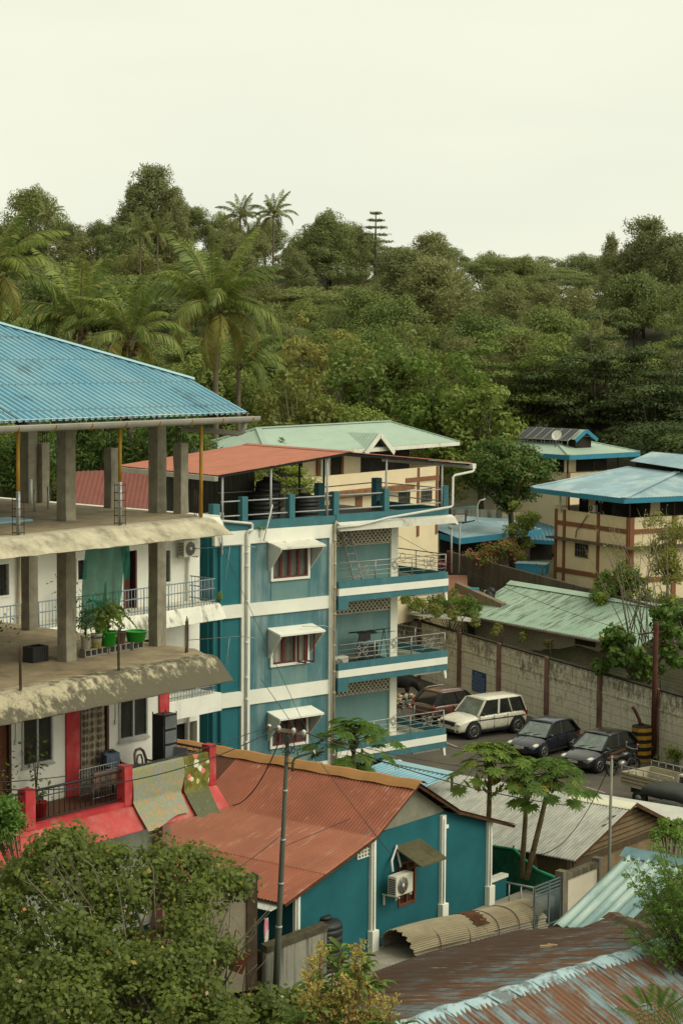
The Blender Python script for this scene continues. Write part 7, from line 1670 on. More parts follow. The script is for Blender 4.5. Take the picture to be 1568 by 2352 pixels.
def plume_crown(R, H, npl, leaf, per, mat, seed, narrow=1.0):
    """casuarina: feathery rising branches, wide low down and tapering to ragged tips"""
    rr_ = random.Random(seed); P, N, T, A = [], [], [], []
    for k in range(npl):
        f_ = (k + .5) / npl; z0 = .10 + .86 * f_; a = k * 2.399 + rr_.uniform(-.5, .5)
        L = R * (1.15 - z0) ** .75 * rr_.uniform(.55, 1.2) * narrow
        b = Vector((rr_.gauss(0, .15), rr_.gauss(0, .15), H * z0 * .93)); e = b + Vector((math.cos(a) * L, math.sin(a) * L, L * rr_.uniform(.35, .95) + .5))
        n = int(per * (.45 + .75 * L / R)); t_ = rng.uniform(.12, 1.0, n) ** .8
        base = np.array(b)[None] + (np.array(e) - np.array(b))[None] * t_[:, None]; base[:, 2] -= .35 * L * (t_ ** 2) * rr_.uniform(0, .7)
        base += rng.normal(0, 1, (n, 3)) * ((.14 * R) * (1.05 - t_ * .75) + .06)[:, None]; P.append(base)
        nn = rng.normal(0, 1, (n, 3)); nn[:, 2] = nn[:, 2] * .4 + .4; nn[:, :2] += np.array([math.cos(a), math.sin(a)]) * .6; N.append(nn)
        T.append(np.clip(rr_.uniform(.0, .75) + .25 * t_ + rng.normal(0, .1, n), 0, 1)); A.append(np.tile(np.array((e - b).normalized()) + np.array([0, 0, -.2]), (n, 1)) + rng.normal(0, .3, (n, 3)))
    P, N, T, A = map(np.concatenate, (P, N, T, A))
    return leaf_mesh('crown', P, N, leaf, mat, T, .26, .3, .15, A), []
PROTO = {}
def proto(key, crown, limbs, h, r, bark='bark'):
    PROTO[key] = (crown, trunk_mb(h, r, limbs).mesh('trunk', M[bark]))
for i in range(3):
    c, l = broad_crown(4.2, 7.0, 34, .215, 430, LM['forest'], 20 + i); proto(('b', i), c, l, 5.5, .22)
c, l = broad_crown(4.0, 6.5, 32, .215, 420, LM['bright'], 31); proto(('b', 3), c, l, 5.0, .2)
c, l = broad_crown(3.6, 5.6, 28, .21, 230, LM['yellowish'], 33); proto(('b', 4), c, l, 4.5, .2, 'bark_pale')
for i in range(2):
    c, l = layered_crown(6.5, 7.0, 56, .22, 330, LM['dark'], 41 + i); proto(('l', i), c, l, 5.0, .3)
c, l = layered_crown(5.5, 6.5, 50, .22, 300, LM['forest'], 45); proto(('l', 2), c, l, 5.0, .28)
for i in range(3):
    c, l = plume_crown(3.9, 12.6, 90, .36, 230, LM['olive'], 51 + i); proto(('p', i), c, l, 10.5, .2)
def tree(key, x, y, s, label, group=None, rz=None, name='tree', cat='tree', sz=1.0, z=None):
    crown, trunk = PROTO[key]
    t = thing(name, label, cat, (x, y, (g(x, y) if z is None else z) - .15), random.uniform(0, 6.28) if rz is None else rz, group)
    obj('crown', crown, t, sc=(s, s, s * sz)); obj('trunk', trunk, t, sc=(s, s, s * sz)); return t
random.seed(99)
FL = {'b': ('leafy broad crowned tree in the wooded hillside', 'broad crowned trees on the hillside'), 'l': ('dark layered flat topped tree in the wooded hillside', 'layered trees on the hillside'), 'p': ('feathery olive casuarina in the wooded hillside', 'casuarinas on the hillside'), 'y': ('thin yellowish tree with pale branches in the wooded hillside', 'yellowish trees on the hillside')}
def hill_tree(u, v_top, Y, key, s=None, sz=1.0):
    """a forest tree standing at depth Y; its height is scaled so the crown top reaches the given sight line"""
    p = at(u, v_top, Y); x, y = p.x, p.y; gz = g(x, y); H = {'b': 9.6, 'l': 9.6, 'p': 13.4}[key[0]]
    if key == ('b', 4): H = 7.8
    hh = p.z - gz; s0 = hh / H
    s = s0 if s is None else s
    k = 'y' if key == ('b', 4) else key[0]
    return tree(key, x, y, max(.55, min(1.7, s)), FL[k][0], FL[k][1], sz=1.0)
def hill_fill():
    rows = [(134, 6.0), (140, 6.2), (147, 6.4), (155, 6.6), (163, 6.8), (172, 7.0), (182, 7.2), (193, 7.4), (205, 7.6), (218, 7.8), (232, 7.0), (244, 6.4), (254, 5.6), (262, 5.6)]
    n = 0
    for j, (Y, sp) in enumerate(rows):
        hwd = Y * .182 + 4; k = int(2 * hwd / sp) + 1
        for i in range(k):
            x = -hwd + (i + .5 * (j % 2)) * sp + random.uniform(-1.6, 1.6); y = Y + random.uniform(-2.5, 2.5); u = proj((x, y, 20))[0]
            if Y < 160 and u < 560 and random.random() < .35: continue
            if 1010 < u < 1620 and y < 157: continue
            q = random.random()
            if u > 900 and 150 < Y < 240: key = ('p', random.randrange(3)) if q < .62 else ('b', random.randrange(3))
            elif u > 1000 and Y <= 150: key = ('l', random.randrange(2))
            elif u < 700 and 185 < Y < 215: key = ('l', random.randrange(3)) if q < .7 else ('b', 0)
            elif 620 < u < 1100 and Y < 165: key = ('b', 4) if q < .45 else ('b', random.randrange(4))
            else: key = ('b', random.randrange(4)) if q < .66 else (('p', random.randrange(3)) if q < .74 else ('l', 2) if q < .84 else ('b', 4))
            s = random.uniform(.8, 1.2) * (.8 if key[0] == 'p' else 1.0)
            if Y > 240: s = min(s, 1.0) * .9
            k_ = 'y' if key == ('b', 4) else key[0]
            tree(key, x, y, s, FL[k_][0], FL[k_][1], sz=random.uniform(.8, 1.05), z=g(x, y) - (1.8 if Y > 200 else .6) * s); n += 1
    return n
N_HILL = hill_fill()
# skyline trees one can tell apart
def sky_tree(u, vt, Y, key, label, name='tree', cat='tree', **kw):
    p = at(u, vt, Y); gz = g(p.x, p.y); H = {'b': 9.6, 'l': 9.6, 'p': 13.4}[key[0]]
    if key == ('b', 4): H = 7.8
    s = (p.z - gz) / H; w_ = kw.get('w', s)
    crown, trunk = PROTO[key]; t = thing(name, label, cat, (p.x, p.y, gz - .2), random.uniform(0, 6), kw.get('group'))
    obj('crown', crown, t, sc=(w_, w_, s)); obj('trunk', trunk, t, sc=(w_, w_, s)); return t
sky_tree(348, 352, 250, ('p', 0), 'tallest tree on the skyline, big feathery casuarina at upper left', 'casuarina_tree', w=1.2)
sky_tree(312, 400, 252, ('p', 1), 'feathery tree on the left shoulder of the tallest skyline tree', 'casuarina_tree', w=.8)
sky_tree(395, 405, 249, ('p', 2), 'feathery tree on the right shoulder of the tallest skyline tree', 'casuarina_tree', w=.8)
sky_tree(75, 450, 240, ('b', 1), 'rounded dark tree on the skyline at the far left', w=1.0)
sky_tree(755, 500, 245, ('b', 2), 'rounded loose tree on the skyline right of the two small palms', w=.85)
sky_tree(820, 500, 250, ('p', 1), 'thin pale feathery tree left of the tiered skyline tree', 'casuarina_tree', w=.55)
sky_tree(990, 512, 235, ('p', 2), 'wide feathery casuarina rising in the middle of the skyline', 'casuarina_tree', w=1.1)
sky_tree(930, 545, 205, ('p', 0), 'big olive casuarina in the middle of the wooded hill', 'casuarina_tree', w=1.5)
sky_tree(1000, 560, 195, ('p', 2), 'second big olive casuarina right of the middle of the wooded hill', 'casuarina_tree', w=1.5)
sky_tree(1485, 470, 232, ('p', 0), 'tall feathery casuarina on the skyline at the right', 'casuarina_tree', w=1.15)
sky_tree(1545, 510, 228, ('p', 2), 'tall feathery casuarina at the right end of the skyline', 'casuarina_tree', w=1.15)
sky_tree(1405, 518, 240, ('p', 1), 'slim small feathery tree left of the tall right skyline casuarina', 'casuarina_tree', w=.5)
# tiered tree (araucaria like)
tp = at(862, 560, 250); tt = thing('tiered_tree', 'small tiered dark conifer on the skyline', 'tree', (tp.x, tp.y, g(tp.x, tp.y) - .2)); hh = at(862, 488, 250).z - tt.location.z
MB().tube([(0, 0, 0), (0, 0, hh)], [.25, .06], 7).build('trunk', M['bark'], tt)
cl = []
for k in range(6):
    z = hh * (1 - .085 * k) - .1
    for a in range(6): aa = a * PI / 3 + k; r_ = .5 + .45 * k; cl.append((r_ * .7 * math.cos(aa), r_ * .7 * math.sin(aa), z + .08 * r_, .35 + r_ * .28, .35 + r_ * .28, .16))
P, N, T = clump_cloud(cl, -40, .2, .8); obj('crown', leaf_mesh('crown', P, N, .30, LM['dark'], T * .6, .5), tt)
# ---- palms
def frond_mesh(L, droop, width, mat, nl=46, seed=0, twist=.0):
    """frond along +x, arching; leaflets hang on both sides"""
    r_ = np.random.default_rng(seed); V, T = [], []
    t_ = np.linspace(0, 1, nl)
    ang = lambda t: .95 - droop * t ** 1.25 * 1.9
    pts = [np.zeros(3)]; steps = 60
    for i in range(steps): a = ang((i + .5) / steps); pts.append(pts[-1] + np.array([math.cos(a), 0, math.sin(a)]) * L / steps)
    pts = np.array(pts)
    for t in np.linspace(.12, .995, nl):
        i = min(int(t * steps), steps - 1); p = pts[i] + (pts[i + 1] - pts[i]) * (t * steps - i); d = pts[i + 1] - pts[i]; d /= np.linalg.norm(d)
        ll = width * (math.sin(PI * min(1, t * .82 + .16)) ** .6) * r_.uniform(.85, 1.1)
        for sg_ in (1, -1):
            side = np.array([0, sg_, 0.]); upv = np.cross(d, side) * sg_
            out = side * .72 + d * .55 - np.array([0, 0, 1]) * r_.uniform(.15, .55) * (1 + .6 * t); out /= np.linalg.norm(out)
            tip = p + out * ll + np.array([0, 0, -.18 * ll]); mid = p + out * ll * .45; w_ = d * .062 * L / 4.5
            V += [p - w_ * .6, mid - w_ + np.array([0, 0, .02]), tip, mid + w_]; T += [r_.uniform(.15, .9)] * 4
    rach = MB(); rach.tube([tuple(p) for p in pts[::4]], [.05 * (1 - .8 * k / 15) * L / 4.5 for k in range(len(pts[::4]))], 5)
    return quads('frond', np.array(V), mat, np.array(T)), rach.mesh('midrib', M['midrib'])
M['midrib'] = pm('yellow_green_midrib', (.17, .16, .045, 1), .6)
FRO = [frond_mesh(4.6, d, .85, LM['palm'], 54, 60 + i) for i, d in enumerate((.45, .75, 1.0, 1.25))] + [frond_mesh(4.4, 1.45, .8, LM['palm_old'], 50, 70), frond_mesh(4.2, 1.62, .7, LM['palm_old'], 44, 71)]
M['palm_trunk'] = wm('ringed_palm_trunk', (.17, .14, .095, 1), .95, .3, 3, (.08, .06, .04, 1), .5, .7, .6, (1, 1, 9), .3)
def palm(u, v, Y, s, label, nf=20, name='coconut_palm', group=None, coconuts=True, old=True, zbase=None, lean=.0, seed=1):
    rr_ = random.Random(seed); top = at(u, v, Y); zb = g(top.x, top.y) if zbase is None else zbase
    t = thing(name, label, 'palm tree', (top.x - lean, top.y, zb - .2), 0, group); h = top.z - zb + .2
    MB().tube([(0, 0, 0), (lean * .25, 0, h * .35), (lean * .65, 0, h * .7), (lean, 0, h)], [(.26 * s), .19 * s, .16 * s, .15 * s], 9).build('trunk', M['palm_trunk'], t)
    for k in range(nf):
        f_ = k / (nf - 1); a = k * 2.399 + rr_.uniform(-.25, .25)
        idx = 0 if f_ < .22 else 1 if f_ < .45 else 2 if f_ < .62 else 3 if f_ < .78 else (4 if old else 3) if f_ < .9 else (5 if old else 2)
        tilt = (.50, .18, -.08, -.28, -.6, -.95)[idx] + rr_.uniform(-.1, .1)
        me, ra = FRO[idx]
        fo = bpy.data.objects.new('frond', me); COL.objects.link(fo); fo.parent = t; fo.location = (lean + .1 * math.cos(a), .1 * math.sin(a), h - .02 * k)
        fo.rotation_euler = Euler((rr_.uniform(-.35, .35), -tilt, a), 'XYZ'); sc_ = s * rr_.uniform(.85, 1.1); fo.scale = (sc_, sc_, sc_)
        mo = bpy.data.objects.new('midrib', ra); COL.objects.link(mo); mo.parent = fo
    if coconuts:
        mb = MB()
        for k in range(9): a = k * .7; mb.ell((lean + .32 * math.cos(a), .32 * math.sin(a), h - .45 - .22 * (k % 3)), (.13, .13, .15), 7, 5)
        mb.build('coconuts', wm('brown_green_coconut', (.13, .085, .025, 1), .7, .4, 3), t)
    return t
palm(496, 705, 112, 1.02, 'tallest coconut palm with golden drooping fronds right of the blue roof', 30, seed=5, zbase=3.0)
palm(185, 735, 104, .92, 'coconut palm with upright fronds just above the blue roof ridge', 20, seed=8, old=False, zbase=3)
palm(300, 770, 98, .80, 'coconut palm with a nut cluster between the two taller palms', 18, seed=11, zbase=3)
palm(-12, 625, 92, .85, 'closest coconut palm, only half its crown showing beside the blue roof', 22, seed=3, zbase=3)
palm(548, 840, 118, .85, 'low palm with arching fronds behind the right end of the blue roof', 14, seed=14, old=False, coconuts=False, zbase=4)
palm(552, 497, 240, .72, 'left one of two small palms on the skyline', 18, seed=21, coconuts=False)
palm(628, 495, 238, .74, 'right one of two small palms on the skyline', 18, seed=22, coconuts=False)
palm(110, 498, 235, .6, 'small palm below the rounded dark tree on the left hilltop', 14, seed=23, coconuts=False)
palm(322, 535, 225, .6, 'left one of two palms low on the hilltop under the tallest tree', 14, seed=24, coconuts=False)
palm(362, 538, 225, .6, 'right one of two palms low on the hilltop under the tallest tree', 14, seed=25, coconuts=False)
# ---- big trees around the houses, one mesh each
def blob_tree(name, label, cat, base, clumps, leaf, per, lm, trunk_r=.2, width=.5, limbs=True, bark='bark', shell=.4, up=.35, jit=.5, axis=None, group=None, flowers=None):
    """clumps are world (p, rx, ry, rz)"""
    b = Vector(base); t = thing(name, label, cat, b, 0, group); cl = [((p - b).x, (p - b).y, (p - b).z, rx, ry, rz) for p, rx, ry, rz in clumps]
    P, N, T = clump_cloud(cl, -per, shell, up); obj('crown', leaf_mesh('crown', P, N, leaf, LM[lm], T, width, jit, .4 if axis else 0), t)
    top = np.mean([c[:3] for c in cl], axis=0); mb = MB(); mb.tube([(0, 0, -.3), (top[0] * .4, top[1] * .4, top[2] * .5), tuple(top)], [trunk_r, trunk_r * .7, trunk_r * .35], 8)
    if limbs:
        for c in cl[:40]:
            m = Vector((top[0] * .45, top[1] * .45, top[2] * .55)); e = Vector(c[:3]); mb.tube([m, m.lerp(e, .55) + Vector((0, 0, -.05)), e], [trunk_r * .35, trunk_r * .2, .012], 5)
    mb.build('trunk', M[bark], t)
    if flowers:
        k = rng.choice(len(P), flowers[1], replace=False); FP = P[k] + N[k] / np.linalg.norm(N[k], axis=1)[:, None] * .12
        FP = np.repeat(FP, 7, 0) + rng.normal(0, flowers[2], (len(k) * 7, 3)); obj('blossoms', leaf_mesh('blossoms', FP, rng.normal(0, 1, FP.shape), flowers[2] * 1.3, LM[flowers[0]], rng.uniform(0, 1, len(FP)), .8), t)
    return t
def clumps_px(quads_px, n, Y, dY, r, flat=.8, seed=1):
    """clumps scattered inside an area given by a list of circles (u, v, radius px) around depth Y"""
    rr_ = random.Random(seed); out = []
    wts = [c[2] ** 2 for c in quads_px]
    for k in range(n):
        u, v, R = rr_.choices(quads_px, wts)[0]; a = rr_.uniform(0, 2 * PI); q = math.sqrt(rr_.random()) * R; y = Y + rr_.uniform(-dY, dY); s_ = r * rr_.uniform(.7, 1.3)
        out.append((at(u + q * math.cos(a), v + q * math.sin(a), y), s_, s_, s_ * flat))
    return out
GP = lambda u, v, Y: (lambda p: (p.x, p.y, g(p.x, p.y)))(at(u, v, Y))
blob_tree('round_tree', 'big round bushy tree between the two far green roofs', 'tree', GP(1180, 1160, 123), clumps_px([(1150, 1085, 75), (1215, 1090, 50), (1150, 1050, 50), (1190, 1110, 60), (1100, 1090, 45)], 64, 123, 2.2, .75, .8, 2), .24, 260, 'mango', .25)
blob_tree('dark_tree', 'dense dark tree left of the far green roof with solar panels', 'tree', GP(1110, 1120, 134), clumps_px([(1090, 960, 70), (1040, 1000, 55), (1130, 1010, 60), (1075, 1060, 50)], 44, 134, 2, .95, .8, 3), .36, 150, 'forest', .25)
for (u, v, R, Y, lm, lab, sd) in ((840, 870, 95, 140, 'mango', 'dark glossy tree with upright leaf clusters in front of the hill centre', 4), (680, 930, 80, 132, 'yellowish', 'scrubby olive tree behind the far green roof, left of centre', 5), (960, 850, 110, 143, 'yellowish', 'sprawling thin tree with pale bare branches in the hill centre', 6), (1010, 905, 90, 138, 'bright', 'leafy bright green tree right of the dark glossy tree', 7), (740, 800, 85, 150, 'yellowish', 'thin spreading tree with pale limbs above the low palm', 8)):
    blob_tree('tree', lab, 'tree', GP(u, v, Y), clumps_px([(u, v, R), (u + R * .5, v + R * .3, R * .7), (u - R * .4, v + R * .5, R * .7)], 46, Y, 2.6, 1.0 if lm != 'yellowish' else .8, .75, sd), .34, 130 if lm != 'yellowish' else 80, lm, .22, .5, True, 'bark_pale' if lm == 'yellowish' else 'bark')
for k, (u, v, R, sd, lab) in enumerate(((1200, 850, 120, 11, 'wide green layered rain tree right of the hill centre'), (1370, 850, 130, 12, 'very dark layered rain tree above the solar panels'), (1520, 900, 130, 13, 'very dark layered rain tree at the right edge'), (1500, 960, 90, 14, 'dark layered tree just behind the cream house roof'))):
    cl = [(p, rx * 1.7, ry * 1.7, rz * .38) for p, rx, ry, rz in clumps_px([(u, v, R), (u + R * .6, v + 30, R * .7), (u - R * .5, v + 40, R * .8)], 58, 160 - 1.5 * k, 2.5, .85, 1, sd)]
    blob_tree('rain_tree', lab, 'tree', GP(u, v + R, 160 - 1.5 * k), cl, .27, 240, 'dark' if k else 'forest', .35, .55, True, 'bark', .25, 1.2)
# mango trees behind the concrete columns
for k, (u, v, R, Y, lab) in enumerate(((60, 1060, 75, 94, 'mango tree with rusty young leaves seen between the left concrete columns'), (215, 1030, 80, 98, 'mango tree with orange tipped leaves seen between the middle concrete columns'), (400, 1025, 70, 97, 'mango tree with orange tipped leaves left of the red terrace canopy'))):
    blob_tree('mango_tree', lab, 'tree', GP(u, v, Y), clumps_px([(u, v, R), (u - 40, v + 10, R * .8), (u + 40, v + 20, R * .7), (u, v - 60, R * .7)], 46, Y, 1.6, .62, .85, 20 + k), .27, 170, 'mango', .2, .32)
blob_tree('feathery_shrub', 'feathery bright green tree top seen under the terrace canopy', 'tree', GP(650, 1120, 90), clumps_px([(640, 1095, 45), (690, 1105, 40), (600, 1100, 35), (700, 1125, 30)], 40, 90, 1.0, .5, .4, 30), .14, 170, 'bright', .12, .35, True, 'bark', .3, .9)
blob_tree('shrub', 'small tree tops poking above the ridge of the terrace canopy', 'shrub', GP(655, 1015, 98), clumps_px([(652, 1020, 14), (640, 1024, 10), (665, 1024, 8)], 10, 98, .3, .22, .9, 31), .16, 60, 'mango', .06)
blob_tree('small_tree', 'slender small tree in front of the low blue roof', 'tree', GP(1185, 1290, 115), clumps_px([(1190, 1190, 32), (1170, 1225, 28), (1200, 1240, 30), (1180, 1265, 30), (1215, 1200, 20)], 34, 115, .9, .38, .7, 32), .16, 80, 'forest', .08)
blob_tree('flowering_bougainvillea', 'bougainvillea bush with coral orange flowers on the dark wall', 'shrub', GP(1120, 1300, 113), clumps_px([(1090, 1272, 22), (1130, 1275, 26), (1160, 1265, 24), (1110, 1285, 20), (1190, 1290, 20)], 30, 113.5, .5, .35, .8, 33), .13, 90, 'forest', .06, flowers=('orange', 150, .09))
blob_tree('climbing_vine', 'green creeper with tiny pale flowers along the barbed wire of the boundary wall', 'vine', GP(1000, 1440, 104), clumps_px([(930, 1372, 12), (960, 1388, 14), (1000, 1400, 14), (1040, 1412, 12), (1090, 1428, 12), (1140, 1445, 11), (1200, 1460, 10), (1260, 1478, 9), (1320, 1490, 9)], 130, 102, 2, .17, .8, 34), .11, 50, 'yellowish', .03, limbs=False)
blob_tree('bamboo_bush', 'fresh green drooping bush in front of the terracotta roof', 'shrub', GP(1030, 1400, 105), clumps_px([(1000, 1385, 24), (1040, 1385, 28), (1075, 1395, 26), (960, 1390, 14)], 34, 105, .6, .36, .8, 35), .2, 110, 'bright', .05, .25, axis=True)
# right side shrubs
blob_tree('broadleaf_tree', 'large leaved tree with a few red seed pods over the wall at right', 'tree', GP(1470, 1560, 88), clumps_px([(1430, 1480, 38), (1400, 1500, 32), (1460, 1530, 34), (1545, 1420, 40), (1545, 1460, 40), (1530, 1520, 35), (1380, 1540, 14), (1520, 1390, 22)], 60, 88.5, 1.6, .42, .7, 36), .27, 60, 'papaya', .08, .75, flowers=('orange', 6, .07))
blob_tree('fine_leaved_tree', 'fine leaved tree in front of the cream house at the right edge', 'tree', GP(1530, 1330, 101), clumps_px([(1540, 1230, 45), (1500, 1260, 35), (1555, 1300, 40), (1520, 1320, 35), (1490, 1200, 18)], 50, 101, 1.3, .42, .8, 37), .15, 110, 'yellowish', .06, .45)
blob_tree('cactus_shrub', 'upright bright green shrub below the cream house window', 'shrub', GP(1420, 1370, 104), clumps_px([(1400, 1340, 30), (1440, 1330, 32), (1380, 1360, 22), (1470, 1350, 28), (1422, 1275, 8), (1425, 1300, 10), (1455, 1310, 12)], 46, 104, .9, .3, 1.1, 38), .15, 110, 'bright', .06, .4)
blob_tree('wall_shrub', 'dark shrub strip between the cream house and the green shed ridge', 'shrub', GP(1490, 1390, 103), clumps_px([(1440, 1380, 18), (1490, 1395, 24), (1540, 1390, 30), (1380, 1372, 12)], 40, 103, .8, .35, .7, 39), .16, 100, 'forest', .05)
# bare spindly stems
sp_ = thing('bare_shrub', 'nearly bare spindly shrub with tiny leaves before the cream house', 'shrub', GP(1500, 1380, 95)); mb = MB(); P = []
for k in range(26):
    u = random.uniform(1330, 1560); p0 = Vector((random.uniform(-1.5, 2), random.uniform(-.5, .5), 0)); e = at(u, random.uniform(1150, 1300), 95) - sp_.location; m = p0.lerp(e, .5) + Vector((random.uniform(-.3, .3), 0, .2)); mb.tube([p0, m, e], [.03, .018, .006], 4)
    for q in range(16): P.append(tuple(m.lerp(e, random.random()) + Vector((random.gauss(0, .12), random.gauss(0, .1), random.gauss(0, .1)))))
mb.build('stems', M['bark_pale'], sp_); P = np.array(P); obj('leaves', leaf_mesh('leaves', P, rng.normal(0, 1, P.shape), .13, LM['yellowish'], rng.uniform(0, 1, len(P)), .45), sp_)
for k, (u, v, Y, r, lab) in enumerate(((1485, 1730, 84.8, 16, 'weedy tuft at the foot of the striped pillar'), (1545, 1735, 83.5, 22, 'low weeds growing along the base of the mouldy wall'))):
    blob_tree('weeds', lab, 'plant', GP(u, v + 15, Y), clumps_px([(u, v, r), (u + 12, v + 6, r * .7)], 14, Y, .25, .2, .9, 50 + k), .12, 60, 'forest', .02)
# ---- papaya trees
def papaya_leaf(mat, seed):
    r_ = np.random.default_rng(seed); V, T = [], []
    for k in range(7):
        a = (k - 3) * .72; L = .30 * (1 - .10 * abs(k - 3)) * 1.0
        d = np.array([math.cos(a), math.sin(a), -.25]); s_ = np.array([-math.sin(a), math.cos(a), 0]); c = np.zeros(3)
        tone = r_.uniform(.2, .9)
        V += [c, c + d * L * .5 + s_ * .085 + [0, 0, .02], c + d * L, c + d * L * .5 - s_ * .085 + [0, 0, .02]]; T += [tone] * 4
        for sg_ in (1, -1):
            b = c + d * L * .48; d2 = d * .75 + s_ * sg_ * .75; V += [b, b + d2 * .10 + s_ * sg_ * .02 + d * .03, b + d2 * .22 - [0, 0, .03], b + d2 * .10 - d * .02]; T += [tone] * 4
    return np.array(V, dtype=float), np.array(T)
def papaya(top, base, s, label, seed, nl=26, dead=0):
    rr_ = random.Random(seed); b = Vector(base); t = thing('papaya_tree', label, 'papaya tree', b, 0, 'papaya trees'); e = Vector(top) - b
    MB().tube([(0, 0, -.2), tuple(e * .5 + Vector((.04, 0, 0))), tuple(e)], [.085 * s, .07 * s, .05 * s], 9).build('trunk', wm('scarred_papaya_trunk', (.20, .155, .08, 1), .9, .35, 5, (.09, .07, .035, 1), .5, .65, .7, (3, 3, 12), .3), t)
    V, T = [], []; mb = MB(); LVs = [papaya_leaf(None, q) for q in range(4)]
    for k in range(nl):
        f_ = k / nl; a = k * 2.4 + rr_.uniform(-.3, .3); el = lerp(1.25, -.45, f_ ** .8) + rr_.uniform(-.12, .12); Lp = lerp(.35, .95, min(1, f_ * 1.5)) * s * rr_.uniform(.85, 1.15)
        d = Vector((math.cos(a) * math.cos(el), math.sin(a) * math.cos(el), math.sin(el))); p = e + Vector((0, 0, .05 - .25 * f_)) + d * Lp - Vector((0, 0, .10 * Lp))
        mb.tube([e + Vector((0, 0, -.2 * f_)), e + d * Lp * .55, p], [.016, .012, .010], 4)
        v_, t_ = LVs[k % 4]; m = np.array((Matrix.Rotation(a + rr_.uniform(-.3, .3), 3, 'Z') @ Matrix.Rotation(.35 - el * .25 + rr_.uniform(-.25, .25), 3, 'Y') @ Matrix.Rotation(rr_.uniform(-.35, .35), 3, 'X')))
        V.append((v_ * s * rr_.uniform(1.0, 1.35)) @ m.T + np.array(p)); T.append(np.clip(t_ * .6 + rr_.uniform(0, .4), 0, 1))
    obj('crown', quads('crown', np.concatenate(V), LM['papaya'], np.concatenate(T)), t); mb.build('leaf_stalks', M['midrib'], t)
    mb = MB()
    for k in range(7): a = k * .95; mb.ell((e.x + .12 * math.cos(a), e.y + .12 * math.sin(a), e.z - .25 - .12 * (k % 3)), (.075, .075, .12), 7, 5)
    mb.build('fruit', wm('green_papaya_fruit', (.05, .09, .02, 1), .5, .2, 4), t)
    if dead:
        P = np.array([tuple(e + Vector((rr_.gauss(0, .25), rr_.gauss(0, .25), -.55 - rr_.random() * .5))) for _ in range(dead)]); obj('dead_leaves', leaf_mesh('dead_leaves', P, rng.normal(0, 1, P.shape), .3, LM['palm_old'], rng.uniform(0, 1, len(P)), .5, .5, 1.5), t)
    return t
papaya(at(812, 1690, 66), GP(808, 1900, 66), 1.35, 'papaya tree in front of the lowest blue balcony', 1, 34, 8)
papaya(at(1125, 1738, 60.5), at(1114, 1985, 60.5), 1.12, 'left one of three papaya trees over the grey shed', 2, 34, 26)
papaya(at(1208, 1772, 60), at(1197, 2000, 60), 1.05, 'middle one of three papaya trees over the grey shed', 3, 30, 6)
papaya(at(1266, 1775, 59.6), at(1208, 2005, 59.6), 1.15, 'right leaning one of three papaya trees over the grey shed', 4, 34, 4)
# ---- foreground: bougainvillea, mango, feathery tree
def region_cloud(poly_fn, n, Y0, Y1):
    pass
def bougainvillea():
    t = thing('bougainvillea_bush', 'large bougainvillea bush with yellowing leaves filling the lower left corner', 'bush', (-3.2, 31, 4.0)); o_ = t.location; rr_ = random.Random(5)
    top = [(-40, 2010), (60, 1945), (130, 1905), (230, 1930), (330, 1945), (420, 1945), (520, 1985), (585, 2050), (610, 2120)]
    def vtop(u):
        for (a, b), (c, d) in zip(top, top[1:]):
            if u <= c: return lerp(b, d, (u - a) / (c - a))
        return 2150 + (u - 610) * 1.5
    Cs, Ns, Ts = [], [], []
    K = 470
    for k in range(K):
        u = rr_.uniform(-60, 690); vt = vtop(u); v = vt + 12 + (2420 - vt) * rr_.random() ** 1.15
        if 250 < u < 420 and 2080 < v < 2200 and rr_.random() < .6: continue
        if u > 455 and 2035 < v < 2270 and rr_.random() < .84: continue
        if u > 560 and v < 2250 and rr_.random() < .7: continue
        Y = 33.5 - 4.5 * min(1, (v - vt) / 420) + rr_.uniform(-1.1, 1.1); c = at(u, v, Y); s_ = rr_.choice((.12, .18, .24, .32, .38)) * rr_.uniform(.85, 1.15); n = int(140 * (s_ / .25) ** 2)
        d = rng.normal(0, 1, (n, 3)); d /= np.linalg.norm(d, axis=1)[:, None]; q = rng.uniform(.2, 1.15, n)[:, None]
        Cs.append(np.array(c - o_) + d * q * s_ * np.array([1.1, 1.1, .85])); Ns.append(d * .6 + np.array([.05, -.45, .65])); Ts.append(np.clip(rr_.uniform(.0, .75) + rng.normal(0, .18, n) + .18 * d[:, 2], 0, 1))
    C, N, T = map(np.concatenate, (Cs, Ns, Ts))
    obj('leaves', leaf_mesh('leaves', C, N, .074 * rng.choice([.65, .85, 1.0, 1.25, 1.5], len(C)), LM['bougain'], T * .8, .72, .45), t)
    mb = MB()
    for k in range(120):
        u = rr_.uniform(0, 600); p = at(u, vtop(u) + rr_.uniform(20, 400), 31.5 + rr_.uniform(-1, 1.5)) - o_; b = Vector((rr_.uniform(-1, 2), rr_.uniform(0, 2), 0)); m = b.lerp(p, .6) + Vector((rr_.uniform(-.4, .4), 0, .3)); mb.tube([b, m, p, p + Vector((rr_.uniform(-.3, .3), -.1, rr_.uniform(.0, .35)))], [.035, .02, .01, .004], 5)
    mb.tube([at(675, 2050, 32) * 1 - o_ if False else at(520, 2120, 31.4) - o_, at(530, 2150, 31.2) - o_, at(518, 2185, 31.2) - o_], .014, 5)
    mb.build('stems', M['bark_pale'], t)
    # small white and orange flower bracts
    k = rng.choice(len(C), 260, replace=False); obj('blossoms', leaf_mesh('blossoms', C[k] + np.array([0, -.06, .03]), N[k], .07, leafmat('pale_bract', (.45, .42, .32, 1), (.60, .22, .06, 1), (.55, .40, .05, 1), .4, trans=.3), rng.uniform(0, 1, 260) ** 2, .8), t)
bougainvillea()
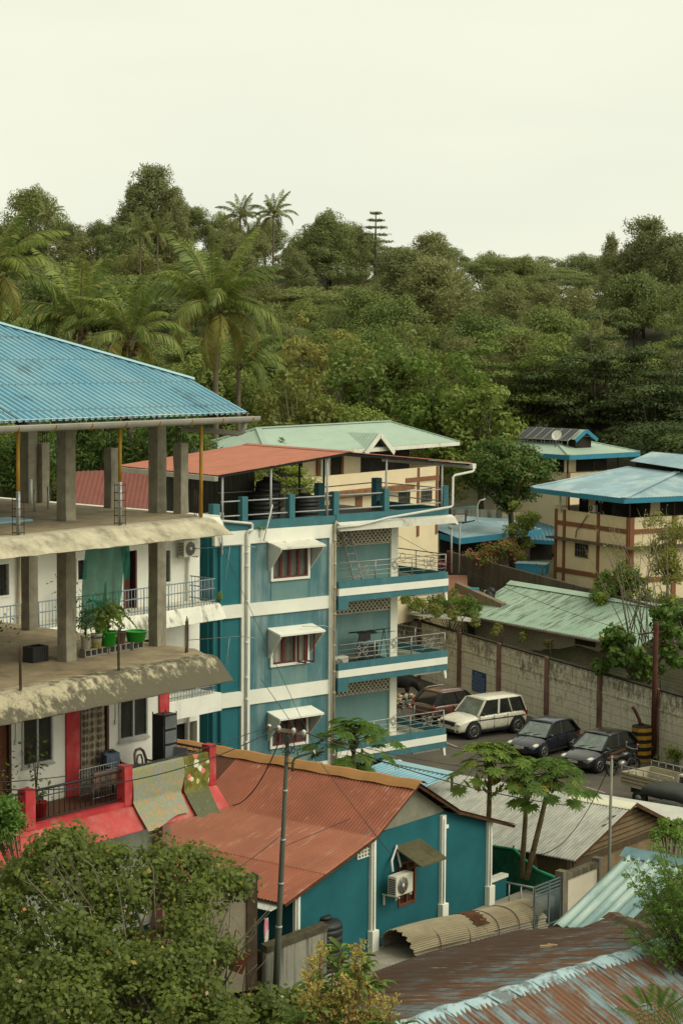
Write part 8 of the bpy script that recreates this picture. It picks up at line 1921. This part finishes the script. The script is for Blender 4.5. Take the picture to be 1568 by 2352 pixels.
blob_tree('side_shrub', 'light green leafy shrub at the left edge beside the red balcony', 'shrub', (-5.5, 37, 5), clumps_px([(0, 1870, 38), (25, 1885, 30), (-10, 1910, 35), (45, 1860, 14)], 26, 36.5, .4, .22, .9, 60), .085, 130, 'feather', .03, .45)
# mango tree with flower panicles at bottom centre
mg = thing('flowering_mango_tree', 'mango tree top with yellow flower panicles beside the rusty roof', 'tree', (-.2, 28.5, 3.6)); o_ = mg.location; rr_ = random.Random(17); V, T, P, PT = [], [], [], []
mb = MB()
def whorl(c, nlv, L, up):
    for k in range(nlv):
        a = rr_.uniform(0, 2 * PI); el = rr_.uniform(-.5, .6) + up; d = Vector((math.cos(a) * math.cos(el), math.sin(a) * math.cos(el), math.sin(el))); LL = L * rr_.uniform(.7, 1.2); s_ = d.cross(Vector((0, 0, 1))).normalized() * LL * .12
        p1 = c + d * LL * .5; p2 = c + d * LL * .8 - Vector((0, 0, LL * .12)); p3 = c + d * LL - Vector((0, 0, LL * .35)); tn = rr_.uniform(.1, 1)
        V.extend([c, p1 + s_, p2 + s_ * .8, p2 - s_ * .1, c, p2 - s_ * .1, p2 - s_ * .8, p1 - s_]); V.extend([p2 + s_ * .8, p3, p3, p2 - s_ * .8]); T.extend([tn] * 12)
for (u, v, n) in ((770, 2215, 1), (800, 2190, 1), (830, 2225, 1), (730, 2250, 1), (860, 2270, 1), (780, 2290, 2), (720, 2310, 2), (840, 2330, 2), (900, 2340, 1), (690, 2350, 1), (760, 2350, 2), (800, 2250, 2)):
    for k in range(n * 2):
        c = at(u + rr_.uniform(-22, 22), v + rr_.uniform(-12, 20), 28 + rr_.uniform(-.6, .8)) - o_; whorl(c, 12, .34, .05); mb.tube([c * .4, c * .8, c], [.04, .02, .008], 5)
for (u, v) in ((712, 2240), (735, 2210), (740, 2300), (790, 2280), (815, 2205), (820, 2260), (850, 2300), (870, 2335), (700, 2330), (770, 2320), (800, 2340), (895, 2325), (745, 2340), (715, 2275), (838, 2345)):
    c = at(u, v + 14, 27.6 + rr_.uniform(-.4, .4)) - o_; tip = c + Vector((rr_.uniform(-.08, .08), rr_.uniform(-.05, .05), .36)); mb.tube([c - Vector((0, 0, .15)), c, tip], [.012, .010, .004], 4)
    for k in range(26):
        f_ = rr_.random(); b = c.lerp(tip, f_); L = .24 * (1 - .7 * f_) * rr_.uniform(.6, 1.1); a = rr_.uniform(0, 2 * PI); e = b + Vector((math.cos(a) * L, math.sin(a) * L, L * .55)); mb.tube([b, e], [.005, .002], 3, False)
        for q in range(10): P.append(tuple(b.lerp(e, rr_.uniform(.3, 1.05)) + Vector((rr_.gauss(0, .012), rr_.gauss(0, .012), rr_.gauss(0, .012)))))
obj('leaves', quads('leaves', np.array([tuple(q) for q in V]), LM['mango'], np.array(T)), mg); mb.build('branches', wm('reddish_mango_twig', (.22, .12, .05, 1), .9, .3, 5), mg)
P = np.array(P); obj('panicles', leaf_mesh('panicles', P, rng.normal(0, 1, P.shape), .034, LM['panicle'], rng.uniform(0, 1, len(P)), .8), mg)
# feathery tree at right
ft = thing('feathery_tree', 'soft feathery bright green tree at the right edge over the teal roof', 'tree', (6.6, 38, 3.2)); o_ = ft.location; rr_ = random.Random(23); P, N, T = [], [], []; mb = MB()
for k in range(78):
    u = 1568 + 40 - abs(rr_.gauss(0, 95)); v = 2050 + rr_.gauss(0, 75) + (1568 - u) * .12
    if u < 1420 or v < 1930 or v > 2200: u, v = rr_.uniform(1480, 1600), rr_.uniform(2030, 2190)
    e = at(u, v, 39 + rr_.uniform(-1.2, 1.2)) - o_; b = Vector((.9, .2, 1.2)).lerp(e, .55) + Vector((0, 0, .2)); mb.tube([Vector((.8, 0, .5)), b, e], [.03, .014, .005], 4); tn = rr_.uniform(.1, .8)
    dd = (e - b).normalized()
    for j in range(9):
        f_ = j / 9; p = b.lerp(e, .35 + .65 * f_) ; side = dd.cross(Vector((0, 0, 1))).normalized() * (1 if j % 2 else -1); q = (side * .8 + dd * .6 + Vector((0, 0, -.35 + rr_.gauss(0, .15)))).normalized() * .34
        n = 34; t_ = rng.uniform(0.05, 1, n)[:, None]; P.append(np.array(p) + np.array(q) * t_ + rng.normal(0, .022, (n, 3))); N.append(rng.normal(0, .4, (n, 3)) + np.array([0, 0, 1])); T.append(np.clip(tn + rng.normal(0, .15, n), 0, 1))
P, N, T = map(np.concatenate, (P, N, T)); obj('leaves', leaf_mesh('leaves', P, N, .055, LM['feather'], T, .5), ft); mb.build('stems', M['bark'], ft)
fn2 = thing('fern_palm', 'few dark pinnate fronds over the rusty roof at the bottom right', 'plant', at(1500, 2420, 27)); P = []; T = []; o_ = fn2.location
for k in range(7):
    a = .3 + k * .42; e = Vector((math.cos(a) * .55, 0, math.sin(a) * .5 + .5)); m = e * .5 + Vector((0, 0, .25)); mb = MB(); pts = [Vector((0, 0, 0)), m * .6, m, e]; mb.tube(pts, .006, 4); mb.build('rachis', M['midrib'], fn2)
    for j in range(22):
        f_ = j / 21; p = Vector((0, 0, 0)).lerp(m, min(1, f_ * 2)) if f_ < .5 else m.lerp(e, (f_ - .5) * 2)
        for sg_ in (1, -1):
            q = Vector((sg_ * .10 * math.sin(a), -.03, -sg_ * .05 - .07)); w_ = e.normalized() * .014; P += [tuple(p - w_), tuple(p + q * .5 - w_), tuple(p + q * 1.3), tuple(p + q * .5 + w_)]; T += [rr_.uniform(0, .6)] * 4
obj('leaflets', quads('leaflets', np.array(P), LM['feather'], np.array(T)), fn2)
# small shrub by the fence at right, bushy
blob_tree('yellow_green_shrub', 'bright yellow green shrub in front of the picket fence', 'shrub', GP(1540, 1930, 57), clumps_px([(1540, 1905, 24), (1515, 1915, 14), (1560, 1920, 26)], 22, 57, .4, .2, .8, 61), .10, 80, 'feather', .03, .5)
# potted plants -------------------------------------------------------------------
def pot(F_, p, r, h, mat, label, plant=None, cat='potted plant', grp=None, ph=.5, lm='forest', leaf=.07, n=120, spread=.22):
    t = F_.thing('potted_plant' if plant else 'pot', label, cat, p, 0, grp)
    MB().lathe((0, 0, 0), [(r * .78, 0), (r, h * .96), (r * 1.06, h * .96), (r * 1.06, h), (r * .94, h), (r * .9, h * .85)], 18).build('pot', mat, t)
    if plant:
        C = rng.normal(0, 1, (n, 3)) * np.array([spread, spread, ph * .28]) + np.array([0, 0, h + ph * .55]); Nn = C - np.array([0, 0, h]); T = rng.uniform(0, .8, n)
        obj('leaves', leaf_mesh('leaves', C, Nn, leaf, LM[lm], T, .5), t); mb = MB()
        for k in range(7): a = k * .9; mb.tube([(0, 0, h * .8), (.04 * math.cos(a), .04 * math.sin(a), h + ph * .4), (spread * math.cos(a), spread * math.sin(a), h + ph * .8)], [.012, .008, .003], 4)
        mb.build('stems', M['bark'], t)
    return t
gp = pm('bright_green_plastic', (.02, .32, .025, 1), .4); wp = wm('white_bucket_plastic', (.6, .57, .5, 1), .6, .1, 3); dp = pm('dark_grey_pot', (.05, .05, .045, 1), .6); bp_ = wm('brown_pot', (.16, .12, .08, 1), .9)
BZ = S1 + .19
pot(CB, (-2.30, .10, BZ), .12, .32, wp, 'leafy plant in a tall white bucket at the left of the block row', True, ph=.75, n=260, spread=.24, leaf=.09)
yb2 = NT('printed_paint_bucket'); sx2 = yb2.n('ShaderNodeSeparateXYZ'); yb2.link(yb2.co, sx2.inputs[0]); c = yb2.mix(yb2.ramp(sx2.outputs['Z'], .13, .14), (.45, .36, .06, 1), (.55, .53, .45, 1)); c = yb2.mix(yb2.ramp(sx2.outputs['Z'], .22, .225), c, (.08, .10, .16, 1)); c = yb2.mix(yb2.ramp(sx2.outputs['Z'], .265, .27), c, (.55, .53, .45, 1)); c = yb2.mix(yb2.ramp(yb2.noise(14, 3), .5, .6, 0, .6), c, (.5, .48, .4, 1)); ybm = yb2.done(c, .6)
pot(CB, (-1.97, .08, BZ), .14, .33, ybm, 'yellow and white printed bucket with a small plant on the blocks', True, ph=.35, n=90, spread=.14)
pot(CB, (-1.58, .08, BZ), .21, .34, gp, 'bushy plant in a bright green tub on the block row', True, ph=.72, n=420, spread=.22, leaf=.085, lm='bright')
pot(CB, (-1.34, .5, BZ - .05), .17, .34, gp, 'second bright green tub standing behind the bushy plant', True, ph=.3, n=40, spread=.12)
pot(CB, (-1.16, .12, BZ), .15, .28, bp_, 'plain brown pot at the right end of the block row', True, ph=.25, n=40, spread=.12)
pot(CB, (-.66, .08, BZ), .26, .25, gp, 'low wide bright green tub alone on the right block', False, 'tub')
pot(CB, (-2.72, .22, S1), .17, .34, dp, 'dark grey pot on the slab behind the front column', True, ph=.3, n=60, spread=.16)
pot(CB, (-3.7, 1.9, S1), .16, .26, dp, 'grey pot with a scraggly plant behind the front column', True, ph=.75, n=230, spread=.28, leaf=.08)
cr = CB.thing('plastic_crate', 'black plastic crate on the concrete slab left of the front column', 'crate', (-3.72, .35, S1)); MB().box(0, .48, 0, .34, 0, .02).box(0, .48, 0, .02, .02, .36).box(0, .48, .32, .34, .02, .36).box(0, .02, .02, .32, .02, .36).box(.46, .48, .02, .32, .02, .36).build('box', M['black'], cr); mb = MB()
for k in range(7): mb.box(.03 + k * .065, .055 + k * .065, -.012, -.001, .03, .33)
mb.build('slats', M['grille'], cr)
bn = CB.thing('banana_plant', 'young banana plant with broad arching leaves among the pots', 'plant', (-1.42, .35, BZ)); V, T = [], []; MB().tube([(0, 0, 0), (0, 0, 1.0), (.02, 0, 1.45)], [.06, .05, .02], 8).build('stem', wm('yellow_green_stem', (.16, .19, .04, 1), .7), bn)
for (a, L, el, tn) in ((.1, .75, .35, .5), (2.9, .7, .25, .2), (1.6, .6, .6, .4), (3.7, .6, -.1, .1), (5.8, .8, .1, .3), (4.6, .65, .2, .3)):
    d = Vector((math.cos(a), math.sin(a), 0)); s_ = Vector((-math.sin(a), math.cos(a), 0)); b0 = Vector((0, 0, .85)); prev = None
    for j in range(7):
        f_ = j / 6; p = b0 + d * L * f_ + Vector((0, 0, L * (el * f_ * 1.6 - .8 * f_ * f_))); w_ = .15 * math.sin(PI * min(1, .12 + f_ * .86))
        cur_ = (p + s_ * w_ - Vector((0, 0, .04)), p, p - s_ * w_ - Vector((0, 0, .04)))
        if prev: V += [prev[0], cur_[0], cur_[1], prev[1], prev[1], cur_[1], cur_[2], prev[2]]; T += [tn] * 8
        prev = cur_
obj('leaves', quads('leaves', np.array([tuple(q) for q in V]), LM['mango'], np.array(T)), bn)
# green net hanging from the slab
t = NT('hanging_green_net'); c = t.mix(t.ramp(t.noise(3, 4), .35, .65), (.02, .17, .115, 1), (.03, .24, .17, 1)); sz_ = t.n('ShaderNodeSeparateXYZ'); t.link(t.co, sz_.inputs[0]); t.b.inputs['Alpha'].default_value = .90; M['net2'] = t.done(c, .8)
nt = drape(36, 30, lambda a, b: (lerp(-2.02, -.80, a) - .16 * b * (1 - a) + .02 * math.sin(b * 9) - .10 * (a > .8) * b * b, .35 + .05 * math.sin(a * 17 + b * 3) + .05 * math.sin(a * 7 - b * 5) * b, lerp(13.52, 11.15, b) + .16 * a * b - .05 * math.sin(a * 5) * b))
o = nt.build('hanging_net', M['net2'], None, 'torn green net hanging from the upper slab behind the banana plant', 'net'); o.location = CB.o; o.rotation_euler = (0, 0, CB.rz)
nt = drape(10, 24, lambda a, b: (-.84 + .16 * a + .14 * math.sin(b * PI * .9) * a, .34 + .06 * math.sin(b * 4 + a * 6), lerp(13.52, 12.2, b)))
o2 = nt.build('net_fold', M['net2'], o)
# plants and pots on the red balcony
rp2 = wm('red_plastic_pot', (.42, .03, .028, 1), .5, .15, 3)
for k, (x, lab) in enumerate(((-5.1, 'left red plastic pot behind the balcony railing'), (-4.75, 'right red plastic pot behind the balcony railing'))): pot(CB, (x, -.95, S0), .17, .42, rp2, lab, True, ph=.35, n=60, spread=.14)
pot(CB, (-4.15, -.2, S0), .16, .3, dp, 'climbing plant with broad leaves against the white wall below the left window', True, ph=1.5, n=75, spread=.13, leaf=.13)
pot(CB, (-5.0, -.1, S0), .16, .3, dp, 'wispy leafy plant beside the left balcony door', True, ph=1.1, n=80, spread=.18, leaf=.10)
# plants on the far balconies and terrace
pot(WB, (-6.3, .6, 8.75), .2, .35, dp, 'dark leafy plant behind the white building railing', True, ph=1.2, n=160, spread=.25, leaf=.12)
blob_tree('ledge_weed', 'small fern growing out of the end of the white balcony', 'plant', WB.w(.25, .1, 8.75), [(WB.w(.28, .0, 9.0), .16, .16, .2)], .1, 50, 'bright', .01)
blob_tree('drain_weed', 'little grass tuft on the top white band of the blue building', 'plant', TB.w(-3.5, -.02, 11.0), [(TB.w(-3.5, -.05, 11.05), .25, .08, .1)], .1, 40, 'bright', .01, limbs=False)
scene.render.engine = 'CYCLES'
scene.cycles.max_bounces = 6; scene.cycles.diffuse_bounces = 3; scene.cycles.glossy_bounces = 2; scene.cycles.transmission_bounces = 3; scene.cycles.transparent_max_bounces = 6
